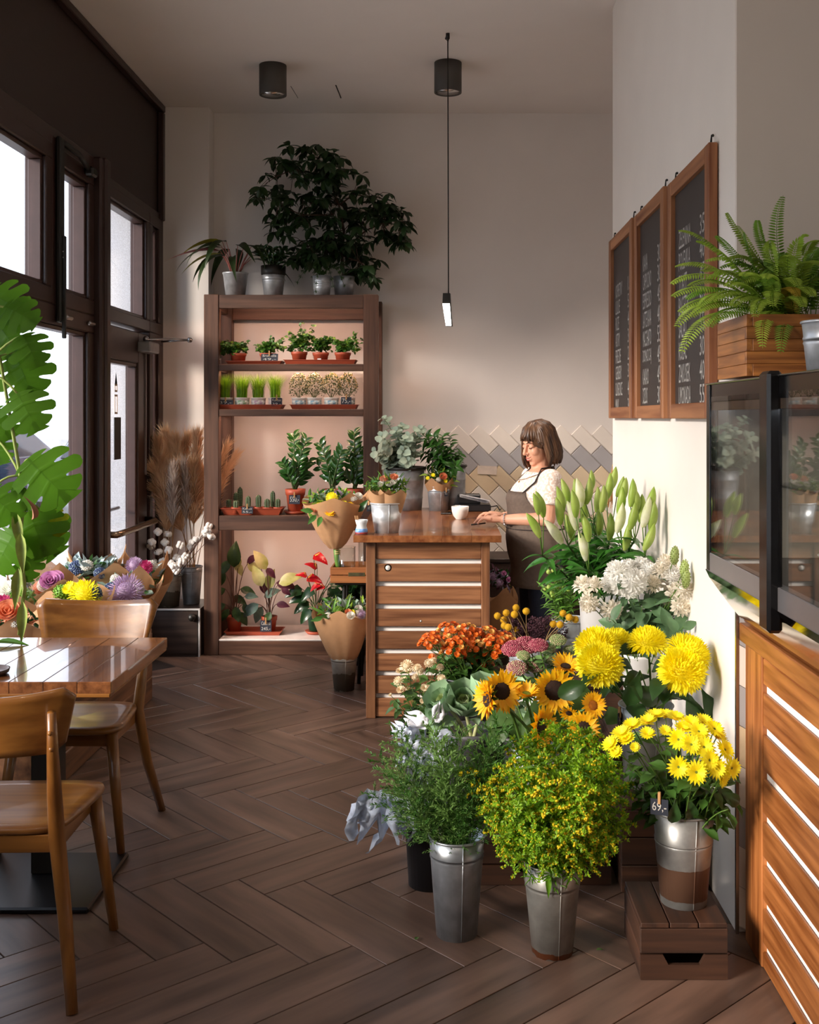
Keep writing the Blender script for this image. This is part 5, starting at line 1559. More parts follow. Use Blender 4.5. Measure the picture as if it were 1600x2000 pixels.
for (dx, dz) in ((.1, .1), (.12, .13), (.09, .16), (-.1, .17)):
    inst('leaf', LF['lime'], t, (dx * .7, -.03, dz), (dx * 8, -.3, .1), (0, -.5, 1), 1.2)
price_tag(t0 + (.05, -.075, .10), .022, .035, ['55,-'], 'tiny black tag clipped to the slim bucket rim', .3, 0)
# wall label
q = at(952, 918, BACK)
t = thing('wall_card', 'small blank beige card stuck on the slanted wall tiles', 'card', (q[0], BACK - .016, q[2]))
MB().quadbox([(-.07, 0, -.028), (.066, 0, -.034), (.07, 0, .026), (-.072, 0, .034)], None, (0, .0025, 0)).obj('card', mat('card_beige', '#e0d0c2', .6), t)

# ---- crate on a dark stand, left of the counter, with a paper bouquet in a glass vase
cy = 6.55
t = thing('display_stand', 'dark metal trestle stand between shelving and counter', 'stand', (on(690, 0, cy), cy, 0))
zt = at(0, 1138, cy - .1)[2]
for (dx, s) in ((-.045, -1), (.06, 1), (.11, 1)):
    for dy in (-.08, .12):
        MB().tube([(dx - .02 * s * 0 - .02, dy, 0), (dx, dy * .8, zt)], .012, 6).obj('leg', BLACK, t)
MB().box((-.10, -.10, zt - .015), (.125, .15, zt), bev=.003).obj('top_plate', BLACK, t)
t = thing('wooden_crate', 'small slatted wooden crate with a hand slot on the dark stand', 'crate', (on(690, 0, cy), cy, zt + .001))
cw_ = wood('crate_wood', '#7a4520', '#a96c3a', 'x', .5)
for (z0, z1) in ((0, .044), (.048, .092)):
    MB().box((-.125, -.125, z0), (.128, -.112, z1), bev=.002).obj('slat', cw_, t)
    MB().box((-.125, .14, z0), (.128, .153, z1), bev=.002).obj('slat', cw_, t)
    MB().box((-.125, -.112, z0), (-.112, .14, z1), bev=.002).obj('slat', wood('crate_wood', '#7a4520', '#a96c3a', 'y', .5), t)
MB().box((-.112, -.112, 0), (.128, .14, .01)).obj('bottom_board', cw_, t)
MB().box((-.018, -.1262, .04), (.08, -.1245, .062), bev=.0008).obj('hand_slot', mat('slot_green', '#4a4a24', .5, col2='#2a1a10', scale=30), t)
for i, (dx, dy, r, h, lab) in enumerate(((-.04, -.02, .055, .19, 'clear glass vase in the crate holding the big paper bouquet'), (.072, .04, .045, .22, 'empty ribbed glass jar in the crate beside the counter'))):
    vz = thing('glass_vase', lab, 'vase', (on(690, 0, cy) + dx, cy + dy, zt + .012))
    MB().lathe([(0, 0), (r * .9, 0), (r, .01), (r, h), (r - .003, h), (r - .003, .012), (0, .008)], 28).obj('glass', CLEAR, vz)
    MB().tube([(r * math.cos(a), r * math.sin(a), h) for a in np.linspace(0, 6.283, 29)], .0025, 6, cap=False).obj('rim', CLEAR, vz)
# big bouquet
bq = np.array([on(655, 0, cy - .02), cy - .02, zt + .03])
t = thing('wrapped_bouquet', 'large kraft-wrapped bouquet with small sunflowers standing in the glass vase', 'bouquet', bq)
zc = at(0, 1070, cy)[2] - bq[2]
MB().tube([(.03, 0, 0), (.01, 0, zc * .6), (0, 0, zc + .05)], [.02, .016, .018], 8).obj('stems', STEM, t)
MB().tube([(.012 + .017 * math.cos(a), .017 * math.sin(a), zc * .75 + .002 * a) for a in np.linspace(0, 18, 60)], .003, 5).obj('twine', mat('twine', '#b79a6a', .9), t)
kraft_wrap('wrapping_paper', t, .315, .035, .185, (-.02, 0), 56, .16, 2.7, 3, off=(0, 0, zc), gather=.12)
kraft_wrap('wrapping_paper', t, .33, .03, .16, (.09, .05), 40, .2, .4, 4, off=(.01, .02, zc + .015))
c = np.array([-.02, -.02, zc + .28])
filler(t, 300, c, (.15, .1, .06), [(gM, .05, .02), (gL, .05, .02), (gE, .05, .03), (gD, .05, .02)])
for (x, y, hd, s) in ((645, 1000, 'small_sun', 1.1), (634, 990, 'small_sun', .9), (652, 988, 'yellow_spray', 1.2), (683, 990, 'small_sun', 1.0), (690, 996, 'small_sun', .8), (625, 988, 'yellow_pom', .7), (615, 995, 'salmon', .7), (648, 972, 'yellow_pom', 1.0), (667, 988, 'green_pom', 1), (612, 1003, 'green_pom', 1.2), (672, 985, 'yellow_spray', 1.2), (658, 995, 'green_pom', .9), (690, 972, 'white_bead', 1.2), (700, 970, 'white_rose', .8), (660, 965, 'mauve', .5)):
    pp = at(x, y, cy - .14 + U(-.03, .06)) - bq
    flower(HEAD[hd], t, pp, (pp[0] * 2, -.9, .55), s)
for (x, y, d) in ((618, 1012, (-.5, -.5, -.5)), (628, 1015, (-.2, -.8, -.6)), (612, 1005, (-1, -.4, .2))):
    inst('leaf', LF['mid'], t, at(x, y - 6, cy - .17) - bq, d, (0, -1, .3), 1.1)
inst('leaf', LF['dark'], t, at(700, 1000, cy - .1) - bq, (.5, -.3, .7), (0, -1, .3), 1.2)
# bouquet in the floor vase
vY = 6.33
vp = np.array([on(672, 0, vY), vY, 0])
bucket(vp, .205, .058, .078, GALV4, 'old stained zinc vase on the floor under the lower paper bouquet', bands=(.82, .87), fill=.5)
t = thing('wrapped_bouquet', 'kraft-wrapped bouquet with pale flowers standing in the old floor vase', 'bouquet', vp + (0, 0, .16))
kraft_wrap('wrapping_paper', t, .33, .055, .172, (-.03, .0), 56, .2, 2.6, 3, gather=.05)
MB().tube([(0, 0, -.05), (0, 0, .1)], .02, 8).obj('stems', STEM, t)
c = np.array([0, -.02, .30])
filler(t, 280, c, (.16, .1, .06), [(gM, .05, .02), (gL, .06, .015), (gE, .05, .03), (LAV, .05, .008)])
for (x, y, hd, s) in ((662, 1192, 'green_pom', 1.1), (685, 1203, 'white_rose', .8), (640, 1203, 'white_bead', .9), (700, 1190, 'white_rose', .8), (706, 1200, 'mauve', .5), (698, 1197, 'white_bead', 1), (680, 1196, 'salmon', .6), (688, 1197, 'yellow_spray', 1.0)):
    pp = at(x, y, vY - .16 + U(-.02, .06)) - vp - (0, 0, .16)
    flower(HEAD[hd], t, pp, (pp[0] * 2, -.9, .55), s)
for (x, y, d, lf, s) in ((635, 1200, (-.7, -.4, .5), 'blade', 1), (645, 1205, (-.5, -.6, .2), 'mid', 1), (650, 1195, (.2, -.3, 1), 'blade', .8), (676, 1190, (.3, -.2, 1), 'blade', .9), (630, 1207, (-.9, -.5, -.1), 'mid', 1)):
    inst('leaf', LF[lf], t, at(x, y, vY - .14) - vp - (0, 0, .16), d, (0, -1, .4), s)
# dark leafy plant in the shade under the stand
t = thing('shade_plant', 'dark leafy potted plant in the shade behind the trestle stand', 'potted plant', (on(690, 0, 7.0), 7.0, 0))
terracotta(t, .16, .07, .09, mat('pot_black', '#1b1b1b', .5))
filler(t, 260, (0, 0, .35), (.09, .10, .26), [(gD, .09, .03), (MATS['leaf_anthurium'], .09, .03)])

# low dark cabinet along the back wall behind the counter
t = thing('low_cabinet', 'low dark cabinet along the tiled back wall, behind the woman', 'cabinet', (.70, 7.57, 0))
cb = wood('cabinet_dark', '#2a1c16', '#43302a', 'x', .5)
MB().box((-.72, -.19, .05), (.75, .20, .60), bev=.003).obj('carcass', cb, t)
MB().box((-.70, -.16, 0), (.73, .19, .05)).obj('plinth', BLACK, t)
MB().box((-.74, -.215, .60), (.77, .205, .625), bev=.003).obj('top', cb, t)
for k in range(3):
    d_ = MB().box((-.715 + k * .49, -.208, .06), (-.235 + k * .49, -.19, .59), bev=.002).obj('door', cb, t)
    MB().ball((-.27 + k * .49, -.22, .5), .013, 10, 6).obj('knob', BLACK, d_)
# dark purple wrapped bunch on the floor between counter and woman
wb_ = np.array([on(974, 0, 7.0), 7.0, 0])
bucket(wb_, .26, .06, .08, GALV4, 'old zinc bucket in the shadow between the counter and the woman', fill=.5)
t = thing('wrapped_bouquet', 'kraft bouquet of dark purple flowers in the shadow right of the counter', 'bouquet', wb_ + (0, 0, .15))
kraft_wrap('wrapping_paper', t, .36, .05, .12, (0, 0), 40, .3, .8, 3)
filler(t, 200, (0, 0, .36), (.10, .08, .10), [(gD, .05, .02), (LAV, .05, .012), (mat('petal_plum', '#5a2c40', .7, var=.2, trans=.2), .04, .02)])
for (dx, dz, hd) in ((-.04, .42, 'mauve'), (.03, .44, 'rosa'), (.0, .38, 'mauve'), (.06, .40, 'rosa')):
    flower(HEAD[hd], t, (dx, -.08, dz), (dx * 3, -.9, .4), .5)
# ================================================================ by the shop window
BZ = .396
# ---- wrapped bouquets on the bench
def bench_bouquet(lab, px, py_top, Y, h, rb, rt, lean, phase, folds, heads, fill_, notch=.3, group=None):
    zt = at(px, py_top, Y)[2]
    base = np.array([on(px, 0, Y) - lean[0] * h, Y - lean[1] * h, zt - h])
    t = thing('wrapped_bouquet', lab, 'bouquet', base, 0, group)
    kraft_wrap('wrapping_paper', t, h * 1.08, rb, rt * 1.1, lean, 44, notch, phase, max(2, folds - 1))
    if py_top < 1140: kraft_wrap('wrapping_paper', t, h * 1.24, rb * .8, rt * .8, (lean[0] * 1.1, lean[1] + .12), 36, .35, phase + 2, 2, off=(0, .01, .01))
    MB().tube([(0, 0, -max(0.0, min(.2, base[2] - BZ - .004))), (0, 0, .1)], .02, 8).obj('stems', STEM, t)
    c = np.array([lean[0] * h, lean[1] * h, h * .8])
    filler(t, 160, c, (rt * .8, rt * .8, .07), fill_)
    for (x, y, dY, hd, s) in heads:
        pp = at(x, y, Y + dY) - base
        dd = pp - c; dd[1] -= .12; dd[2] += .12
        flower(HEAD[hd], t, pp, dd, s * 1.25)
    return t, base
HEAD['carnation'] = pompon_head('flower_head', .035, petal('magenta', '#c0336f'), 110, .5, .5, .16)
HEAD['thistle'] = bead_dome('flower_head', .03, 90, petal('blue', '#56678f'), .16, .8, petal('blue_pale', '#a9bccb'))
bench_bouquet('kraft bouquet with a big mauve chrysanthemum at the bench end by the drawer unit', 235, 1135, 5.75, .34, .05, .19, (.1, -.05), .3, 4, [(247, 1155, -.2, 'mauve', 1.3), (215, 1150, -.15, 'thistle', .8), (272, 1150, -.1, 'white_bead', 1), (225, 1130, -.1, 'white_bead', .9)], [(gE, .07, .04), (gM, .05, .02), (gD, .05, .02)])
bench_bouquet('kraft bouquet with pale blue-green leaves in the middle of the window bench', 180, 1100, 5.9, .36, .05, .19, (.02, .05), 1.4, 4, [(150, 1110, -.1, 'thistle', 1.1), (170, 1105, -.12, 'white_bead', 1.2), (195, 1120, -.15, 'thistle', .8)], [(gE, .10, .06), (mat('leaf_silver', '#a9bcc0', .5, var=.1, trans=.1), .10, .06), (gM, .07, .03)])
bench_bouquet('kraft bouquet with yellow pompon flowers leaning on the dining chair', 150, 1150, 5.4, .32, .05, .17, (.02, -.1), 2.2, 4, [(165, 1160, -.17, 'yellow_pom', 1.6), (132, 1152, -.17, 'yellow_spray', 1.2), (120, 1158, -.15, 'green_pom', 1.4), (137, 1145, -.15, 'yellow_spray', 1.1), (185, 1160, -.15, 'thistle', .9), (180, 1166, -.16, 'yellow_pom', 1.0)], [(gL, .05, .02), (gM, .05, .02)])
bench_bouquet('kraft bouquet with pink carnations behind the monstera stem', 95, 1130, 5.6, .34, .05, .18, (-.02, -.05), 3.3, 4, [(98, 1135, -.15, 'rosa', 1.2), (88, 1145, -.15, 'white_rose', 1.0), (108, 1130, -.12, 'rosa', 1.0), (80, 1150, -.14, 'salmon', .9), (112, 1150, -.1, 'yellow_spray', 1)], [(gM, .05, .02), (LAV, .05, .012), (gD, .05, .02)])
bench_bouquet('kraft bouquet with crimson and mauve daisies closest to the door handle', 275, 1110, 6.0, .34, .05, .15, (.12, .03), 4.2, 3, [(262, 1103, -.1, 'mauve', .7), (283, 1108, -.1, 'carnation', .9), (270, 1120, -.12, 'white_rose', .7), (258, 1112, -.1, 'rosa', .7), (296, 1105, -.05, 'white_bead', 1.2)], [(gD, .06, .025), (gM, .06, .02), (MATS['leaf_silver'], .07, .02)])
bench_bouquet('kraft bouquet with rusty orange flowers low at the picture edge beside the table', 20, 1200, 5.0, .32, .05, .17, (-.05, -.05), 5.2, 4, [(15, 1195, -.14, 'salmon', 1.3), (30, 1215, -.14, 'white_bead', 1.0), (5, 1180, -.1, 'carnation', 1.0), (35, 1195, -.1, 'salmon', 1.0)], [(MATS['petal_salmon'], .05, .02), (gD, .06, .025)])
bench_bouquet('kraft bouquet with soft green foliage behind the rusty orange one', 25, 1160, 5.4, .34, .05, .17, (-.02, .0), 1.0, 4, [(15, 1150, -.12, 'white_rose', 1.0), (40, 1160, -.12, 'green_pom', 1.2), (5, 1165, -.1, 'white_bead', 1.2)], [(gM, .06, .03), (gL, .05, .02), (gE, .06, .03)])

# ---- two zinc vases with cotton and pampas grass on the drawer unit
VZ = .318
v1 = np.array([on(331, 0, 7.30), 7.30, VZ]); v2 = np.array([on(374, 0, 7.40), 7.40, VZ])
bucket(v1, .205, .063, .081, GALV4, 'short brownish zinc vase with cotton stems on the drawer unit', fill=.6, bands=(.8, .86))
bucket(v2, .25, .055, .073, galv('galvanised_vase', '#a6a8aa', .4, None, .5), 'tall slim zinc vase with pampas grass beside the shelving post', fill=.6, bands=(.85, .9))
PB = mat('pampas', '#fde3c0', .9, col2='#d9b48c', scale=6, trans=.5, contrast=(.35, .75)); PW_ = mat('pampas_pale', '#d9ccc2', .9, col2='#b09a8c', scale=8, trans=.35)
def pampas(lab, base, tip, w, m, n=1500, group=None, hair=.12):
    t = thing('pampas_stem', lab, 'dried grass', base, 0, group)
    d = np.asarray(tip) - base
    ax = np.array(bez((0, 0, 0), d * .5 + np.array([-d[0] * .2, -d[1] * .2, .1]), d, 16))
    MB().tube(ax, np.linspace(.003, .001, 16), 5).obj('stem', mat('straw', '#a07a4a', .8), t)
    P, D = [], []
    for k in range(n):
        q = U(.45, 1.0); i = min(int(q * 15), 14); f = q * 15 - i
        p = ax[i] * (1 - f) + ax[i + 1] * f
        td = nrm(ax[i + 1] - ax[i])
        P.append(p); D.append(td * U(.9, 1.6) + rvec(1)[0] * w * (1.25 - .7 * abs(q - .6) * 2) / hair * 1.6)
    mb = MB(); leaflets(mb, P, D, np.array([hair * U(.6, 1.2) for _ in range(n)]), .0055, 0, hexa=False)
    mb.obj('plume', m, t, kind='stuff')
for k, (x, y, dy) in enumerate(((308, 872, -.05), (325, 858, .05), (345, 870, 0), (365, 862, .08), (385, 860, .0), (300, 920, -.1), (318, 940, -.12), (350, 915, -.1), (378, 915, -.08), (332, 895, 0), (395, 930, .05), (310, 960, -.1))):
    pampas('tawny pampas plume in the vases between door and shelving unit', v2 + (U(-.03, .03), U(-.03, .03), .16) if k % 3 else v1 + (0, 0, .13), at(x, y, 7.38 + dy), .05, PB, 1500, 'tawny pampas plumes')
for k, (x, y) in enumerate(((440, 880), (455, 900))):
    pampas('tawny pampas plume showing between the shelving posts beside the cacti', v2 + (U(-.02, .02), .06, .16), at(x, y, 7.60), .04, PB, 700, 'pampas plumes behind the post')
pampas('pale silvery pampas plume drooping in front of the tawny ones', v1 + (0.02, 0, .13), at(338, 925, 7.18), .035, PW_, 800)
pampas('small pale pampas plume beside the silvery one, nearer the post', v2 + (-.02, -.02, .16), at(360, 915, 7.22), .028, PW_, 600)
COT = mat('cotton', '#ece6df', .95, var=.05, scale=40, bump=.5); CAL = mat('cotton_husk', '#6b4026', .8, var=.25)
mb = MB()
for k in range(4):
    a = k * 1.5708 + .4
    mb.ball((.011 * math.cos(a), .011 * math.sin(a), .006), (.0135, .0135, .015), 8, 6, 0)
for k in range(5):
    a = k * 1.2566
    V, Fq = leaf_geo(.03, .012, 'lance', -.5, .1, 4, 0, 1)
    mb.add(V, Fq, frame((0, 0, -.008), (math.cos(a), math.sin(a), .3), (0, 0, 1)), 1, True)
cotme = mb.mesh('cotton_boll', [COT, CAL])
for i, (bolls) in enumerate(([(295, 1068), (310, 1080), (302, 1100)], [(330, 1075), (322, 1060), (318, 1098)], [(352, 1065), (345, 1090), (338, 1108)], [(378, 1060), (385, 1055), (372, 1070)], [(405, 1035), (412, 1050), (402, 1042), (408, 1028)], [(330, 1115), (318, 1118), (344, 1115), (335, 1102)], [(308, 1040), (327, 1045), (296, 1060)], [(355, 1098), (362, 1088), (349, 1105)])):
    base = v1 + (U(-.03, .03), U(-.03, .03), .13)
    t = thing('cotton_branch', 'branch with open white cotton bolls in the zinc vases by the door', 'dried flower', base, 0, 'cotton branches')
    for (x, y) in bolls:
        p = at(x, y, 7.22 + U(-.08, .05)) - base
        MB().tube(bez((0, 0, 0), p * .5 + (0, 0, .03), p, 6), [.003, .0028, .0025, .0022, .002, .002], 5).obj('twig', mat('cotton_twig', '#4b2a1c', .8), t)
        flower(cotme, t, p, nrm(p) * .5 + rvec(1)[0] * .5 + (0, -.4, .3), 1.25, U(0, 6), 'cotton_boll')

# ---- monstera in the foreground
MG = green('monstera', '#4d7a16', .4, trans=.42, rnd=.12, var=.15, scale=6); MY = green('monstera_yellow', '#9aa019', .45, trans=.4); MS = green('monstera_stem', '#8a9a4e', .5, trans=0)
def monstera_geo(L=.3, W=.29, slits=4, n_arc=64):
    """heart-shaped blade with deep rounded slits between the ribs, midrib along +y"""
    half = []
    # outline as polar rays from the midrib: lobes between slits
    K = slits + 1
    g = .028
    for k in range(K):
        a0, a1 = k / K + (g if k else 0), (k + 1) / K - (g if k < K - 1 else 0)
        for j in range(8):
            v = j / 7
            half.append((a0 + (a1 - a0) * v, 1.0 - (.10 * max(0, abs(2 * v - 1) - .55) / .45 if 0 < k else .04)))
        if k < K - 1:
            dpt = .42 + .07 * (k % 2)
            c_ = (k + 1) / K
            half += [(c_ - g * .75, dpt + .12), (c_ - g * .3, dpt), (c_ + g * .3, dpt), (c_ + g * .75, dpt + .12)]
    def pt(u, r, s):
        # u 0..1 runs from the stalk round to the tip
        th = math.pi * (1.16 - 1.16 * u)          # direction measured from +y
        R = W * .62 * (1 - .15 * u) if u < .7 else None
        x = math.sin(th) * W * .56 * (1 + .06 * math.sin(3 * u))
        y = L * (.42 - .44 * math.cos(math.pi * (1 - u) * 1.08) * (1.0)) 
        root_y = min(max(.02, y * .72), L * .93)
        if u > .96: x *= .3
        return np.array([s * x * r, root_y + (y - root_y) * r, 0.0])
    V, Fq = [], []
    for s in (-1, 1):
        n0 = len(V)
        for (u, r) in half:
            o_ = pt(u, r, s); i_ = pt(u, .0, s)
            m_ = i_ * .5 + o_ * .5
            for p in (i_, m_, o_):
                q = p.copy(); q[2] = -.9 * (q[1] / L) ** 2 * L * .22 - abs(q[0]) ** 2 * 1.1 + .012
                V.append(q)
        for i in range(len(half) - 1):
            for j in range(2):
                a = n0 + 3 * i + j
                f = (a, a + 3, a + 4, a + 1)
                Fq.append(f if s < 0 else f[::-1])
    V.append((-.006, -.0, .014)); V.append((.006, 0, .014)); V.append((.002, L * .5, -.05 * L + .014)); V.append((-.002, L * .5, -.05 * L + .014))
    b = len(V) - 4
    Fq.append((b, b + 1, b + 2, b + 3))
    return np.array(V), Fq
Vm, Fm = monstera_geo()
mon_g = MB().add(Vm, Fm, None, 0, True).mesh('leaf', MG); mon_y = MB().add(Vm, Fm, None, 0, True).mesh('leaf', MY)
MYd = 4.02
mo = np.array([-1.86, MYd, 0])
t = thing('monstera', 'tall monstera with split leaves hanging into view beside the window', 'potted plant', mo)
mb = MB(); pot_body(mb, .34, .11, .14, .006, .006, 32, .03, .9); mb.obj('pot', mat('grey_planter', '#7d7872', .6), t)
MB().lathe([(.13, 0), (0, .006)], 18, (0, 0, .305)).obj('soil', SOIL, t)
stem_pts = [(0, 0, .3), (-.03, .02, .9), (0, .0, 1.6), (.06, -.02, 1.95), (.16, -.02, 1.75)]
MB().tube(stem_pts, [.016, .015, .013, .011, .009], 8).obj('main_stem', MS, t)
hang = [at(40, 930, MYd) - mo, at(45, 985, MYd) - mo, at(38, 1060, MYd) - mo, at(48, 1150, MYd) - mo, at(36, 1240, MYd) - mo]
MB().tube([stem_pts[3], at(0, 700, MYd) - mo] + hang, [.01, .01, .011, .014, .012, .013, .006], 8, squash=.6).obj('hanging_stem', MS, t)
# base pixel, direction in picture, size, look
for (x, y, dx, dy, s, look, Yo, face) in (
        (-20, 570, .9, .55, .75, 0, 0, (.1, -1, .4)), (10, 600, .75, .35, .62, 0, -.05, (0, -1, .6)), (-10, 620, .6, .9, .8, 0, .05, (0, -1, .1)),
        (45, 655, .3, .6, .62, 0, 0, (.3, -1, .3)), (30, 690, .35, .9, .85, 0, .04, (.2, -1, 0)), (35, 770, .55, .95, .75, 0, 0, (.3, -1, .1)),
        (-15, 800, .5, .9, .6, 0, 0, (.1, -1, .2)), (-15, 850, .3, .9, .55, 0, .03, (0, -1, .2)),
        (56, 898, .72, .72, 1.02, 0, 0, (.15, -1, .25)), (58, 1000, .35, .9, .85, 0, .05, (.2, -1, 0)), (85, 1005, .6, .75, .5, 1, .08, (.1, -1, .2)),
        (50, 1010, .65, .8, .9, 0, .1, (.3, -1, .2)), (-20, 960, .9, .9, .7, 0, -.05, (0, -1, .5)), (30, 1040, -.5, .85, .8, 0, 0, (0, -1, .2)), (45, 1080, .1, 1, .55, 0, .06, (.5, -1, .0))):
    p = at(x, y, MYd + Yo) - mo
    near = min([np.array(q) for q in stem_pts[2:] + hang], key=lambda q: np.linalg.norm(q - p))
    MB().tube(bez(near, (near + p) / 2 + (0, 0, .04), p, 6), .0045, 6).obj('leaf_stalk', MS, t)
    inst('leaf', mon_y if look else mon_g, t, p, (dx, U(-.15, .1), -dy), face, s * .82, 0)
dl = leaf_me('leaf', .22, .05, MS, 'lance', .2, .5, 8)
for (x, y, dx, dy) in ((40, 1040, .05, 1), (36, 1110, -.1, 1), (45, 1175, -.05, 1), (30, 1000, .15, 1)):
    inst('rolled_leaf', dl, t, at(x, y, MYd - .03) - mo, (dx, 0, -dy), (.3, -1, 0), .75)
inst('dry_leaf', leaf_me('leaf', .1, .03, mat('dry_leaf', '#a8765c', .8, var=.2), 'lance', .9, .6, 8), t, at(62, 1015, MYd - .05) - mo, (.3, -.2, .8), (1, -.3, 0), 1)
inst('fallen_tip', leaf_me('leaf', .14, .05, MG, 'lance', .1, .3, 8), t, np.array([on(0, 0, 3.98) - mo[0] - .02, 3.98 - mo[1], .756]), (1, -.1, .02), (0, 0, 1), 1)
# ================================================================ cut flowers in buckets, stepped up on crates by the right wall
def crate(lab, x0, x1, y0, y1, z0, z1, slot=True, top=True):
    """upturned slatted crate: planks on top, slats on the sides, hand slot in front"""
    c = np.array([(x0 + x1) / 2, (y0 + y1) / 2, z0])
    t = thing('wooden_crate', lab, 'crate', c)
    w, d, h = (x1 - x0) / 2, (y1 - y0) / 2, z1 - z0
    cx = wood('old_crate', '#2b1910', '#4b2f1f', 'x', .6, rnd=.2, scale=12); cyw = wood('old_crate', '#2b1910', '#4b2f1f', 'y', .6, rnd=.2, scale=12)
    n = 3
    for k in range(n):
        a = -w + k * 2 * w / n
        MB().box((a + .0015, -d + .0, h - .014), (a + 2 * w / n - .0015, d, h), bev=.002).obj('top_plank', cyw, t)
    rows = max(1, round(h / .085)); hh = (h - .014) / rows
    for r in range(rows):
        a, b = r * hh + .002, (r + 1) * hh - .002
        if slot and r == rows - 2 + (rows == 1):
            s = .36 * w
            pts = [(-w, a), (w, a), (w, b), (s * 1.35, b), (s, b - .028), (-s, b - .028), (-s * 1.35, b), (-w, b)]
            T = np.array([[1, 0, 0, 0], [0, 0, 1, -d], [0, 1, 0, 0], [0, 0, 0, 1.0]])
            V = [(p[0], -d, p[1]) for p in pts] + [(p[0], -d + .014, p[1]) for p in pts]
            m_ = len(pts)
            Fq = [(0, 5, 6, 7), (0, 1, 4, 5), (1, 2, 3, 4), (7 + m_, 6 + m_, 5 + m_, 0 + m_), (5 + m_, 4 + m_, 1 + m_, 0 + m_), (4 + m_, 3 + m_, 2 + m_, 1 + m_)] + [(i, i + m_, (i + 1) % m_ + m_, (i + 1) % m_) for i in range(m_)]
            MB().add(V, Fq).obj('slat', cx, t)
        else:
            MB().box((-w, -d, a), (w, -d + .014, b), bev=.002).obj('slat', cx, t)
        MB().box((-w, d - .014, a), (w, d, b), bev=.002).obj('slat', cx, t)
        for s in (-1, 1):
            MB().box((s * w, -d + .014, a), (s * (w - .014), d - .014, b), bev=.002).obj('slat', cyw, t)
    return t
crate('dark wooden crate under the zinc bucket of yellow daisies, nearest the camera', .548, .793, 3.06, 3.338, 0, .16)
crate('low dark crate behind the goldenrod bucket', .10, .56, 3.68, 3.96, 0, .155)
crate('tall dark crate in the shade left of the yellow daisy bucket', .585, .86, 3.62, 4.0, 0, .29, False)
crate('crate on the floor under the pink sedum', .20, .60, 4.36, 4.72, 0, .20, False)
crate('crate under the orange chrysanthemums', -.06, .19, 4.50, 4.86, 0, .18, False)
crate('tall crate under the white lisianthus bucket against the wall', .63, .87, 4.10, 4.5, 0, .37, False)
crate('tallest crate, carrying the white bucket of lilies', .56, .87, 4.62, 5.06, 0, .44, False)
crate('crate under the yellow billy button balls', .24, .54, 4.92, 5.3, 0, .24, False)

def inb(c, r, z):
    a, q = U(0, 6.28), r * math.sqrt(U(0, 1))
    return np.array([c[0] + q * math.cos(a), c[1] + q * math.sin(a), z])
def cut_flower(name, lab, group, base, tip, head, s, hd=None, cat='flower', stem=STEM, r=.003, leaves=(), bend=.04, headname='flower_head', roll=None, petals=None):
    """a single cut stem: stem, head, leaves (mesh, share of the stem, size)"""
    t = thing(name, lab, cat, base, 0, group)
    d = np.asarray(tip) - base
    ax = np.array(bez((0, 0, 0), d * .5 + np.array([-d[0] * .2, -d[1] * .2, bend]), d, 10))
    MB().tube(ax, np.linspace(r, r * .75, 10), 6).obj('stem', stem, t)
    td = nrm(ax[-1] - ax[-2])
    hdv = nrm(td * .6 + np.array((0, -.45, .25)) if hd is None else hd)
    f = flower(head, t, d, hdv, s, U(0, 6.28) if roll is None else roll, headname)
    for (lf, q, sz) in leaves:
        i = min(int(q * 9), 8)
        a = U(0, 6.28)
        ld = np.array([math.cos(a), math.sin(a) - .3, U(-.1, .5)])
        inst('leaf', lf, t, ax[i] * (1 - (q * 9 - i)) + ax[i + 1] * (q * 9 - i), ld, (0, -.4, 1), sz * U(.85, 1.15), U(-.4, .4))
    return t, f

# ---------------- 1 fine green foliage, front left bucket
B1 = np.array([.035, 3.34, 0])
bucket(B1, .30, .063, .085, galv('galvanised_clean', '#aab0b6', .33, None, .25), 'tall clean zinc bucket standing on the floor, holding feathery greenery', bands=(.80, .835), fill=.5)
fine = green('feathery', '#7ba052', .5, trans=.3, rnd=.2, var=.3)
fdark = green('feathery_deep', '#4c7a30', .5, trans=.3, rnd=.2)
def feather_mesh(L, n, spread, m, leafL=.015, leafW=.0042, droop=.2, mats=None, tipcol=0):
    mb = MB(); P, D = [], []
    ax = np.array(bez((0, 0, 0), (0, .01, L * .5), (spread * .6, 0, L), 10))
    mb.tube(ax, np.linspace(.002, .0006, 10), 4, 0, cap=False)
    for k in range(n):
        q = .28 + .72 * k / n; i = min(int(q * 9), 8); p = ax[i] + (ax[i + 1] - ax[i]) * (q * 9 - i)
        a = k * 2.4
        ln = (.10 * (1.15 - q) + .018) * L / .4
        d = np.array([math.cos(a), math.sin(a), .9])
        tw = np.array(bez(p, p + nrm(d) * ln * .6, p + nrm(d) * ln + (0, 0, -droop * ln * .3), 6))
        mb.tube(tw, .0007, 3, 0, cap=False)
        for j in range(1, 6):
            for _ in range(4):
                P.append(tw[j] + (tw[j] - tw[j - 1]) * U(-.9, 0)); D.append((tw[j] - tw[j - 1]) / max(1e-6, np.linalg.norm(tw[j] - tw[j - 1])) + rvec(1)[0] * .7)
    leaflets(mb, P, D, np.array([leafL * U(.6, 1.3) for _ in P]), leafW, 0, hexa=False)
    return mb
fm = [feather_mesh(.42, 26, U(-.1, .1), 0).mesh('foliage', [m]) for m in (fine, fine, fdark)]
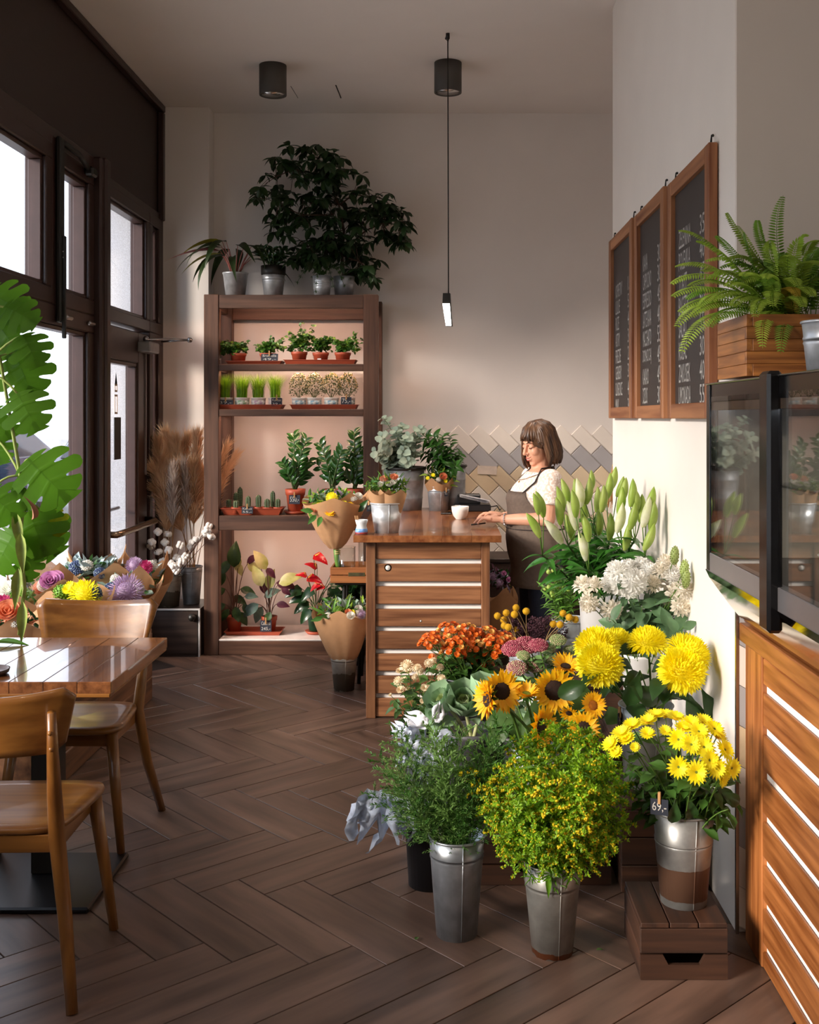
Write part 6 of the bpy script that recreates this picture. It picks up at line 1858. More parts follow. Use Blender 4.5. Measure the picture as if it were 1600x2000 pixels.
def spray(name, lab, group, base, tip, me, L, cat='foliage stem', partname='foliage', roll=None):
    t = thing(name, lab, cat, base, 0, group)
    d = np.asarray(tip) - base
    o = link(partname, me, t)
    o['kind'] = 'stuff'
    z = nrm(d); x = nrm(np.cross((math.cos(U(0, 6.28)), math.sin(U(0, 6.28)), .1), z)); y = np.cross(z, x)
    s = np.linalg.norm(d) / L
    T = np.eye(4); T[:3, 0], T[:3, 1], T[:3, 2] = x * s, y * s, z * s
    o.matrix_basis = Matrix(T.tolist())
    return t
for k, (x, y) in enumerate(((770, 1480), (795, 1440), (820, 1462), (850, 1435), (875, 1450), (905, 1440), (930, 1450), (960, 1455), (790, 1510), (755, 1520), (920, 1490), (945, 1500), (835, 1500), (880, 1490), (860, 1470), (775, 1550), (800, 1560), (930, 1540), (860, 1530), (960, 1480), (985, 1440), (905, 1510), (820, 1540), (738, 1470), (745, 1500), (752, 1440), (785, 1420), (835, 1412), (975, 1425), (990, 1405), (905, 1415), (868, 1425), (732, 1540))):
    spray('feathery_stem', 'feathery green foliage stem in the tall clean zinc bucket', 'feathery greenery', inb(B1, .045, .20), at(x, y, 3.30 + U(-.1, .12)), fm[k % 3], .42)
# dark wispy leaf edge
for k in range(10):
    spray('feathery_stem', 'short low feathery sprig at the rim of the tall clean zinc bucket', 'short feathery sprigs', inb(B1, .05, .2), B1 + (U(-.1, .1), U(-.11, .03), U(.36, .46)), fm[2], .42)

# ---------------- 2 goldenrod, front centre bucket
B2 = np.array([.3165, 3.226, 0])
bucket(B2, .27, .06, .086, GALV2, 'tall zinc bucket with rusty foot on the floor, holding goldenrod', bands=(.74, .78), fill=.5)
gold = petal('goldenrod', '#dfc013', '#f2dc2a', trans=.3); gg = green('goldenrod', '#5f8f1a', .5, trans=.35, rnd=.15, var=.3); ggl = green('goldenrod_leaf', '#86b022', .5, trans=.35)
def goldenrod(L, n, flowering):
    mb = MB(); P, D, Q, PL, DL = [], [], [], [], []
    ax = np.array(bez((0, 0, 0), (.0, .01, L * .55), (.03, 0, L), 12))
    mb.tube(ax, np.linspace(.003, .001, 12), 5, 0, cap=False)
    for k in range(n):
        q = .42 + .58 * k / n; i = min(int(q * 11), 10); p = ax[i] + (ax[i + 1] - ax[i]) * (q * 11 - i)
        a = k * 2.4; ln = .085 * (1.2 - q) + .025
        d = np.array([math.cos(a), math.sin(a), .7])
        tw = np.array(bez(p, p + nrm(d) * ln * .7 + (0, 0, .01), p + nrm(d) * ln * 1.15 + (0, 0, -.012), 8))
        mb.tube(tw, .0009, 3, 0, cap=False)
        for j in range(1, 8):
            for _ in range(5):
                pp = tw[j] + rvec(1)[0] * .0045 + (0, 0, .003)
                if U(0, 1) < flowering: Q.append(pp)
                else:
                    P.append(pp); D.append(rvec(1)[0] + (0, 0, .6))
    for k in range(46):
        q = U(.12, .95); i = min(int(q * 11), 10); p = ax[i] + (ax[i + 1] - ax[i]) * (q * 11 - i)
        a = U(0, 6.28); PL.append(p); DL.append((math.cos(a), math.sin(a), U(-.1, .7)))
    leaflets(mb, P, D, .015, .0075, 1, hexa=False)
    leaflets(mb, PL, DL, np.array([U(.035, .065) for _ in PL]), .008, 0)
    if Q: dots(mb, np.array(Q), .0046, 2)
    return mb.mesh('foliage', [gg, ggl, gold])
gr_m = [goldenrod(.45, 26, .16), goldenrod(.45, 30, .30), goldenrod(.45, 22, .55), goldenrod(.45, 28, .08)]
for k, (x, y, Y, m) in enumerate(((945, 1530, 3.2, 2), (985, 1495, 3.22, 1), (1010, 1450, 3.3, 0), (965, 1560, 3.12, 1), (1040, 1440, 3.35, 0), (1080, 1420, 3.38, 3), (1120, 1425, 3.36, 0), (1150, 1440, 3.32, 3), (1175, 1470, 3.28, 0), (1205, 1505, 3.24, 3), (1230, 1540, 3.2, 0), (1010, 1520, 3.08, 1), (1060, 1490, 3.06, 0), (1110, 1480, 3.05, 3), (1150, 1520, 3.04, 1), (1190, 1560, 3.06, 0), (1075, 1540, 2.98, 2), (1030, 1570, 3.0, 3), (1120, 1560, 2.98, 1), (1215, 1600, 3.12, 3), (1000, 1600, 3.02, 0), (1160, 1600, 3.0, 2), (930, 1500, 3.3, 2), (1050, 1620, 2.98, 0), (1100, 1610, 2.97, 1), (1190, 1630, 3.05, 1), (985, 1640, 3.05, 1), (1150, 1645, 3.0, 0))):
    spray('goldenrod_stem', 'leafy goldenrod stem with tiny yellow buds in the rusty-footed zinc bucket', 'goldenrod stems', inb(B2, .045, .19), at(x, y, Y), gr_m[m], .45)
t = thing('fallen_leaf', 'single narrow leaf hanging over the rim of the goldenrod bucket', 'leaf', B2 + (-.02, -.086, .265))
inst('blade', leaf_me('leaf', .07, .018, gg, 'lance', .1, .3, 6), t, (0, 0, 0), (0, -.12, -1), (0, -1, 0), 1)

# ---------------- 3 black bucket with silver leaves and grey-white leaves
B3 = np.array([-.05, 3.70, 0])
t = thing('flower_bin', 'black plastic bucket behind the feathery greenery', 'bucket', B3)
mb = MB(); pot_body(mb, .26, .075, .09, .004, .004, 32, .02, .5); mb.obj('body', mat('black_plastic', '#1b1b1f', .45, var=.1), t)
sil = mat('leaf_painted_silver', '#cdd8ea', .45, .0, var=.14, scale=25, trans=.2, bump=.25, spec=.8); silw = mat('leaf_painted_white', '#e6e8f0', .5, var=.06, trans=.2)
def ragged(name, L, W, m, lob=5, seed=1):
    """limp painted leaf with torn lobes"""
    r_ = random.Random(seed)
    V, Fq = [], []
    nu, nv = 13, 9
    for i in range(nu):
        t_ = i / (nu - 1)
        for j in range(nv):
            s = -1 + 2 * j / (nv - 1)
            fr_ = abs(math.sin(s * lob * .8 + seed)) ** .6
            w = W / 2 * (math.sin(math.pi * min(1, t_ * .75 + .12)) ** .7)
            y = L * t_ * (.62 + .38 * fr_ * (.8 + .2 * math.cos(seed + 3 * s)))
            z = .03 * math.sin(5 * s + 4 * t_ + seed) * t_ - .1 * t_ * t_
            V.append((s * w * (1 + .12 * math.sin(9 * t_ + seed)), y, z + .012 * r_.uniform(-1, 1)))
    for i in range(nu - 1):
        for j in range(nv - 1):
            a = i * nv + j
            if i > nu * .55 and j in (2, 5) : continue
            Fq.append((a, a + 1, a + nv + 1, a + nv))
    return MB().add(V, Fq, None, 0, True).mesh(name, m)
rg = [ragged('leaf', .20, .13, sil, 5, 1), ragged('leaf', .18, .10, sil, 4, 3), ragged('leaf', .16, .12, silw, 5, 2)]
for (lab, tip, ls) in (('silver-painted limp leaf stem drooping left over the floor', (742, 1545, 3.55), [(742, 1546, -.25, 1, 0, 1.15), (770, 1550, .35, .9, 1, .9), (725, 1560, -.5, .8, 1, .7)]),
                       ('silver-painted leaf stem beside the black bucket, right of the drooping one', (788, 1550, 3.5), [(788, 1560, .1, 1, 1, 1.0)]),
                       ('white-painted leaf stem standing up behind the feathery greenery', (830, 1420, 3.75), [(835, 1415, -.7, -.3, 2, .8), (840, 1440, .8, .1, 0, .8), (850, 1410, .3, -.7, 2, .6), (820, 1430, -.9, .3, 0, .9), (850, 1455, .2, 1, 2, .9)]),
                       ('blue-grey painted leaf stem low among the feathery greenery', (800, 1450, 3.7), [(800, 1440, -.6, -.5, 0, .6), (812, 1465, .5, .8, 0, .9), (840, 1480, .8, .4, 0, .8), (790, 1475, -.3, .7, 1, .5)])):
    base = inb(B3, .05, .15)
    t = thing('painted_leaf_stem', lab, 'foliage stem', base)
    d = at(*tip) - base
    MB().tube(bez((0, 0, 0), d * .5 + (0, 0, .12), d, 8), .003, 6).obj('stem', mat('silver_stem', '#8d97a6', .5), t)
    for (x, y, dx, dy, k, s) in ls:
        inst('leaf', rg[k], t, at(x, y, tip[2] - .02) - base, (dx, -.15, -dy), (.2, -1, .1), s * (.62 if tip[1] < 1500 else 1.0))

# ---------------- 4 cream button chrysanthemums
B4 = np.array([-.09, 4.5, 0])
bucket(B4, .29, .065, .088, GALV, 'zinc bucket with cream button flowers in front of the counter', fill=.5)
HEAD['button'] = pompon_head('flower_head', .021, petal('cream_button', '#e9cfa6', '#f4e6c8'), 70, .55, .5, .2)
HEAD['button_eye'] = daisy_head('flower_head', .02, 16, MATS['petal_cream_button'], GCTR, 3, .42, .35)
smallL = leaf_me('leaf', .05, .026, green('button_leaf', '#4b6b33'), 'ovate', .3, .2, 5)
for (x, y, h, s) in ((795, 1300, 0, 1.25), (782, 1312, 1, 1.1), (798, 1313, 1, 1.15), (815, 1305, 0, .9), (778, 1330, 0, .9), (790, 1328, 1, .8), (783, 1348, 1, 1.05), (799, 1347, 1, .9), (829, 1345, 1, 1.05), (842, 1338, 0, .9), (838, 1295, 0, .85), (846, 1290, 0, .7), (860, 1303, 0, .7), (863, 1325, 0, .8), (826, 1370, 1, .75), (763, 1358, 1, .5), (822, 1312, 0, .8), (812, 1322, 0, .75)):
    cut_flower('button_chrysanthemum', 'cream button flower stem in the zinc bucket by the counter foot', 'cream button flowers', inb(B4, .04, .15), at(x, y, 4.45 + U(-.08, .1)), HEAD['button_eye' if h else 'button'], s, None, r=.0018, leaves=[(smallL, q, 1) for q in (.5, .6, .7, .8, .9)])
for k in range(8):
    sprig('button_foliage', 'leafy side shoot low in the cream button flower bucket', 'low leafy shoots', inb(B4, .05, .16), B4 + (U(-.14, .12), U(-.12, .05), U(.32, .40)), 9, smallL, sc=1.3)

# ---------------- 5 ornamental cabbages
B5 = np.array([.10, 4.1, .0])
t = thing('flower_bin', 'tall dark grey bucket with ornamental cabbages', 'bucket', B5)
mb = MB(); pot_body(mb, .41, .085, .105, .004, .004, 32, .02, .6); mb.obj('body', mat('dark_grey_plastic', '#4b4a4d', .5), t)
t = thing('flower_bin', 'second dark bucket behind the sunflowers with pale cabbage stems', 'bucket', B5 + (.19, .02, 0))
mb = MB(); pot_body(mb, .39, .08, .10, .004, .004, 32, .02, .6); mb.obj('body', MATS['dark_grey_plastic'], t)
kgo = green('kale_outer', '#83a683', .5, trans=.15, col2='#a9c59c', scale=6); kgi = green('kale_inner', '#c5d694', .5, trans=.2, col2='#e2eac0', scale=8)
def cabbage(R):
    mb = MB()
    for ring, (n, rad, tilt, s, m) in enumerate(((4, .0, 1.25, .55, 1), (5, .12, 1.1, .75, 1), (5, .2, .85, .95, 0), (6, .3, .55, 1.12, 0))):
        for k in range(n):
            a = 2 * math.pi * k / n + ring * .6
            V, Fq = leaf_geo(R * 1.25 * s, R * 1.15 * s, 'ellip', -.55, .25, 7, .035, 2)
            d = np.array([math.cos(a), math.sin(a), tilt * 1.6])
            mb.add(V, Fq, frame((rad * R * math.cos(a), rad * R * math.sin(a), -R * .5), d, (-math.cos(a), -math.sin(a), .6)), m, True)
    return mb
kale_me = cabbage(.088).mesh('flower_head', [kgo, kgi])
kst = mat('kale_stem', '#a9ad7c', .6, var=.15, scale=30); kl = leaf_me('leaf', .10, .075, kgo, 'obov', .5, .2, 7, .04)
for (x, y, s, base, lab, hd) in ((868, 1350, .85, B5, 'ornamental cabbage leftmost over the dark bucket', (-.6, -.5, .7)), (905, 1352, .95, B5, 'pale ornamental cabbage in the middle, turned towards the camera', (0, -.7, .7)), (950, 1335, .95, B5, 'blue-green ornamental cabbage behind the first sunflower', (.2, -.1, 1)), (1000, 1330, .7, B5 + (.19, 0.02, 0), 'small pale ornamental cabbage half hidden between sunflowers', (.2, -.2, 1)), (855, 1375, .55, B5, 'small grey-leaved cabbage low on the left', (-.9, -.5, .1))):
    b_ = inb(base, .05, .25)
    tp = at(x, y + 20, 4.05)
    t, f = cut_flower('ornamental_cabbage', lab, 'ornamental cabbages', b_, tp, kale_me, s, hd, r=.009, stem=kst, leaves=[(kl, .75, .7), (kl, .85, .8)], bend=.0)
for k in range(5):
    b_ = B5 + (.19, .02, .25); t, ax = sprig('cabbage_stem', 'bare pale cabbage stem in the second dark bucket', 'bare cabbage stems', inb(b_, .05, .27), at(985 + 14 * k, 1380, 4.1 + U(-.05, .05)), 2, kl, r=.008, stem=kst, start=.8, sc=.6)

# ---------------- 6 orange chrysanthemums
B6 = np.array([.085, 4.68, .18])
bucket(B6, .29, .085, .108, galv('zinc_dark', '#77767a', .45, None, .4), 'dull zinc bucket of orange chrysanthemums in front of the counter', fill=.5)
HEAD['orange'] = daisy_head('flower_head', .016, 12, ORA, mat('orange_eye', '#8d3d0c', .8), 2, .3, .2)
HEAD['orange_pale'] = daisy_head('flower_head', .015, 12, petal('orange_pale', '#e0a043', '#efc274'), YCTR, 2, .3, .3)
def spray_cluster(heads, n, rx, ry, rz, leafm, stemL=.13):
    """head of a branching spray: heads on thin stalks over leaves; returns (mesh parts)"""
    mb = MB(); P = []
    for k in range(n):
        z = .15 + .85 * (k + .5) / n; a = k * 2.4; r = math.sqrt(1 - (z - .15) ** 2 / .75)
        p = np.array([rx * r * math.cos(a), ry * r * math.sin(a), rz * z])
        P.append(p); mb.tube(bez((0, 0, -stemL), (p[0] * .3, p[1] * .3, -.02), p, 5), .0009, 3, 0, cap=False)
    return mb, P
oleaf = leaf_me('leaf', .055, .028, green('mum_leaf', '#3d6125', .45), 'obov', .3, .2, 5, .05)
def flower_spray(name, lab, group, base, tip, heads, n, R, leaf, ln=5, cat='flower', s=1.0, face=(0, -.35, .8), mixp=.25, lowleaf=True):
    t = thing(name, lab, cat, base, 0, group)
    d = np.asarray(tip) - base
    ax = np.array(bez((0, 0, 0), d * .5 + np.array([-d[0] * .25, -d[1] * .25, .03]), d, 9))
    mb = MB(); mb.tube(ax, np.linspace(.0035, .002, 9), 5, 0, cap=False)
    for k in range(n):
        z = (k + .5) / n; a = k * 2.4 + U(-.3, .3); r = math.sqrt(max(0, 1 - (z * .95) ** 2))
        p = d + np.array([R * r * math.cos(a), R * r * math.sin(a) * .8, R * .75 * z - R * .2])
        q = ax[6] if k % 2 else ax[7]
        mb.tube(bez(q, (q + p) / 2 + (p - d) * .25 - (0, 0, .01), p, 5), .0011, 3, 0, cap=False)
        hd = heads[0] if (len(heads) == 1 or U(0, 1) > mixp) else heads[1]
        flower(hd, t, p, nrm(p - d + np.array(face) * R + (0, 0, R * .3)), s * U(.85, 1.15), U(0, 6))
    mb.obj('stem', STEM, t)
    for k in range(ln):
        q = U(.35, .92); i = min(int(q * 8), 7); a = U(0, 6.28)
        inst('leaf', leaf, t, ax[i], (math.cos(a), math.sin(a) - .3, U(-.1, .6)), (0, -.3, 1), U(.8, 1.2), U(-.4, .4))
    return t
for k, (x, y) in enumerate(((842, 1250), (878, 1222), (890, 1235), (905, 1250), (925, 1235), (935, 1255), (950, 1230), (965, 1250), (980, 1240), (915, 1275), (940, 1285), (885, 1265), (970, 1268), (910, 1225), (848, 1240), (990, 1250), (925, 1265), (895, 1250))):
    flower_spray('orange_chrysanthemum', 'spray of small orange chrysanthemums in the dull zinc bucket', 'orange chrysanthemum sprays', inb(B6, .06, B6[2] + .15), at(x, y + 8, 4.62 + U(-.12, .1)), [HEAD['orange'], HEAD['orange_pale']], 17, .048, oleaf, 7, s=.98, mixp=.2)
for k in range(16):
    sprig('chrysanthemum_leaves', 'leafy green shoot under the orange chrysanthemums', 'leafy orange chrysanthemum shoots', inb(B6, .06, B6[2] + .14), B6 + (U(-.15, .16), U(-.14, .04), U(.32, .44)), 11, oleaf, sc=1.25)
t = thing('stray_bloom', 'single stray orange bloom below the orange chrysanthemums', 'flower', inb(B6, .05, B6[2] + .2))
flower(HEAD['orange'], t, at(843, 1283, 4.55) - np.array(t.location), (-.3, -.6, .6), 1); MB().tube(bez((0, 0, 0), (at(850, 1300, 4.6) - np.array(t.location)), at(843, 1285, 4.55) - np.array(t.location), 6), .0013, 4).obj('stem', STEM, t)

# ---------------- 7 yellow balls (craspedia) over dark limonium
B7 = np.array([.40, 5.10, .24])
bucket(B7, .28, .085, .105, GALV, 'zinc bucket with yellow ball flowers behind the pink sedum', fill=.5)
HEAD['ball'] = bead_dome('flower_head', .0155, 130, mat('ball_yellow', '#d9a80f', .7, var=.12), .12, 1.0)
CST = mat('ball_stem', '#a88a5c', .7)
for (x, y) in ((972, 1203), (989, 1197), (984, 1211), (1008, 1187), (1005, 1200), (1028, 1194), (1007, 1231), (985, 1222), (993, 1225), (1100, 1198), (1112, 1206), (1124, 1210), (1081, 1219), (1094, 1220)):
    cut_flower('ball_flower', 'yellow ball flower on a bare stem in the bucket behind the sedum', 'yellow ball flowers', inb(B7, .05, B7[2] + .15), at(x, y, 5.0 + U(-.12, .12)), HEAD['ball'], 1.0, (0, -.3, 1), r=.0022, stem=CST)
pur = mat('statice_purple', '#59333f', .8, col2='#3b2229', scale=30, trans=.15)
def statice():
    mb = MB(); P = rvec(260, -.6, 1) * np.array([.06, .06, .09]) * np.array([[U(.3, 1) ** .5] for _ in range(260)]) + (0, 0, .36)
    leaflets(mb, P, rvec(260) + (0, 0, .5), .018, .012, 0)
    for k in range(14):
        mb.tube(bez((0, 0, 0), (0, 0, .25), P[k * 9], 5), .0012, 3, 0, cap=False)
    return mb.mesh('foliage', pur)
stm = statice()
for k, (x, y) in enumerate(((1000, 1215), (1030, 1225), (1055, 1235), (1085, 1205), (1065, 1215), (1105, 1225), (1020, 1240), (1045, 1210), (980, 1235))):
    spray('statice_stem', 'dark purple statice stem among the yellow balls', 'dark purple statice', inb(B7, .06, B7[2] + .15), at(x, y - 8, 5.12 + U(-.08, .1)), stm, .45, 'flower')

# ---------------- 8 pink sedum
B8 = np.array([.40, 4.55, .20])
t = thing('flower_bin', 'white plastic bucket of pink sedum among the crates', 'bucket', B8)
mb = MB(); pot_body(mb, .26, .08, .10, .003, .003, 32, .015, .6); mb.obj('body', mat('white_plastic_pot', '#e9e7e4', .35, var=.02), t)
HEAD['sedum'] = bead_dome('flower_head', .048, 230, mat('sedum_pink', '#a34a5c', .8, var=.2, scale=60), .085, .5, mat('sedum_rose', '#c07a7e', .8, var=.15, scale=60))
HEAD['sedum_dull'] = bead_dome('flower_head', .042, 200, mat('sedum_dull', '#b08079', .8, var=.2, scale=60), .095, .55, mat('sedum_green', '#b7ad86', .8, var=.15))
HEAD['sedum_bud'] = bead_dome('flower_head', .035, 150, mat('sedum_bud', '#93a06a', .8, var=.2, scale=60), .10, .5, MATS['sedum_green'])
sdl = leaf_me('leaf', .05, .03, green('sedum_leaf', '#6b8f52', .5), 'ovate', .2, .15, 5)
for (x, y, h, s) in ((1003, 1262, 'sedum', 1), (1030, 1255, 'sedum', 1.05), (1052, 1255, 'sedum', .8), (1010, 1300, 'sedum_dull', 1), (1045, 1295, 'sedum_dull', .95), (1000, 1312, 'sedum_dull', .8), (1090, 1245, 'sedum_bud', 1), (1070, 1262, 'sedum_bud', .9), (1100, 1290, 'sedum_dull', .9), (1118, 1300, 'sedum_dull', .7), (1115, 1265, 'sedum_bud', .9), (1080, 1285, 'sedum_bud', .8), (1022, 1275, 'sedum_bud', .8), (1090, 1310, 'sedum_dull', .8)):
    cut_flower('sedum_stem', {'sedum': 'deep pink sedum head among the brighter sedums', 'sedum_dull': 'dusty rose sedum head, lower and duller than the pink ones', 'sedum_bud': 'green budded sedum head between the pink and the yellow flowers'}[h], {'sedum': 'deep pink sedum', 'sedum_dull': 'dusty rose sedum', 'sedum_bud': 'green sedum buds'}[h], inb(B8, .06, B8[2] + .15), at(x, y + 6, 4.5 + U(-.1, .1)), HEAD[h], s, (U(-.2, .2), -.45, 1), r=.004, leaves=[(sdl, q, 1) for q in (.6, .7, .75, .85, .9, .95)])

# ---------------- 9 sunflowers
B9 = np.array([.33, 3.82, .156])
bucket(B9, .27, .08, .10, GALV, 'zinc bucket of sunflowers on the low crate', fill=.5)
sp_V, sp_F = leaf_geo(.045, .019, 'lance', .15, .12, 5, 0, 1)
sun_petal = MB().add(sp_V, sp_F, None, 0, True).mesh('petal', SUNY)
def sunflower(lab, x, y, Y, R, hd, n=19, disc=.42, base=None, cupf=.35, dm=DISC):
    b_ = inb(B9, .06, B9[2] + .15) if base is None else base
    t = thing('sunflower', lab, 'sunflower', b_, 0, 'sunflowers')
    p = at(x, y, Y) - b_
    hd = nrm(hd)
    MB().tube(bez((0, 0, 0), p * .55 + np.array([-p[0] * .2, 0, .05]), p - hd * .02, 9), np.linspace(.006, .0048, 9), 7).obj('stem', STEM, t)
    dmb = MB(); dmb.lathe([(0, R * .10), (R * disc * .5, R * .12), (R * disc * .9, R * .07), (R * disc, 0), (R * disc * .8, -R * .12), (0, -R * .2)][::-1], 22)
    dmb.mesh
    me = dmb.mesh('disc', dm)
    f = flower(me, t, p, hd, 1.0, U(0, 6), 'disc')
    L = R * (1 - disc * .8)
    for row in (0, 1):
        for k in range(n):
            a = 2 * math.pi * (k + row * .5) / n + U(-.08, .08)
            c, s_ = math.cos(a), math.sin(a)
            el = cupf * U(.5, 1.3) + row * .25
            inst('petal', sun_petal, f, (c * R * disc * .85, s_ * R * disc * .85, .003 * row), (c, s_, el), (0, 0, 1), L / .045 * U(.9, 1.1))
    sepal = MB()
    for k in range(12):
        a = 2 * math.pi * k / 12
        V, Fq = leaf_geo(R * .62, R * .2, 'lance', .2, .1, 4, 0, 1)
        sepal.add(V, Fq, frame((R * disc * .5 * math.cos(a), R * disc * .5 * math.sin(a), -R * .1), (math.cos(a), math.sin(a), .05), (0, 0, 1)), 0, True)
    o = sepal.obj('sepals', gD, t); o.matrix_basis = f.matrix_basis.copy()
    return t
sunflower('sunflower facing the camera half left, next to the cabbage', 980, 1350, 3.62, .072, (.25, -1, .25))
sunflower('sunflower seen from the side at the left edge of its bucket', 953, 1365, 3.6, .068, (-.75, -.35, .1), cupf=.5)
sunflower('largest sunflower with dark square centre facing the camera', 1083, 1348, 3.66, .078, (0.05, -1, .12), disc=.46)
sunflower('small closed yellow sunflower between the two dark-eyed ones', 1028, 1357, 3.62, .05, (0, -.4, 1), disc=.35, cupf=1.2, dm=GCTR)
sunflower('sunflower turned right in front of the sunflower bucket, above the goldenrod', 1056, 1420, 3.5, .072, (.75, -.6, .1))
sunflower('sunflower with broken ring of petals just above the goldenrod', 1140, 1423, 3.52, .058, (0.0, -1, .35), n=14)
sunflower('small sunflower with golden centre at the right of the sunflower bucket', 1158, 1378, 3.6, .046, (.3, -.9, .4), disc=.4, dm=mat('disc_gold', '#9c5a0c', .9, var=.3, scale=100))
sunflower('sunflower behind the leaves below the yellow pompon flowers', 1105, 1303, 3.9, .06, (.1, -.5, 1), disc=.35, cupf=.7)
sunflower('half hidden small sunflower low between the sunflower leaves', 1112, 1392, 3.58, .034, (-.2, -.7, -.4), n=12, disc=.35)
sunl = leaf_me('leaf', .13, .095, green('sun_leaf', '#4d6b34', .5, trans=.25, rnd=.2), 'heart', .4, .15, 8, .03)
for (x, y, dx, dy, s) in ((1000, 1352, -.6, -.5, .8), (1045, 1345, .8, -.3, .8), (1030, 1355, -.7, -.5, .8), (1000, 1395, -.9, .2, .9), (990, 1400, .6, .6, .9), (1075, 1395, .6, .7, .9), (1110, 1345, .8, .1, .8), (1120, 1360, .7, .7, .9), (1020, 1400, -.2, 1, .9), (1130, 1395, .8, .4, .8), (1065, 1380, -.8, .4, .8), (1045, 1400, .2, .9, .9), (1180, 1400, .9, -.1, .8), (1090, 1420, .3, .9, .8), (980, 1420, -.5, .8, .8)):
    b_ = inb(B9, .05, B9[2] + .2)
    t = thing('sunflower_leaf', 'broad sunflower leaf filling the space between the sunflower heads', 'leaf', b_, 0, 'sunflower leaves')
    p = at(x, y, 3.84 + U(-.08, .06)) - b_
    MB().tube(bez((0, 0, 0), p * .6 + (0, 0, .02), p, 6), .003, 5).obj('leaf_stalk', STEM, t)
    inst('blade', sunl, t, p, (dx, -.35, -dy), (0, -.7, .7), s)

# ---------------- 10 big yellow pompon chrysanthemums
B10 = np.array([.705, 3.83, .291])
bucket(B10, .28, .076, .094, galv('zinc_ribbed', '#8d8f8c', .45, None, .4), 'zinc bucket of big yellow pompon chrysanthemums on the tall crate', fill=.3)
price_tag(B10 + (-.097, -.03, .20), .03, .06, ['39,-'], 'black tag clipped to the rim of the pompon chrysanthemum bucket', 1.0, 0)
HEAD['big_pom'] = pompon_head('flower_head', .068, YEL, 380, .62, .42, .13)
mleaf = leaf_me('leaf', .13, .06, green('mum_big_leaf', '#2f4d24', .4, coat=.1), 'obov', .6, .2, 8, .09)
for (x, y, Y, s, hd, lab) in ((1165, 1248, 3.72, 1.1, (-.25, -.5, 1), 'big yellow pompon chrysanthemum upper left in its bucket'), (1207, 1240, 3.85, .9, (.3, -.2, 1), 'yellow pompon chrysanthemum partly hidden behind the upper left one'), (1172, 1283, 3.62, 1.12, (-.1, -.85, .7), 'big round yellow pompon chrysanthemum lower left, facing the camera'), (1266, 1240, 3.75, 1.0, (0, -.2, 1), 'flat-topped yellow pompon chrysanthemum in the middle of the bucket'), (1345, 1262, 3.58, 1.1, (.5, -.35, 1), 'yellow pompon chrysanthemum leaning on the wall, farthest right'), (1333, 1295, 3.5, 1.1, (.05, -.85, .7), 'big round yellow pompon chrysanthemum lower right, facing the camera')):
    b_ = inb(B10, .05, B10[2] + .06)
    cut_flower('pompon_chrysanthemum', lab, 'yellow pompon chrysanthemums', b_, at(x, y + 14, Y), HEAD['big_pom'], s, hd, r=.005, leaves=[(mleaf, q, 1) for q in (.55, .68, .8, .9)])
for (x, y, dx, dy) in ((1340, 1350, .4, 1), (1370, 1345, .5, .9), (1250, 1310, -.3, .9), (1225, 1335, .9, .5), (1160, 1330, -.9, .3)):
    b_ = inb(B10, .05, B10[2] + .2)
    t = thing('chrysanthemum_leaf', 'dark drooping lobed leaf of the big yellow chrysanthemums', 'leaf', b_, 0, 'chrysanthemum leaves')
    p = at(x, y, 3.62) - b_
    MB().tube(bez((0, 0, 0), p * .6 + (0, 0, .05), p, 6), .0025, 5).obj('leaf_stalk', STEM, t)
    inst('blade', mleaf, t, p, (dx, -.2, -dy), (0, -1, .3), 1.1)

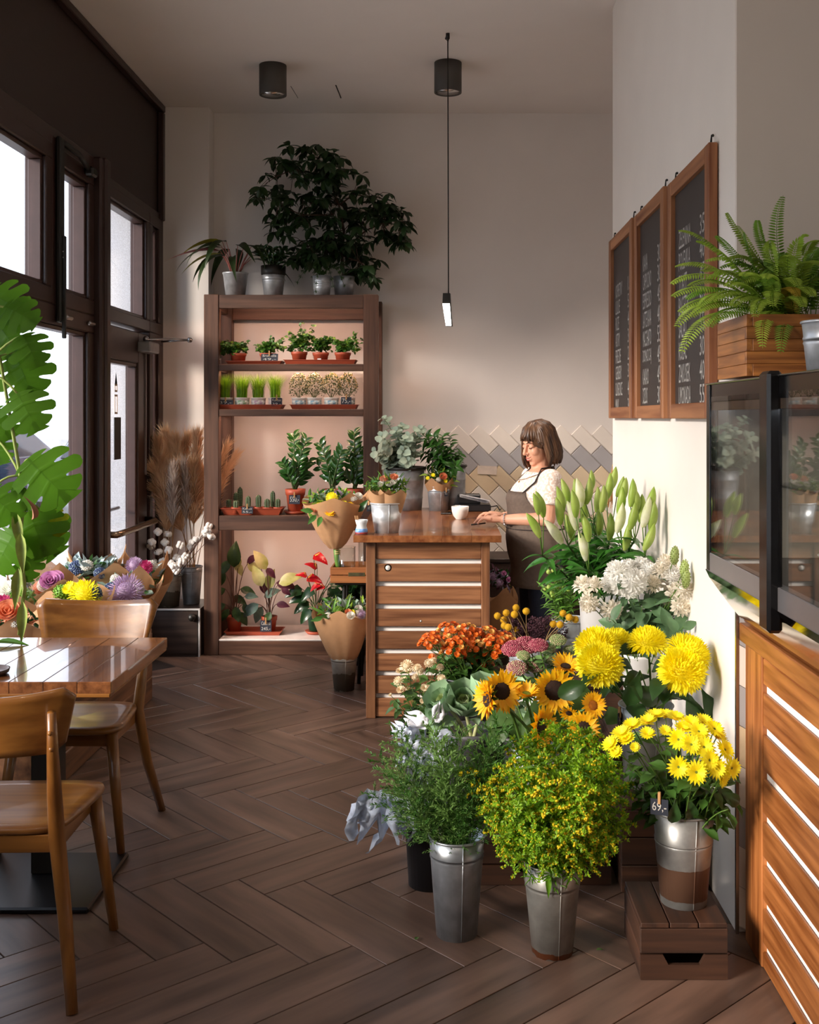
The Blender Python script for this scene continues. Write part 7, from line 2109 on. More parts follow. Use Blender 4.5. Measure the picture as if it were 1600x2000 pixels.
# ---------------- 11 yellow daisies
B11 = np.array([.699, 3.20, .161])
bucket(B11, .27, .067, .09, GALV3, 'zinc bucket stained brown below, full of yellow daisies, on the nearest crate', bands=(.66, .69), fill=.5)
price_tag(at(1288, 1592, 3.085), .05, .045, ['69,-'], 'dark tag marked sixty-nine pegged to the daisy bucket', -.35, .0)
HEAD['ydaisy'] = daisy_head('flower_head', .034, 18, petal('daisy_yellow', '#ffee00', '#fff83a', trans=.35), GCTR, 2, .24, .2, .0078)
HEAD['ydaisy_side'] = daisy_head('flower_head', .034, 18, MATS['petal_daisy_yellow'], YCTR, 2, .25, .3, .0085)
for (x, y, Y, h, hd, s) in ((1325, 1445, 3.0, 0, (0, -.9, .5), 1), (1350, 1455, 2.98, 0, (.1, -.8, .6), 1), (1325, 1498, 2.94, 0, (0, -1, .2), 1), (1360, 1508, 2.93, 0, (.05, -1, .2), 1.05), (1385, 1485, 2.95, 0, (.3, -.8, .4), 1), (1365, 1430, 3.02, 0, (.1, -.6, .8), 1), (1395, 1425, 3.04, 0, (.3, -.5, .9), 1), (1375, 1460, 2.98, 0, (.1, -.9, .5), 1), (1400, 1500, 2.95, 0, (.1, -1, .1), .95), (1428, 1500, 2.97, 0, (.5, -.8, .1), 1), (1415, 1465, 3.0, 0, (.5, -.6, .5), 1), (1350, 1415, 3.1, 1, (0, -.3, 1), 1), (1375, 1412, 3.12, 1, (.2, -.3, 1), 1), (1400, 1440, 3.05, 1, (.5, -.3, .9), 1), (1320, 1405, 3.2, 1, (.1, -.2, 1), 1), (1280, 1400, 3.25, 1, (-.1, -.2, 1), 1), (1265, 1412, 3.22, 1, (-.2, -.3, 1), 1), (1300, 1400, 3.3, 1, (0, -.2, 1), 1), (1235, 1420, 3.15, 1, (-.3, -.3, 1), 1), (1215, 1435, 3.12, 1, (-.4, -.3, .9), 1), (1225, 1445, 3.1, 1, (-.4, -.4, .8), .9), (1195, 1455, 3.1, 1, (-.6, -.4, .7), .9), (1205, 1470, 3.08, 1, (-.5, -.5, .6), .7), (1265, 1435, 3.1, 1, (-.1, -.5, .9), .8), (1300, 1430, 3.12, 1, (0, -.5, .9), .7), (1240, 1460, 3.05, 1, (-.1, -.8, .6), .5), (1335, 1425, 3.1, 1, (0, -.4, 1), .9), (1410, 1520, 2.98, 1, (.6, -.6, -.1), .8)):
    cut_flower('yellow_daisy', 'yellow daisy in the brown-stained zinc bucket', 'yellow daisies', inb(B11, .05, B11[2] + .13), at(x, y, Y), HEAD['ydaisy_side' if h else 'ydaisy'], s, hd, r=.0022, leaves=[(oleaf, q, 1.1) for q in (.55, .7, .82)])
for k in range(26):
    q_ = (U(-.17, .15), U(-.14, .04), U(.31, .39))
    if q_[0] < 0 and q_[1] < -.03: q_ = (q_[0], U(0, .06), q_[2])
    sprig('daisy_leaves', 'leafy green daisy shoot without flower in the brown-stained bucket', 'flowerless daisy shoots', inb(B11, .05, B11[2] + .13), B11 + q_, 10, oleaf, sc=1.15)
for (x, y, dx, dy) in ((1345, 1555, .2, 1), (1395, 1530, .8, .7), (1320, 1560, -.1, 1), (1405, 1545, .9, .5)):
    b_ = inb(B11, .05, B11[2] + .2)
    t = thing('daisy_leaf', 'big leaf hanging over the rim of the yellow daisy bucket', 'leaf', b_, 0, 'leaves over the daisy bucket rim')
    p = at(x, y, 3.09) - b_
    MB().tube(bez((0, 0, 0), p * .6 + (0, 0, .05), p, 6), .0022, 5).obj('leaf_stalk', STEM, t)
    inst('blade', mleaf, t, p, (dx, -.2, -dy), (0, -1, .3), .65)

# ---------------- 12 lilies in a white bucket
B12 = np.array([.695, 4.85, .441])
t = thing('flower_bin', 'tall white plastic bucket holding the lilies', 'bucket', B12)
mb = MB(); pot_body(mb, .335, .082, .099, .003, .003, 36, .012, .6); mb.obj('body', MATS['white_plastic_pot'], t)
lbud = green('lily_bud', '#b7c96a', .4, trans=.3, rnd=.12, col2='#8fb03f', scale=14); lwh = petal('lily_white', '#efeeda', '#d5dca0', trans=.35)
def bud_mesh(L, R, m):
    V, Fq = [], []; seg = 12; nz = 11
    for i in range(nz):
        q = i / (nz - 1)
        r = R * (math.sin(math.pi * min(1, q * .93 + .07)) ** .75) * (1 - .25 * q) + .0008
        for k in range(seg):
            a = 2 * math.pi * k / seg
            f = 1 + .09 * math.cos(3 * a)
            V.append((r * f * math.cos(a) + .006 * math.sin(q * 2.5), r * f * math.sin(a), L * q))
    for i in range(nz - 1):
        for k in range(seg):
            Fq.append((i * seg + k, i * seg + (k + 1) % seg, (i + 1) * seg + (k + 1) % seg, (i + 1) * seg + k))
    Fq.append(tuple(range((nz - 1) * seg, nz * seg)))
    return MB().add(V, Fq, None, 0, True).mesh('bud', m)
buds = [bud_mesh(.117, .0195, lbud), bud_mesh(.127, .022, lwh), bud_mesh(.095, .017, lbud)]
lyl = leaf_me('leaf', .13, .034, green('lily_leaf', '#3f7a2c', .35, trans=.25, coat=.15, rnd=.2), 'lance', .5, .2, 8)
# stems: stalk tip pixel, depth, then buds as (base pixel, direction in the picture, look)
lily = [((1060, 1060), 4.55, [(1055, 1050, -.55, -.9, 0), (1098, 1062, -.6, -.75, 1), (1062, 1010, -.35, -1, 0), (1052, 1005, -.3, -1, 2)]),
        ((1110, 1040), 4.6, [(1118, 1055, -.3, -1, 0), (1095, 1025, -.2, -1, 0), (1100, 1000, -.3, -1, 0), (1126, 1035, -.35, -1, 1)]),
        ((1150, 1090), 4.5, [(1145, 1095, -.3, -1, 1), (1150, 1058, -.25, -1, 0), (1125, 1010, -.2, -1, 0)]),
        ((1165, 1020), 4.7, [(1135, 990, -.2, -1, 1), (1153, 960, 0, -1, 2), (1145, 985, .1, -1, 0), (1170, 1045, -.1, -1, 0)]),
        ((1190, 1030), 4.65, [(1190, 1055, .0, -1, 0), (1175, 1000, .05, -1, 0), (1185, 975, .1, -1, 0), (1205, 970, .25, -1, 2)]),
        ((1215, 1040), 4.55, [(1220, 1075, .1, -1, 0), (1208, 1005, .1, -1, 0), (1205, 1040, .15, -1, 1), (1210, 985, .2, -1, 0)]),
        ((1240, 1030), 4.45, [(1230, 1035, .15, -1, 0), (1232, 990, .05, -1, 0), (1250, 1020, .05, -1, 0), (1243, 1000, -.1, -1, 2)]),
        ((1260, 1060), 4.35, [(1258, 1075, .35, -1, 0), (1262, 1005, .25, -1, 0), (1270, 1035, .1, -1, 0), (1255, 1030, .2, -1, 1)]),
        ((1160, 990), 4.85, [(1165, 1000, 0, -1, 0), (1125, 985, -.1, -1, 0), (1190, 960, .2, -1, 0)]),
        ((1130, 1060), 4.75, [(1140, 1025, -.1, -1, 0), (1110, 985, -.3, -1, 0)])]
LILYLAB = ['lily stem leaning out over the florist forearm, farthest left', 'lily stem with four buds just right of the one over the forearm', 'lily stem with a low pale bud in front of the bunch', 'tall lily stem with a small dark bud near the top of the bunch', 'lily stem in the middle of the bunch with a high tapering bud', 'lily stem right of the middle with a broad white bud', 'lily stem near the wall with buds at four heights', 'lily stem leaning against the wall, farthest right', 'lily stem at the back of the bunch before the tiles', 'short lily stem with two buds behind the left ones']
for i, ((x, y), Y, bl) in enumerate(lily):
    b_ = inb(B12, .06, B12[2] + .2)
    t = thing('lily', LILYLAB[i], 'lily', b_, 0, 'lilies in the white bucket')
    p = at(x, y + 25, Y) - b_
    ax = np.array(bez((0, 0, 0), np.array([p[0] * .25, p[1] * .25, p[2] * .6]), p, 10))
    MB().tube(ax, np.linspace(.005, .004, 10), 6).obj('stem', DSTEM, t)
    for (bx_, by_, dx, dy, k) in bl:
        q = at(bx_, by_, Y + U(-.08, .05)) - b_
        MB().tube(bez(p, (p + q) / 2 + (0, 0, -.008), q, 5), .0024, 5).obj('bud_stalk', STEM, t)
        d = nrm((dx, U(-.25, .05), -dy))
        T = np.eye(4); xx = nrm(np.cross((0, 1, .1), d)); T[:3, 0], T[:3, 1], T[:3, 2], T[:3, 3] = xx, np.cross(d, xx), d, q
        o = link('bud', buds[k], t); o.matrix_basis = Matrix(T.tolist())
    for k in range(26):
        q = .45 + .55 * k / 26; j = min(int(q * 9), 8); a = k * 2.4
        ld = np.array([math.cos(a), math.sin(a) - .2, U(-.15, .6)])
        pp = ax[j] + (ax[j + 1] - ax[j]) * (q * 9 - j)
        if pp[0] + b_[0] + ld[0] * .13 > .87: ld[0] = -abs(ld[0])
        inst('leaf', lyl, t, pp, ld, (0, -.3, 1), U(.8, 1.2), U(-.4, .4))

# ---------------- 13 green-budded alstroemeria left of the lilies
B13 = np.array([.60, 5.18, 0])
bucket(B13 + (0, 0, .32), .30, .075, .095, GALV, 'zinc bucket with narrow-leaved green buds left of the lilies', fill=.5)
crate('crate under the narrow-leaved green buds', .44, .76, 5.08, 5.34, 0, .32, False)
nl = leaf_me('leaf', .07, .012, green('narrow', '#6b9a3a', .45, trans=.3), 'lance', .35, .2, 6)
for (x, y) in ((1062, 1145), (1075, 1120), (1090, 1125), (1105, 1115), (1115, 1130), (1080, 1150), (1100, 1150), (1070, 1165), (1118, 1150), (1095, 1138)):
    t, ax = sprig('alstroemeria_stem', 'narrow-leaved green stem with tiny round buds, left of the white bucket', 'narrow-leaved green stems', inb(B13, .05, .46), at(x, y, 5.08 + U(-.1, .1)), 20, nl, 'flower', .02, 1.1, start=.45, up=.7)
    for q in range(2):
        MB().ball(ax[-1] + rvec(1)[0] * .025, .011, 8, 6).obj('bud', mat('small_bud', '#a9c05a', .5), t)

# ---------------- 14 white lisianthus and ranunculus
B14 = np.array([.775, 4.30, .371])
t = thing('flower_bin', 'white plastic bucket of white lisianthus touching the wall', 'bucket', B14)
mb = MB(); pot_body(mb, .28, .065, .08, .003, .003, 36, .012, .6); mb.obj('body', MATS['white_plastic_pot'], t)
HEAD['ran'] = pompon_head('flower_head', .036, petal('pure_white', '#f9f7f2', trans=.3), 90, .75, .6, .34); HEAD['lis'] = pompon_head('flower_head', .028, petal('ivory', '#f6efe0', trans=.3), 46, .95, .8, .5)
lil = leaf_me('leaf', .075, .042, green('lis_leaf', '#5f8059', .5, rnd=.15), 'ovate', .25, .15, 6)
for (x, y, h, s, hd) in ((1205, 1115, 'ran', 1.1, (-.2, -.4, 1)), (1195, 1138, 'ran', 1.0, (-.1, -.8, .6)), (1215, 1140, 'ran', 1.1, (.1, -.9, .4)), (1228, 1110, 'ran', 1.0, (.2, -.4, 1)), (1240, 1135, 'ran', 1.2, (.2, -.8, .5)), (1253, 1105, 'ran', .9, (.2, -.5, .8)), (1270, 1115, 'ran', .9, (.3, -.4, .8)), (1232, 1150, 'ran', .9, (0, -1, .2)), (1140, 1145, 'lis', 1.15, (-.2, -.3, 1)), (1160, 1143, 'lis', .95, (0, -.3, 1)), (1150, 1178, 'lis', 1.0, (-.3, -.9, -.1)), (1195, 1193, 'lis', 1.1, (0, -.9, -.2)), (1300, 1100, 'lis', 1.0, (.1, -.4, 1)), (1315, 1125, 'ran', .9, (.4, -.6, .6)), (1310, 1140, 'lis', 1.1, (.2, -.7, .6)), (1335, 1150, 'lis', 1.0, (.4, -.6, .6)), (1322, 1160, 'lis', 1.1, (.1, -.8, .5)), (1305, 1165, 'lis', .9, (0, -.9, .2)), (1330, 1185, 'lis', 1.0, (.3, -.8, .2)), (1275, 1140, 'lis', .9, (.1, -.6, .7)), (1290, 1115, 'lis', .9, (.1, -.4, .9))):
    Y = 4.15 + U(-.1, .12)
    lim = (RIGHT - .03) * FPX / max(1, x - CPX)
    Y = min(Y, lim)
    cut_flower('lisianthus' if h == 'lis' else 'ranunculus', 'ivory half-closed lisianthus bloom in the white wall-side bucket' if h == 'lis' else 'large pure white double bloom in the white wall-side bucket', 'ivory lisianthus' if h == 'lis' else 'large white double blooms', inb(B14, .045, B14[2] + .15), at(x, y, Y), HEAD[h], s, hd, r=.0024, leaves=[(lil, q, 1) for q in (.5, .62, .75, .85)])
stk = bead_dome('flower_head', .016, 60, green('stock_bud', '#a3b56a'), .22, 2.2)
for (x, y) in ((1318, 1085), (1337, 1112), (1340, 1130)):
    Y = min(4.1, (RIGHT - .03) * FPX / (x - CPX))
    cut_flower('stock_flower', 'green-tipped flower spike beside the white blooms at the wall', 'green flower spikes', inb(B14, .045, B14[2] + .15), at(x, y, Y), stk, 1.0, (0.05, -.05, 1), r=.0024)
for k, (x, y) in enumerate(((1215, 1185), (1235, 1195), (1255, 1185), (1280, 1175), (1300, 1200), (1220, 1215), (1245, 1225), (1320, 1215), (1335, 1225), (1195, 1210))):
    sprig('lisianthus_leaves', 'grey-green leafy lisianthus shoot below the white blooms', 'leafy lisianthus shoots', inb(B14, .05, B14[2] + .14), at(x, y, min(4.15 + U(-.1, .05), (RIGHT - .05) * FPX / (x - CPX))), 8, lil, sc=1.1, start=.5)

# ---------------- loose leaf scraps on the floor
for (x, y, a, lab) in ((812, 1840, 1.3, 'small green leaf scrap on the floor in front of the clean zinc bucket'), (1165, 1860, .3, 'tiny green leaf scrap on the floor between the rusty-footed bucket and crate')):
    Y = EYE * FPX / (y - CPY)
    t = thing('leaf_scrap', lab, 'leaf', (on(x, 0, Y), Y, .002))
    inst('blade', smallL, t, (0, 0, .004), (math.cos(a), math.sin(a), .15), (0, 0, 1), .5)
# dried grass bunch hanging at the far end of the right wall
q = at(1191, 935, 5.86)
t = thing('dried_bunch', 'bunch of dry straw hanging beyond the end of the right wall', 'dried grass', (.915, 5.84, q[2]))
mb = MB()
for k in range(70):
    a = U(0, 6.28); d = np.array([math.cos(a), abs(math.sin(a)), 0]) * U(.005, .022)
    mb.tube([d * .4 + (0, 0, .13), d * 1.0 + (-.01, 0, 0), d * 1.6 + (-.022, 0, U(-.16, -.09))], .0016, 4, 0, cap=False)
mb.obj('straw', mat('straw_dry', '#c7955a', .8, var=.25, scale=40), t, kind='stuff')
MB().tube([(.0, -.03, .07), (-.02, 0, .072), (0, .03, .07)], .004, 5).obj('tie', mat('twine', '#b79a6a', .9), t)
# ================================================================ on top of the display case
Zc = 1.682
# stacked-block wooden planter
t = thing('planter_box', 'wooden block planter box holding the fern on top of the glass case', 'planter', (.97, 3.13, Zc + .008))
o = np.array([.97, 3.13, Zc + .008])
bx0, bx1, by0, by1, z0, z1 = .821, 1.25, 2.975, 3.29, Zc + .010, 1.862
pwx = wood('planter_wood', '#6d3f1f', '#b9793f', 'x', .4, rnd=.2, scale=16); pwy = wood('planter_wood', '#6d3f1f', '#b9793f', 'y', .4, rnd=.2, scale=16)
n = 5; hh = (z1 - z0) / n
for k in range(n):
    a, b = z0 + k * hh + .0004, z0 + (k + 1) * hh - .0004
    e0, e1 = (.018, 0) if k % 2 else (0, .018)
    # staves interlock at the corners like finger joints
    MB().box(np.array((bx0, by0 + e0, a)) - o, np.array((bx0 + .018, by1 - e0, b)) - o, bev=.0012).obj('stave', pwy, t)
    MB().box(np.array((bx1 - .018, by0 + e0, a)) - o, np.array((bx1, by1 - e0, b)) - o, bev=.0012).obj('stave', pwy, t)
    MB().box(np.array((bx0 + e1, by0, a)) - o, np.array((bx1 - e1, by0 + .018, b)) - o, bev=.0012).obj('stave', pwx, t)
    MB().box(np.array((bx0 + e1, by1 - .018, a)) - o, np.array((bx1 - e1, by1, b)) - o, bev=.0012).obj('stave', pwx, t)
MB().box(np.array((bx0 + .018, by0 + .018, z0)) - o, np.array((bx1 - .018, by1 - .018, z0 + .012)) - o).obj('bottom', pwx, t)
t = thing('support_block', 'low wooden block under the planter box on the glass case', 'block', (1.0, 3.13, Zc))
MB().box((-.13, -.1, 0), (.2, .1, .0098), bev=.001).obj('block', pwx, t)
# Boston fern
fo = np.array([1.0, 3.12, Zc + .15])
t = thing('fern', 'bushy green fern with arching fronds spilling from the planter box', 'potted plant', fo)
MB().lathe([(.10, -.10), (.12, 0), (.11, 0), (0, -.01)], 24).obj('pot', mat('nursery_pot', '#3a2a20', .6), t)
ffg = green('fern', '#a9c84e', .5, trans=.45, rnd=.22, var=.25); ffd = green('fern_deep', '#7aa63a', .45, trans=.35, rnd=.2); ffy = green('fern_yellow', '#a08a2a', .5, trans=.35)
def frond(tip, mid=None, w=.03, m=ffg, n=36, root=None, twist=0.0):
    b = np.array([U(-.05, .05), U(-.04, .04), 0.0]) if root is None else root
    tip = np.asarray(tip) - fo
    if mid is None:
        mid = (b + tip) * .5 + np.array([0, 0, .16])
    else:
        mid = np.asarray(mid) - fo
    ax = np.array(bez(b, mid, tip, 20))
    mb = MB(); mb.tube(ax, np.linspace(.0016, .0006, 20), 4, 0, cap=False)
    P, D, L, N = [], [], [], []
    for k in range(n):
        q = .14 + .86 * k / n; i = min(int(q * 19), 18); p = ax[i] + (ax[i + 1] - ax[i]) * (q * 19 - i)
        td = nrm(ax[i + 1] - ax[i]); up = nrm(np.array([0, -.45 + twist, 1.0]) - td * np.dot(td, (0, -.45 + twist, 1)))
        sd = nrm(np.cross(td, up))
        ln = w * (math.sin(math.pi * min(1, q * .85 + .12)) ** .6)
        for s in (-1, 1):
            P.append(p); D.append(sd * s + td * .35 - up * .12); L.append(ln); N.append(up)
    leaflets(mb, P, D, np.array(L), .0058, 0, np.array(N), fold=.1)
    return mb.obj('frond', m, t)
for (x, y, Y, mx, my) in ((1325, 450, 3.1, 1390, 440), (1310, 555, 3.05, 1385, 490), (1318, 520, 3.15, 1400, 480), (1312, 580, 3.0, 1390, 520), (1320, 640, 2.98, 1380, 540), (1325, 610, 3.05, 1400, 540), (1360, 470, 3.1, 1420, 470), (1330, 690, 2.95, 1380, 560), (1420, 415, 3.1, 1450, 470), (1455, 455, 3.05, 1460, 500), (1530, 382, 3.15, 1490, 470), (1440, 440, 3.2, 1460, 480), (1400, 460, 3.15, 1430, 480), (1345, 560, 2.95, 1410, 510), (1580, 460, 3.05, 1540, 440), (1600, 470, 2.98, 1560, 455), (1610, 520, 2.9, 1560, 470), (1545, 500, 2.9, 1530, 480), (1505, 470, 2.95, 1500, 490), (1370, 530, 3.0, 1430, 500), (1350, 620, 2.95, 1400, 550), (1390, 590, 2.9, 1430, 530), (1385, 640, 2.92, 1430, 560), (1420, 560, 2.88, 1450, 520), (1450, 540, 2.86, 1470, 500), (1500, 560, 2.84, 1500, 500), (1560, 560, 2.84, 1530, 500), (1490, 680, 2.86, 1480, 560), (1525, 690, 2.86, 1530, 570), (1510, 600, 2.82, 1500, 520), (1570, 600, 2.8, 1550, 540), (1430, 600, 2.86, 1460, 540), (1475, 620, 2.84, 1480, 540), (1340, 585, 3.08, 1400, 520), (1365, 600, 3.0, 1410, 530), (1480, 430, 3.1, 1480, 480), (1590, 580, 2.82, 1560, 520)):
    frond(at(x, y, Y), at(mx, my, 3.08), .033 if y > 460 else .028, RND.choice([ffg, ffg, ffg, ffd]))
frond(at(1560, 580, 2.82), at(1530, 520, 3.0), .03, ffy); frond(at(1495, 545, 2.84), at(1510, 500, 3.0), .03, ffg)
for k in range(34):
    a = U(0, 6.28); frond(fo + (U(.10, .26) * math.cos(a), U(.06, .17) * math.sin(a), U(.10, .24)), None, .03, RND.choice([ffg, ffd]))
# zinc pail beside the planter
t = bucket(np.array([at(1620, 0, 2.72)[0], 2.72, Zc]), .135, .052, .066, GALV, 'small zinc pail on the glass case in front of the planter box', bands=(.62, .70), fill=.7)
# things inside the case
for (y, lab) in ((3.05, 'shallow glass cake plate on the lower deck of the display case, far end'), (2.8, 'shallow glass cake plate on the lower deck, nearer the black divider')):
    t = thing('cake_plate', lab, 'plate', (1.15, y, 1.161))
    MB().lathe([(0, 0), (.05, 0), (.055, .004), (.1, .03), (.104, .03), (.06, .004), (0, .006)], 30).obj('plate', mat('plate_glaze', '#cfd8d2', .15), t)
    MB().lathe([(.085, .022), (.082, .055), (.0, .06)], 24).obj('cake', mat('cake', '#8a5a34', .7, var=.2), t)
# ================================================================ the florist behind the counter
SKIN = mat('skin', '#dba184', .5, var=.04, scale=12)
SKIN.node_tree.nodes['Principled BSDF'].inputs['Subsurface Weight'].default_value = .12
SKIN.node_tree.nodes['Principled BSDF'].inputs['Subsurface Radius'].default_value = (.02, .008, .004)
HAIRM = mat('hair', '#2a1a14', .42, col2='#77543a', scale=40, stretch=(1, 1, .08), contrast=(.3, .75))
LACE = mat('lace_white', '#f6eee8', .8, col2='#dcc6b8', scale=75, bump=.6, contrast=(.42, .56), detail=1)
APRON = mat('apron_taupe', '#63544a', .85, var=.12, scale=60, bump=.1)
JEANS = mat('jeans', '#1d2434', .9, var=.15, scale=80)
PY = 6.2
pb = np.array([.545, PY, 0.0])            # between the feet
th = math.radians(13)
Fw = np.array([-math.cos(th), -math.sin(th), 0]); Sd = np.array([math.sin(th), -math.cos(th), 0])     # forward, her left (towards the camera)
def body_pt(f, s, z): return Fw * f + Sd * s + np.array([0, 0, z])
TORSO = [(.74, .01, .125, .165), (.82, .02, .14, .178), (.90, .03, .143, .172), (.98, .03, .138, .158), (1.06, .033, .136, .155), (1.13, .045, .135, .162), (1.18, .035, .12, .165), (1.23, .012, .092, .160), (1.265, .002, .07, .135), (1.285, .0, .055, .09), (1.30, .0, .045, .055)]
def torso_at(z):
    zs = [t[0] for t in TORSO]
    return [np.interp(z, zs, [t[i] for t in TORSO]) for i in (1, 2, 3)]
def torso_pt(z, a, off=0.0):
    """a = 0 in front, positive towards her left"""
    c, d, w = torso_at(z)
    return body_pt(c + (d + off) * math.cos(a), (w + off) * math.sin(a), z)
def torso_loft(mb, off, z0, z1, n=18, seg=40, mat_=0):
    V, Fq = [], []
    zs = np.linspace(z0, z1, n)
    for z in zs:
        for k in range(seg):
            V.append(torso_pt(z, 2 * math.pi * k / seg, off))
    for i in range(n - 1):
        for k in range(seg):
            Fq.append((i * seg + k, i * seg + (k + 1) % seg, (i + 1) * seg + (k + 1) % seg, (i + 1) * seg + k))
    Fq += [tuple(reversed(range(seg))), tuple(range((n - 1) * seg, n * seg))]
    return mb.add(V, Fq, None, mat_, True)
W = lambda x, y, z: np.array([x, y, z]) - pb
shl, shr = body_pt(.0, .165, 1.235), body_pt(.0, -.165, 1.235)
ell, elr = W(.565, 6.00, 1.02), W(.60, 6.42, 1.03)
wrl, wrr = W(.315, 6.10, 1.008), W(.335, 6.30, 1.006)
# head frame
hf = nrm((-.84, -.50, -.26)); hs = nrm(np.cross((0, 0, 1), hf)) ; hu = np.cross(hf, hs)
if hs[1] > 0: hs = -hs; hu = -hu
hu = hu if hu[2] > 0 else -hu
hc = W(.527, 6.185, 1.432)
def hp(f, s, u): return hc + hf * f + hs * s + hu * u
HT = np.eye(4); HT[:3, 0], HT[:3, 1], HT[:3, 2] = hf, hs, hu
b = MB()
torso_loft(b, 0.0, .74, 1.30)
b.tube([body_pt(.0, 0, 1.26), body_pt(.005, 0, 1.31), hc - hu * .05 - hf * .012], [.06, .052, .05], 16)
for s in (-1, 1):      # legs and feet
    b.tube([body_pt(.01, s * .085, .86), body_pt(.01, s * .09, .70), body_pt(.02, s * .085, .45), body_pt(.0, s * .085, .30), body_pt(-.01, s * .085, .07)], [.09, .082, .056, .055, .036], 16)
    b.tube([body_pt(-.04, s * .085, .04), body_pt(.06, s * .09, .035), body_pt(.16, s * .095, .025)], [.036, .036, .022], 12)
for sh_, el, wr in ((shl, ell, wrl), (shr, elr, wrr)):
    b.ball(sh_, (.055, .055, .052), 16, 10)
    b.tube([sh_, (sh_ + el) / 2, el], [.05, .046, .040], 14)
    b.ball(el, .041, 14, 8)
    b.tube([el, el * .6 + wr * .4, wr], [.040, .038, .0255], 14)
# hands: palm, four bent fingers, thumb
def hand(wr, side, dirx, lift=0.0, curl=1.0):
    d = nrm(dirx); sd = nrm(np.cross((0, 0, 1), d)) * side; up = np.array([0, 0, 1.0])
    k0 = wr + d * .085 + up * (.004 + lift)
    b.tube([wr - d * .01, wr + d * .04 + up * lift, k0], [.026, .033, .032], 14, squash=.62)
    for i, (o_, L) in enumerate(((-.031, .066), (-.0105, .075), (.0105, .072), (.031, .057))):
        st = k0 + sd * o_ * 1.0 - d * (.012 if i in (0, 3) else .002)
        m1 = st + d * L * .45 + up * .004; m2 = st + d * L * .78 - up * .012 * curl; e = st + d * L * .98 - up * .032 * curl
        b.tube([st - d * .02, m1, m2, e], [.0095, .0088, .0078, .006], 10)
        b.ball(m1, .009, 8, 6); b.ball(e, .0062, 8, 6)
        nails.append((e + d * .003 + up * .003, d, up))
    t0 = wr + d * .025 + sd * -.026
    b.tube([t0, t0 + d * .03 - sd * .018 + up * .006, t0 + d * .062 - sd * .016 + up * .004], [.0135, .0115, .008], 10)
nails = []
hand(wrl, 1, (-1, .22, -.02), .002, .8)
hand(wrr, -1, (-1, -.32, .03), .010, .8)
# head
b.ball(hp(-.012, 0, .03), (.092, .073, .092), 24, 16, T=HT)
b.ball(hp(.028, 0, -.045), (.062, .056, .073), 20, 14, T=HT)
b.ball(hp(.058, 0, -.098), (.024, .026, .018), 12, 8, T=HT)
b.ball(hp(.0, .0, -.075), (.06, .052, .03), 12, 8, T=HT)
b.ball(hp(.068, 0, .024), (.02, .046, .014), 14, 8, T=HT)
b.tube([hp(.082, 0, .012), hp(.097, 0, -.012), hp(.106, 0, -.028)], [.007, .0085, .0105], 10)
b.ball(hp(.106, 0, -.031), .0115, 10, 8)
for s in (-1, 1):
    b.ball(hp(.093, s * .0105, -.034), .0078, 8, 6)
    b.ball(hp(.058, s * .036, -.030), (.028, .024, .026), 12, 8, T=HT)
    b.ball(hp(.071, s * .031, .002), (.014, .017, .0115), 12, 8, T=HT)
    b.ball(hp(-.01, s * .075, -.01), (.016, .007, .028), 10, 8, T=HT)
b.ball(hp(.083, 0, -.066), (.012, .024, .014), 12, 8, T=HT)
me = b.mesh('person', SKIN)
pr = link('person', me, None, tuple(pb))
tag(pr, 'woman in white lace blouse and taupe apron standing behind the counter, looking down smiling', 'person')
rm = pr.modifiers.new('merge', 'REMESH'); rm.mode = 'VOXEL'; rm.voxel_size = .0036; rm.use_smooth_shade = True
sm = pr.modifiers.new('soften', 'SMOOTH'); sm.factor = .5; sm.iterations = 4
# face: lips, lashes, brows, nails
LIP = mat('lips', '#b0564e', .4, var=.05); LASH = mat('lash', '#2a1a14', .7); BROW = mat('brow', '#5a3c2a', .8)
m = MB()
m.tube([hp(.076, -.028, -.054), hp(.0945, -.010, -.0605), hp(.096, 0, -.0625), hp(.0945, .010, -.0605), hp(.076, .028, -.054)], [.001, .0032, .0034, .0032, .001], 8)
m.tube([hp(.076, -.027, -.0555), hp(.091, -.010, -.0735), hp(.0925, 0, -.075), hp(.091, .010, -.0735), hp(.076, .027, -.0555)], [.001, .0036, .004, .0036, .001], 8)
m.obj('lips', LIP, pr)
m = MB(); m.tube([hp(.080, -.021, -.0595), hp(.0915, -.008, -.067), hp(.0925, 0, -.068), hp(.0915, .008, -.067), hp(.080, .021, -.0595)], [.0006, .0024, .0028, .0024, .0006], 8)
m.obj('teeth', mat('teeth', '#efe6dc', .3), pr)
for s in (-1, 1):
    MB().tube([hp(.076, s * .016, -.003), hp(.085, s * .026, -.0075), hp(.083, s * .037, -.0065), hp(.073, s * .046, -.001)], [.0008, .0018, .002, .001], 6).obj('eyelashes', LASH, pr)
    MB().tube([hp(.086, s * .012, .022), hp(.086, s * .028, .0285), hp(.073, s * .046, .023)], [.002, .0028, .0012], 6).obj('eyebrow', BROW, pr)
m = MB()
for p, d, up in nails:
    m.ball(p, (.0035, .0035, .002), 6, 4)
m.obj('fingernails', mat('nail', '#e3b3a2', .25), pr, kind='stuff')
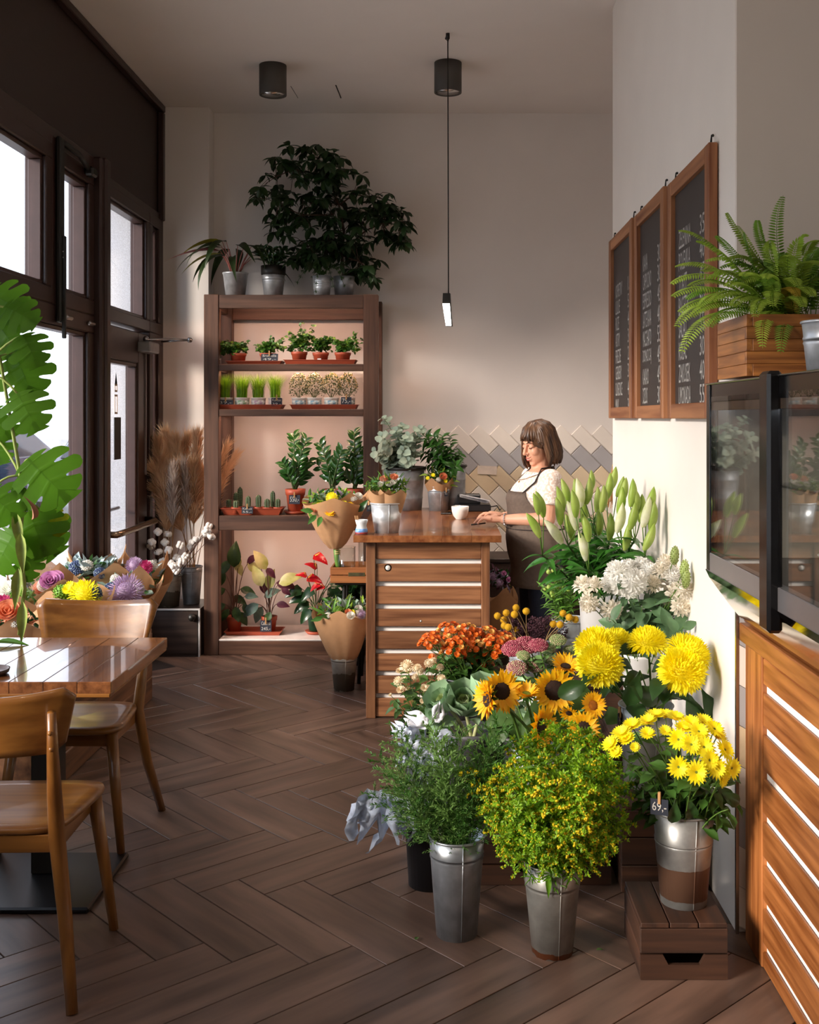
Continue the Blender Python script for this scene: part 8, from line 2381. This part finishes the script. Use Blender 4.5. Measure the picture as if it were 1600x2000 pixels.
# hair: a bob of overlapping locks with a fringe
hm = MB()
def lock(phi, end, r=.0125, out=1.0, crown=None, fwd=0.0, jit=.006):
    c, s = math.cos(phi), math.sin(phi)
    cr = np.array([-.015, .004, .128]) + (crown if crown is not None else 0)
    pts = []
    for q in np.linspace(0, 1, 5):
        a = q * math.pi / 2
        f = -.012 + (.103 * out) * math.sin(a) * c; sd = (.086 * out) * math.sin(a) * s; u = .025 + .106 * math.cos(a) if q < 1 else .02
        pts.append((f, sd, u))
    f0, s0, u0 = pts[-1]
    n = 5
    if end < .02:
        for q in np.linspace(.25, 1, n):
            u = u0 + (end - u0) * q
            bulge = 1 + .10 * math.sin(q * 2.4) - .16 * max(0, q - .72) / .28
            pts.append((-.012 + (f0 + .012) * bulge + fwd * q, s0 * bulge, u))
    else:
        pts = [p for p in pts if p[2] > end + .005] + [(f0 * 1.03, s0, end)]
    P = [hp(p[0] + U(-jit, jit) * .5, p[1] + U(-jit, jit) * .5, p[2]) for p in pts]
    R = [r * .5] + [r * (1.05 - .1 * i / len(P)) for i in range(1, len(P) - 1)] + [r * .25]
    hm.tube(P, R, 7, squash=.55)
for lay, out in ((0, .97), (1, 1.04)):
    for phi in np.linspace(math.radians(78), math.radians(312), 46):
        e = -.128 + U(-.014, .012)
        d = min(abs(phi), abs(2 * math.pi - phi))
        fw = .014 if d < math.radians(75) else 0
        lock(phi + U(-.03, .03), e, .0135, out, None, fw)
for phi in np.linspace(-math.radians(50), math.radians(66), 21):
    lock(phi + U(-.03, .03), .050 + .014 * U(-1, 1) - .03 * (abs(phi) / .87) ** 2, .0085, 1.0)
# front strands framing the far and near cheek
for s in (1, -1):
    for k in range(5):
        lock(s * math.radians((46 if s < 0 else 72) + 5 * k), -.115 + .01 * k, .011, 1.03, None, .006 if s < 0 else -.004)
for k in range(16):
    lock(U(.2, 6.1), U(.02, .06), .012, 1.05)
hm.ball(hp(-.014, 0, .034), (.097, .079, .096), 20, 12, 0, HT)
hm.obj('hair', HAIRM, pr)
# blouse with short sleeves
m = MB()
torso_loft(m, .010, .80, 1.272)
for sh_, el in ((shl, ell), (shr, elr)):
    m.ball(sh_, (.066, .066, .06), 16, 10)
    m.tube([sh_, sh_ * .62 + el * .38, sh_ * .34 + el * .66], [.064, .064, .061], 18)
bl = m.obj('blouse', LACE, pr)
r2 = bl.modifiers.new('merge', 'REMESH'); r2.mode = 'VOXEL'; r2.voxel_size = .007; r2.use_smooth_shade = True
# apron: bib, skirt, straps, pocket
def sheet(name, z0, z1, half, off, n=14, k=25, flare=0.0, parent=pr):
    V, Fq = [], []
    for side in (0, 1):
        for i in range(n):
            q = i / (n - 1); z = z0 + (z1 - z0) * q
            for j in range(k):
                a = half(q) * (-1 + 2 * j / (k - 1))
                o_ = off + (.003 if side else 0) + flare * (1 - q) + .004 * math.sin(a * 5) * (1 - q)
                if z < .74:
                    c, d, w = torso_at(.74); p = body_pt(c + (d + o_) * math.cos(a), (w + o_) * math.sin(a), z)
                else:
                    p = torso_pt(z, a, o_)
                V.append(p)
    N1 = n * k
    for i in range(n - 1):
        for j in range(k - 1):
            a = i * k + j
            Fq += [(a, a + k, a + k + 1, a + 1), (N1 + a, N1 + a + 1, N1 + a + k + 1, N1 + a + k)]
    for i in range(n - 1):
        for j in (0, k - 1):
            a = i * k + j; Fq.append((a, N1 + a, N1 + a + k, a + k))
    for j in range(k - 1):
        for i in (0, n - 1):
            a = i * k + j; Fq.append((a, a + 1, N1 + a + 1, N1 + a))
    return MB().add(V, Fq, None, 0, True).obj(name, APRON, parent)
ap = sheet('apron', .63, 1.165, lambda q: 1.95 - 1.15 * max(0, (q - .55) / .45) ** .8, .018, 24, 33, .02)
for s in (-1, 1):
    MB().tube([torso_pt(1.16, s * .72, .018), torso_pt(1.22, s * .95, .018), body_pt(.03, s * .095, 1.292), body_pt(-.045, s * .07, 1.30), body_pt(-.075, 0, 1.285)], .009, 8, squash=.4).obj('strap', mat('strap_dark', '#2f2522', .8), ap)
MB().tube([torso_pt(.955, a, .024) for a in np.linspace(-3.1, 3.1, 40)], .008, 8, squash=.5).obj('apron_tie', mat('strap_dark', '#2f2522', .8), ap)
# trousers
m = MB()
for s in (-1, 1):
    m.tube([body_pt(.01, s * .085, .88), body_pt(.01, s * .09, .70), body_pt(.02, s * .087, .45), body_pt(.0, s * .087, .28), body_pt(-.005, s * .087, .09)], [.105, .098, .072, .066, .058], 18)
m.obj('trousers', JEANS, pr)
for s in (-1, 1):
    MB().tube([body_pt(-.05, s * .085, .042), body_pt(.06, s * .09, .04), body_pt(.17, s * .095, .03)], [.04, .042, .028], 14).obj('shoe', BLACK, pr)
# bracelet, necklace
wd_ = nrm(ell - wrl); wx = nrm(np.cross((0, 0, 1), wd_)); wy = np.cross(wd_, wx); c0 = wrl + wd_ * .022
m = MB()
for k in range(16):
    a = 2 * math.pi * k / 16
    m.ball(c0 + (wx * math.cos(a) + wy * math.sin(a)) * .031, (.006, .006, .0045), 8, 6)
m.obj('bracelet', CHROME, pr)
P = [torso_pt(1.262, .9, .016), torso_pt(1.235, .35, .02), torso_pt(1.225, 0, .022), torso_pt(1.235, -.35, .02), torso_pt(1.262, -.9, .016)]
m = MB().tube(P, .0016, 5); m.ball(P[2] - np.array([0, 0, .012]), (.005, .005, .01), 8, 6)
m.obj('necklace', mat('gold_chain', '#9a7440', .3, 1.0), pr)
# pen she holds
t = thing('pen', 'dark pen held between the fingers above the counter top', 'pen', wrl + pb + (-.14, .01, -.034))
MB().tube([(-.03, -.02, .006), (.05, .01, .012)], .004, 8).obj('barrel', BLACK, t)

# ================================================================ heads that can be told apart: count them off from one side
ORD = ['first', 'second', 'third', 'fourth', 'fifth', 'sixth', 'seventh', 'eighth', 'ninth', 'tenth', 'eleventh', 'twelfth', 'thirteenth', 'fourteenth', 'fifteenth', 'sixteenth', 'seventeenth', 'eighteenth', 'nineteenth', 'twentieth']
ORD += ['twenty-' + o for o in ORD[:9]]
for grp, short in (('yellow daisies', 'yellow daisy head in the brown-stained bucket'), ('large white double blooms', 'large white double bloom by the wall'), ('ivory lisianthus', 'ivory lisianthus bloom by the wall'),
                   ('yellow ball flowers', 'yellow ball flower behind the sedum'), ('cream button flowers', 'cream button flower by the counter foot'), ('deep pink sedum', 'deep pink sedum head'),
                   ('dusty rose sedum', 'dusty rose sedum head, duller than the pink ones'), ('green sedum buds', 'green budded sedum head'), ('cotton branches', 'cotton branch in the zinc vases'),
                   ('chrysanthemum leaves', 'dark drooping lobed leaf below the yellow pompons'), ('green flower spikes', 'green-tipped flower spike at the wall'), ('leaves over the daisy bucket rim', 'big leaf hanging over the daisy bucket rim'),
                   ('sunflower leaves', 'broad sunflower leaf between the sunflower heads'), ('posies in the bright bucket', None), ('narrow-leaved green stems', 'narrow-leaved green stem beside the white lily bucket')):
    if short is None: continue
    ms = []
    for o in COL.objects:
        if o.get('group') == grp:
            tip = max(o.children, key=lambda c: c.matrix_basis.translation.length)
            w = o.location + tip.matrix_basis.translation
            ms.append((w.x / w.y, o))
    ms.sort(key=lambda q: q[0])
    for k, (_, o) in enumerate(ms):
        o['label'] = short + ', ' + (ORD[k] + ' from the left' if k < len(ms) - 1 or len(ms) == 1 else 'farthest right of its kind')
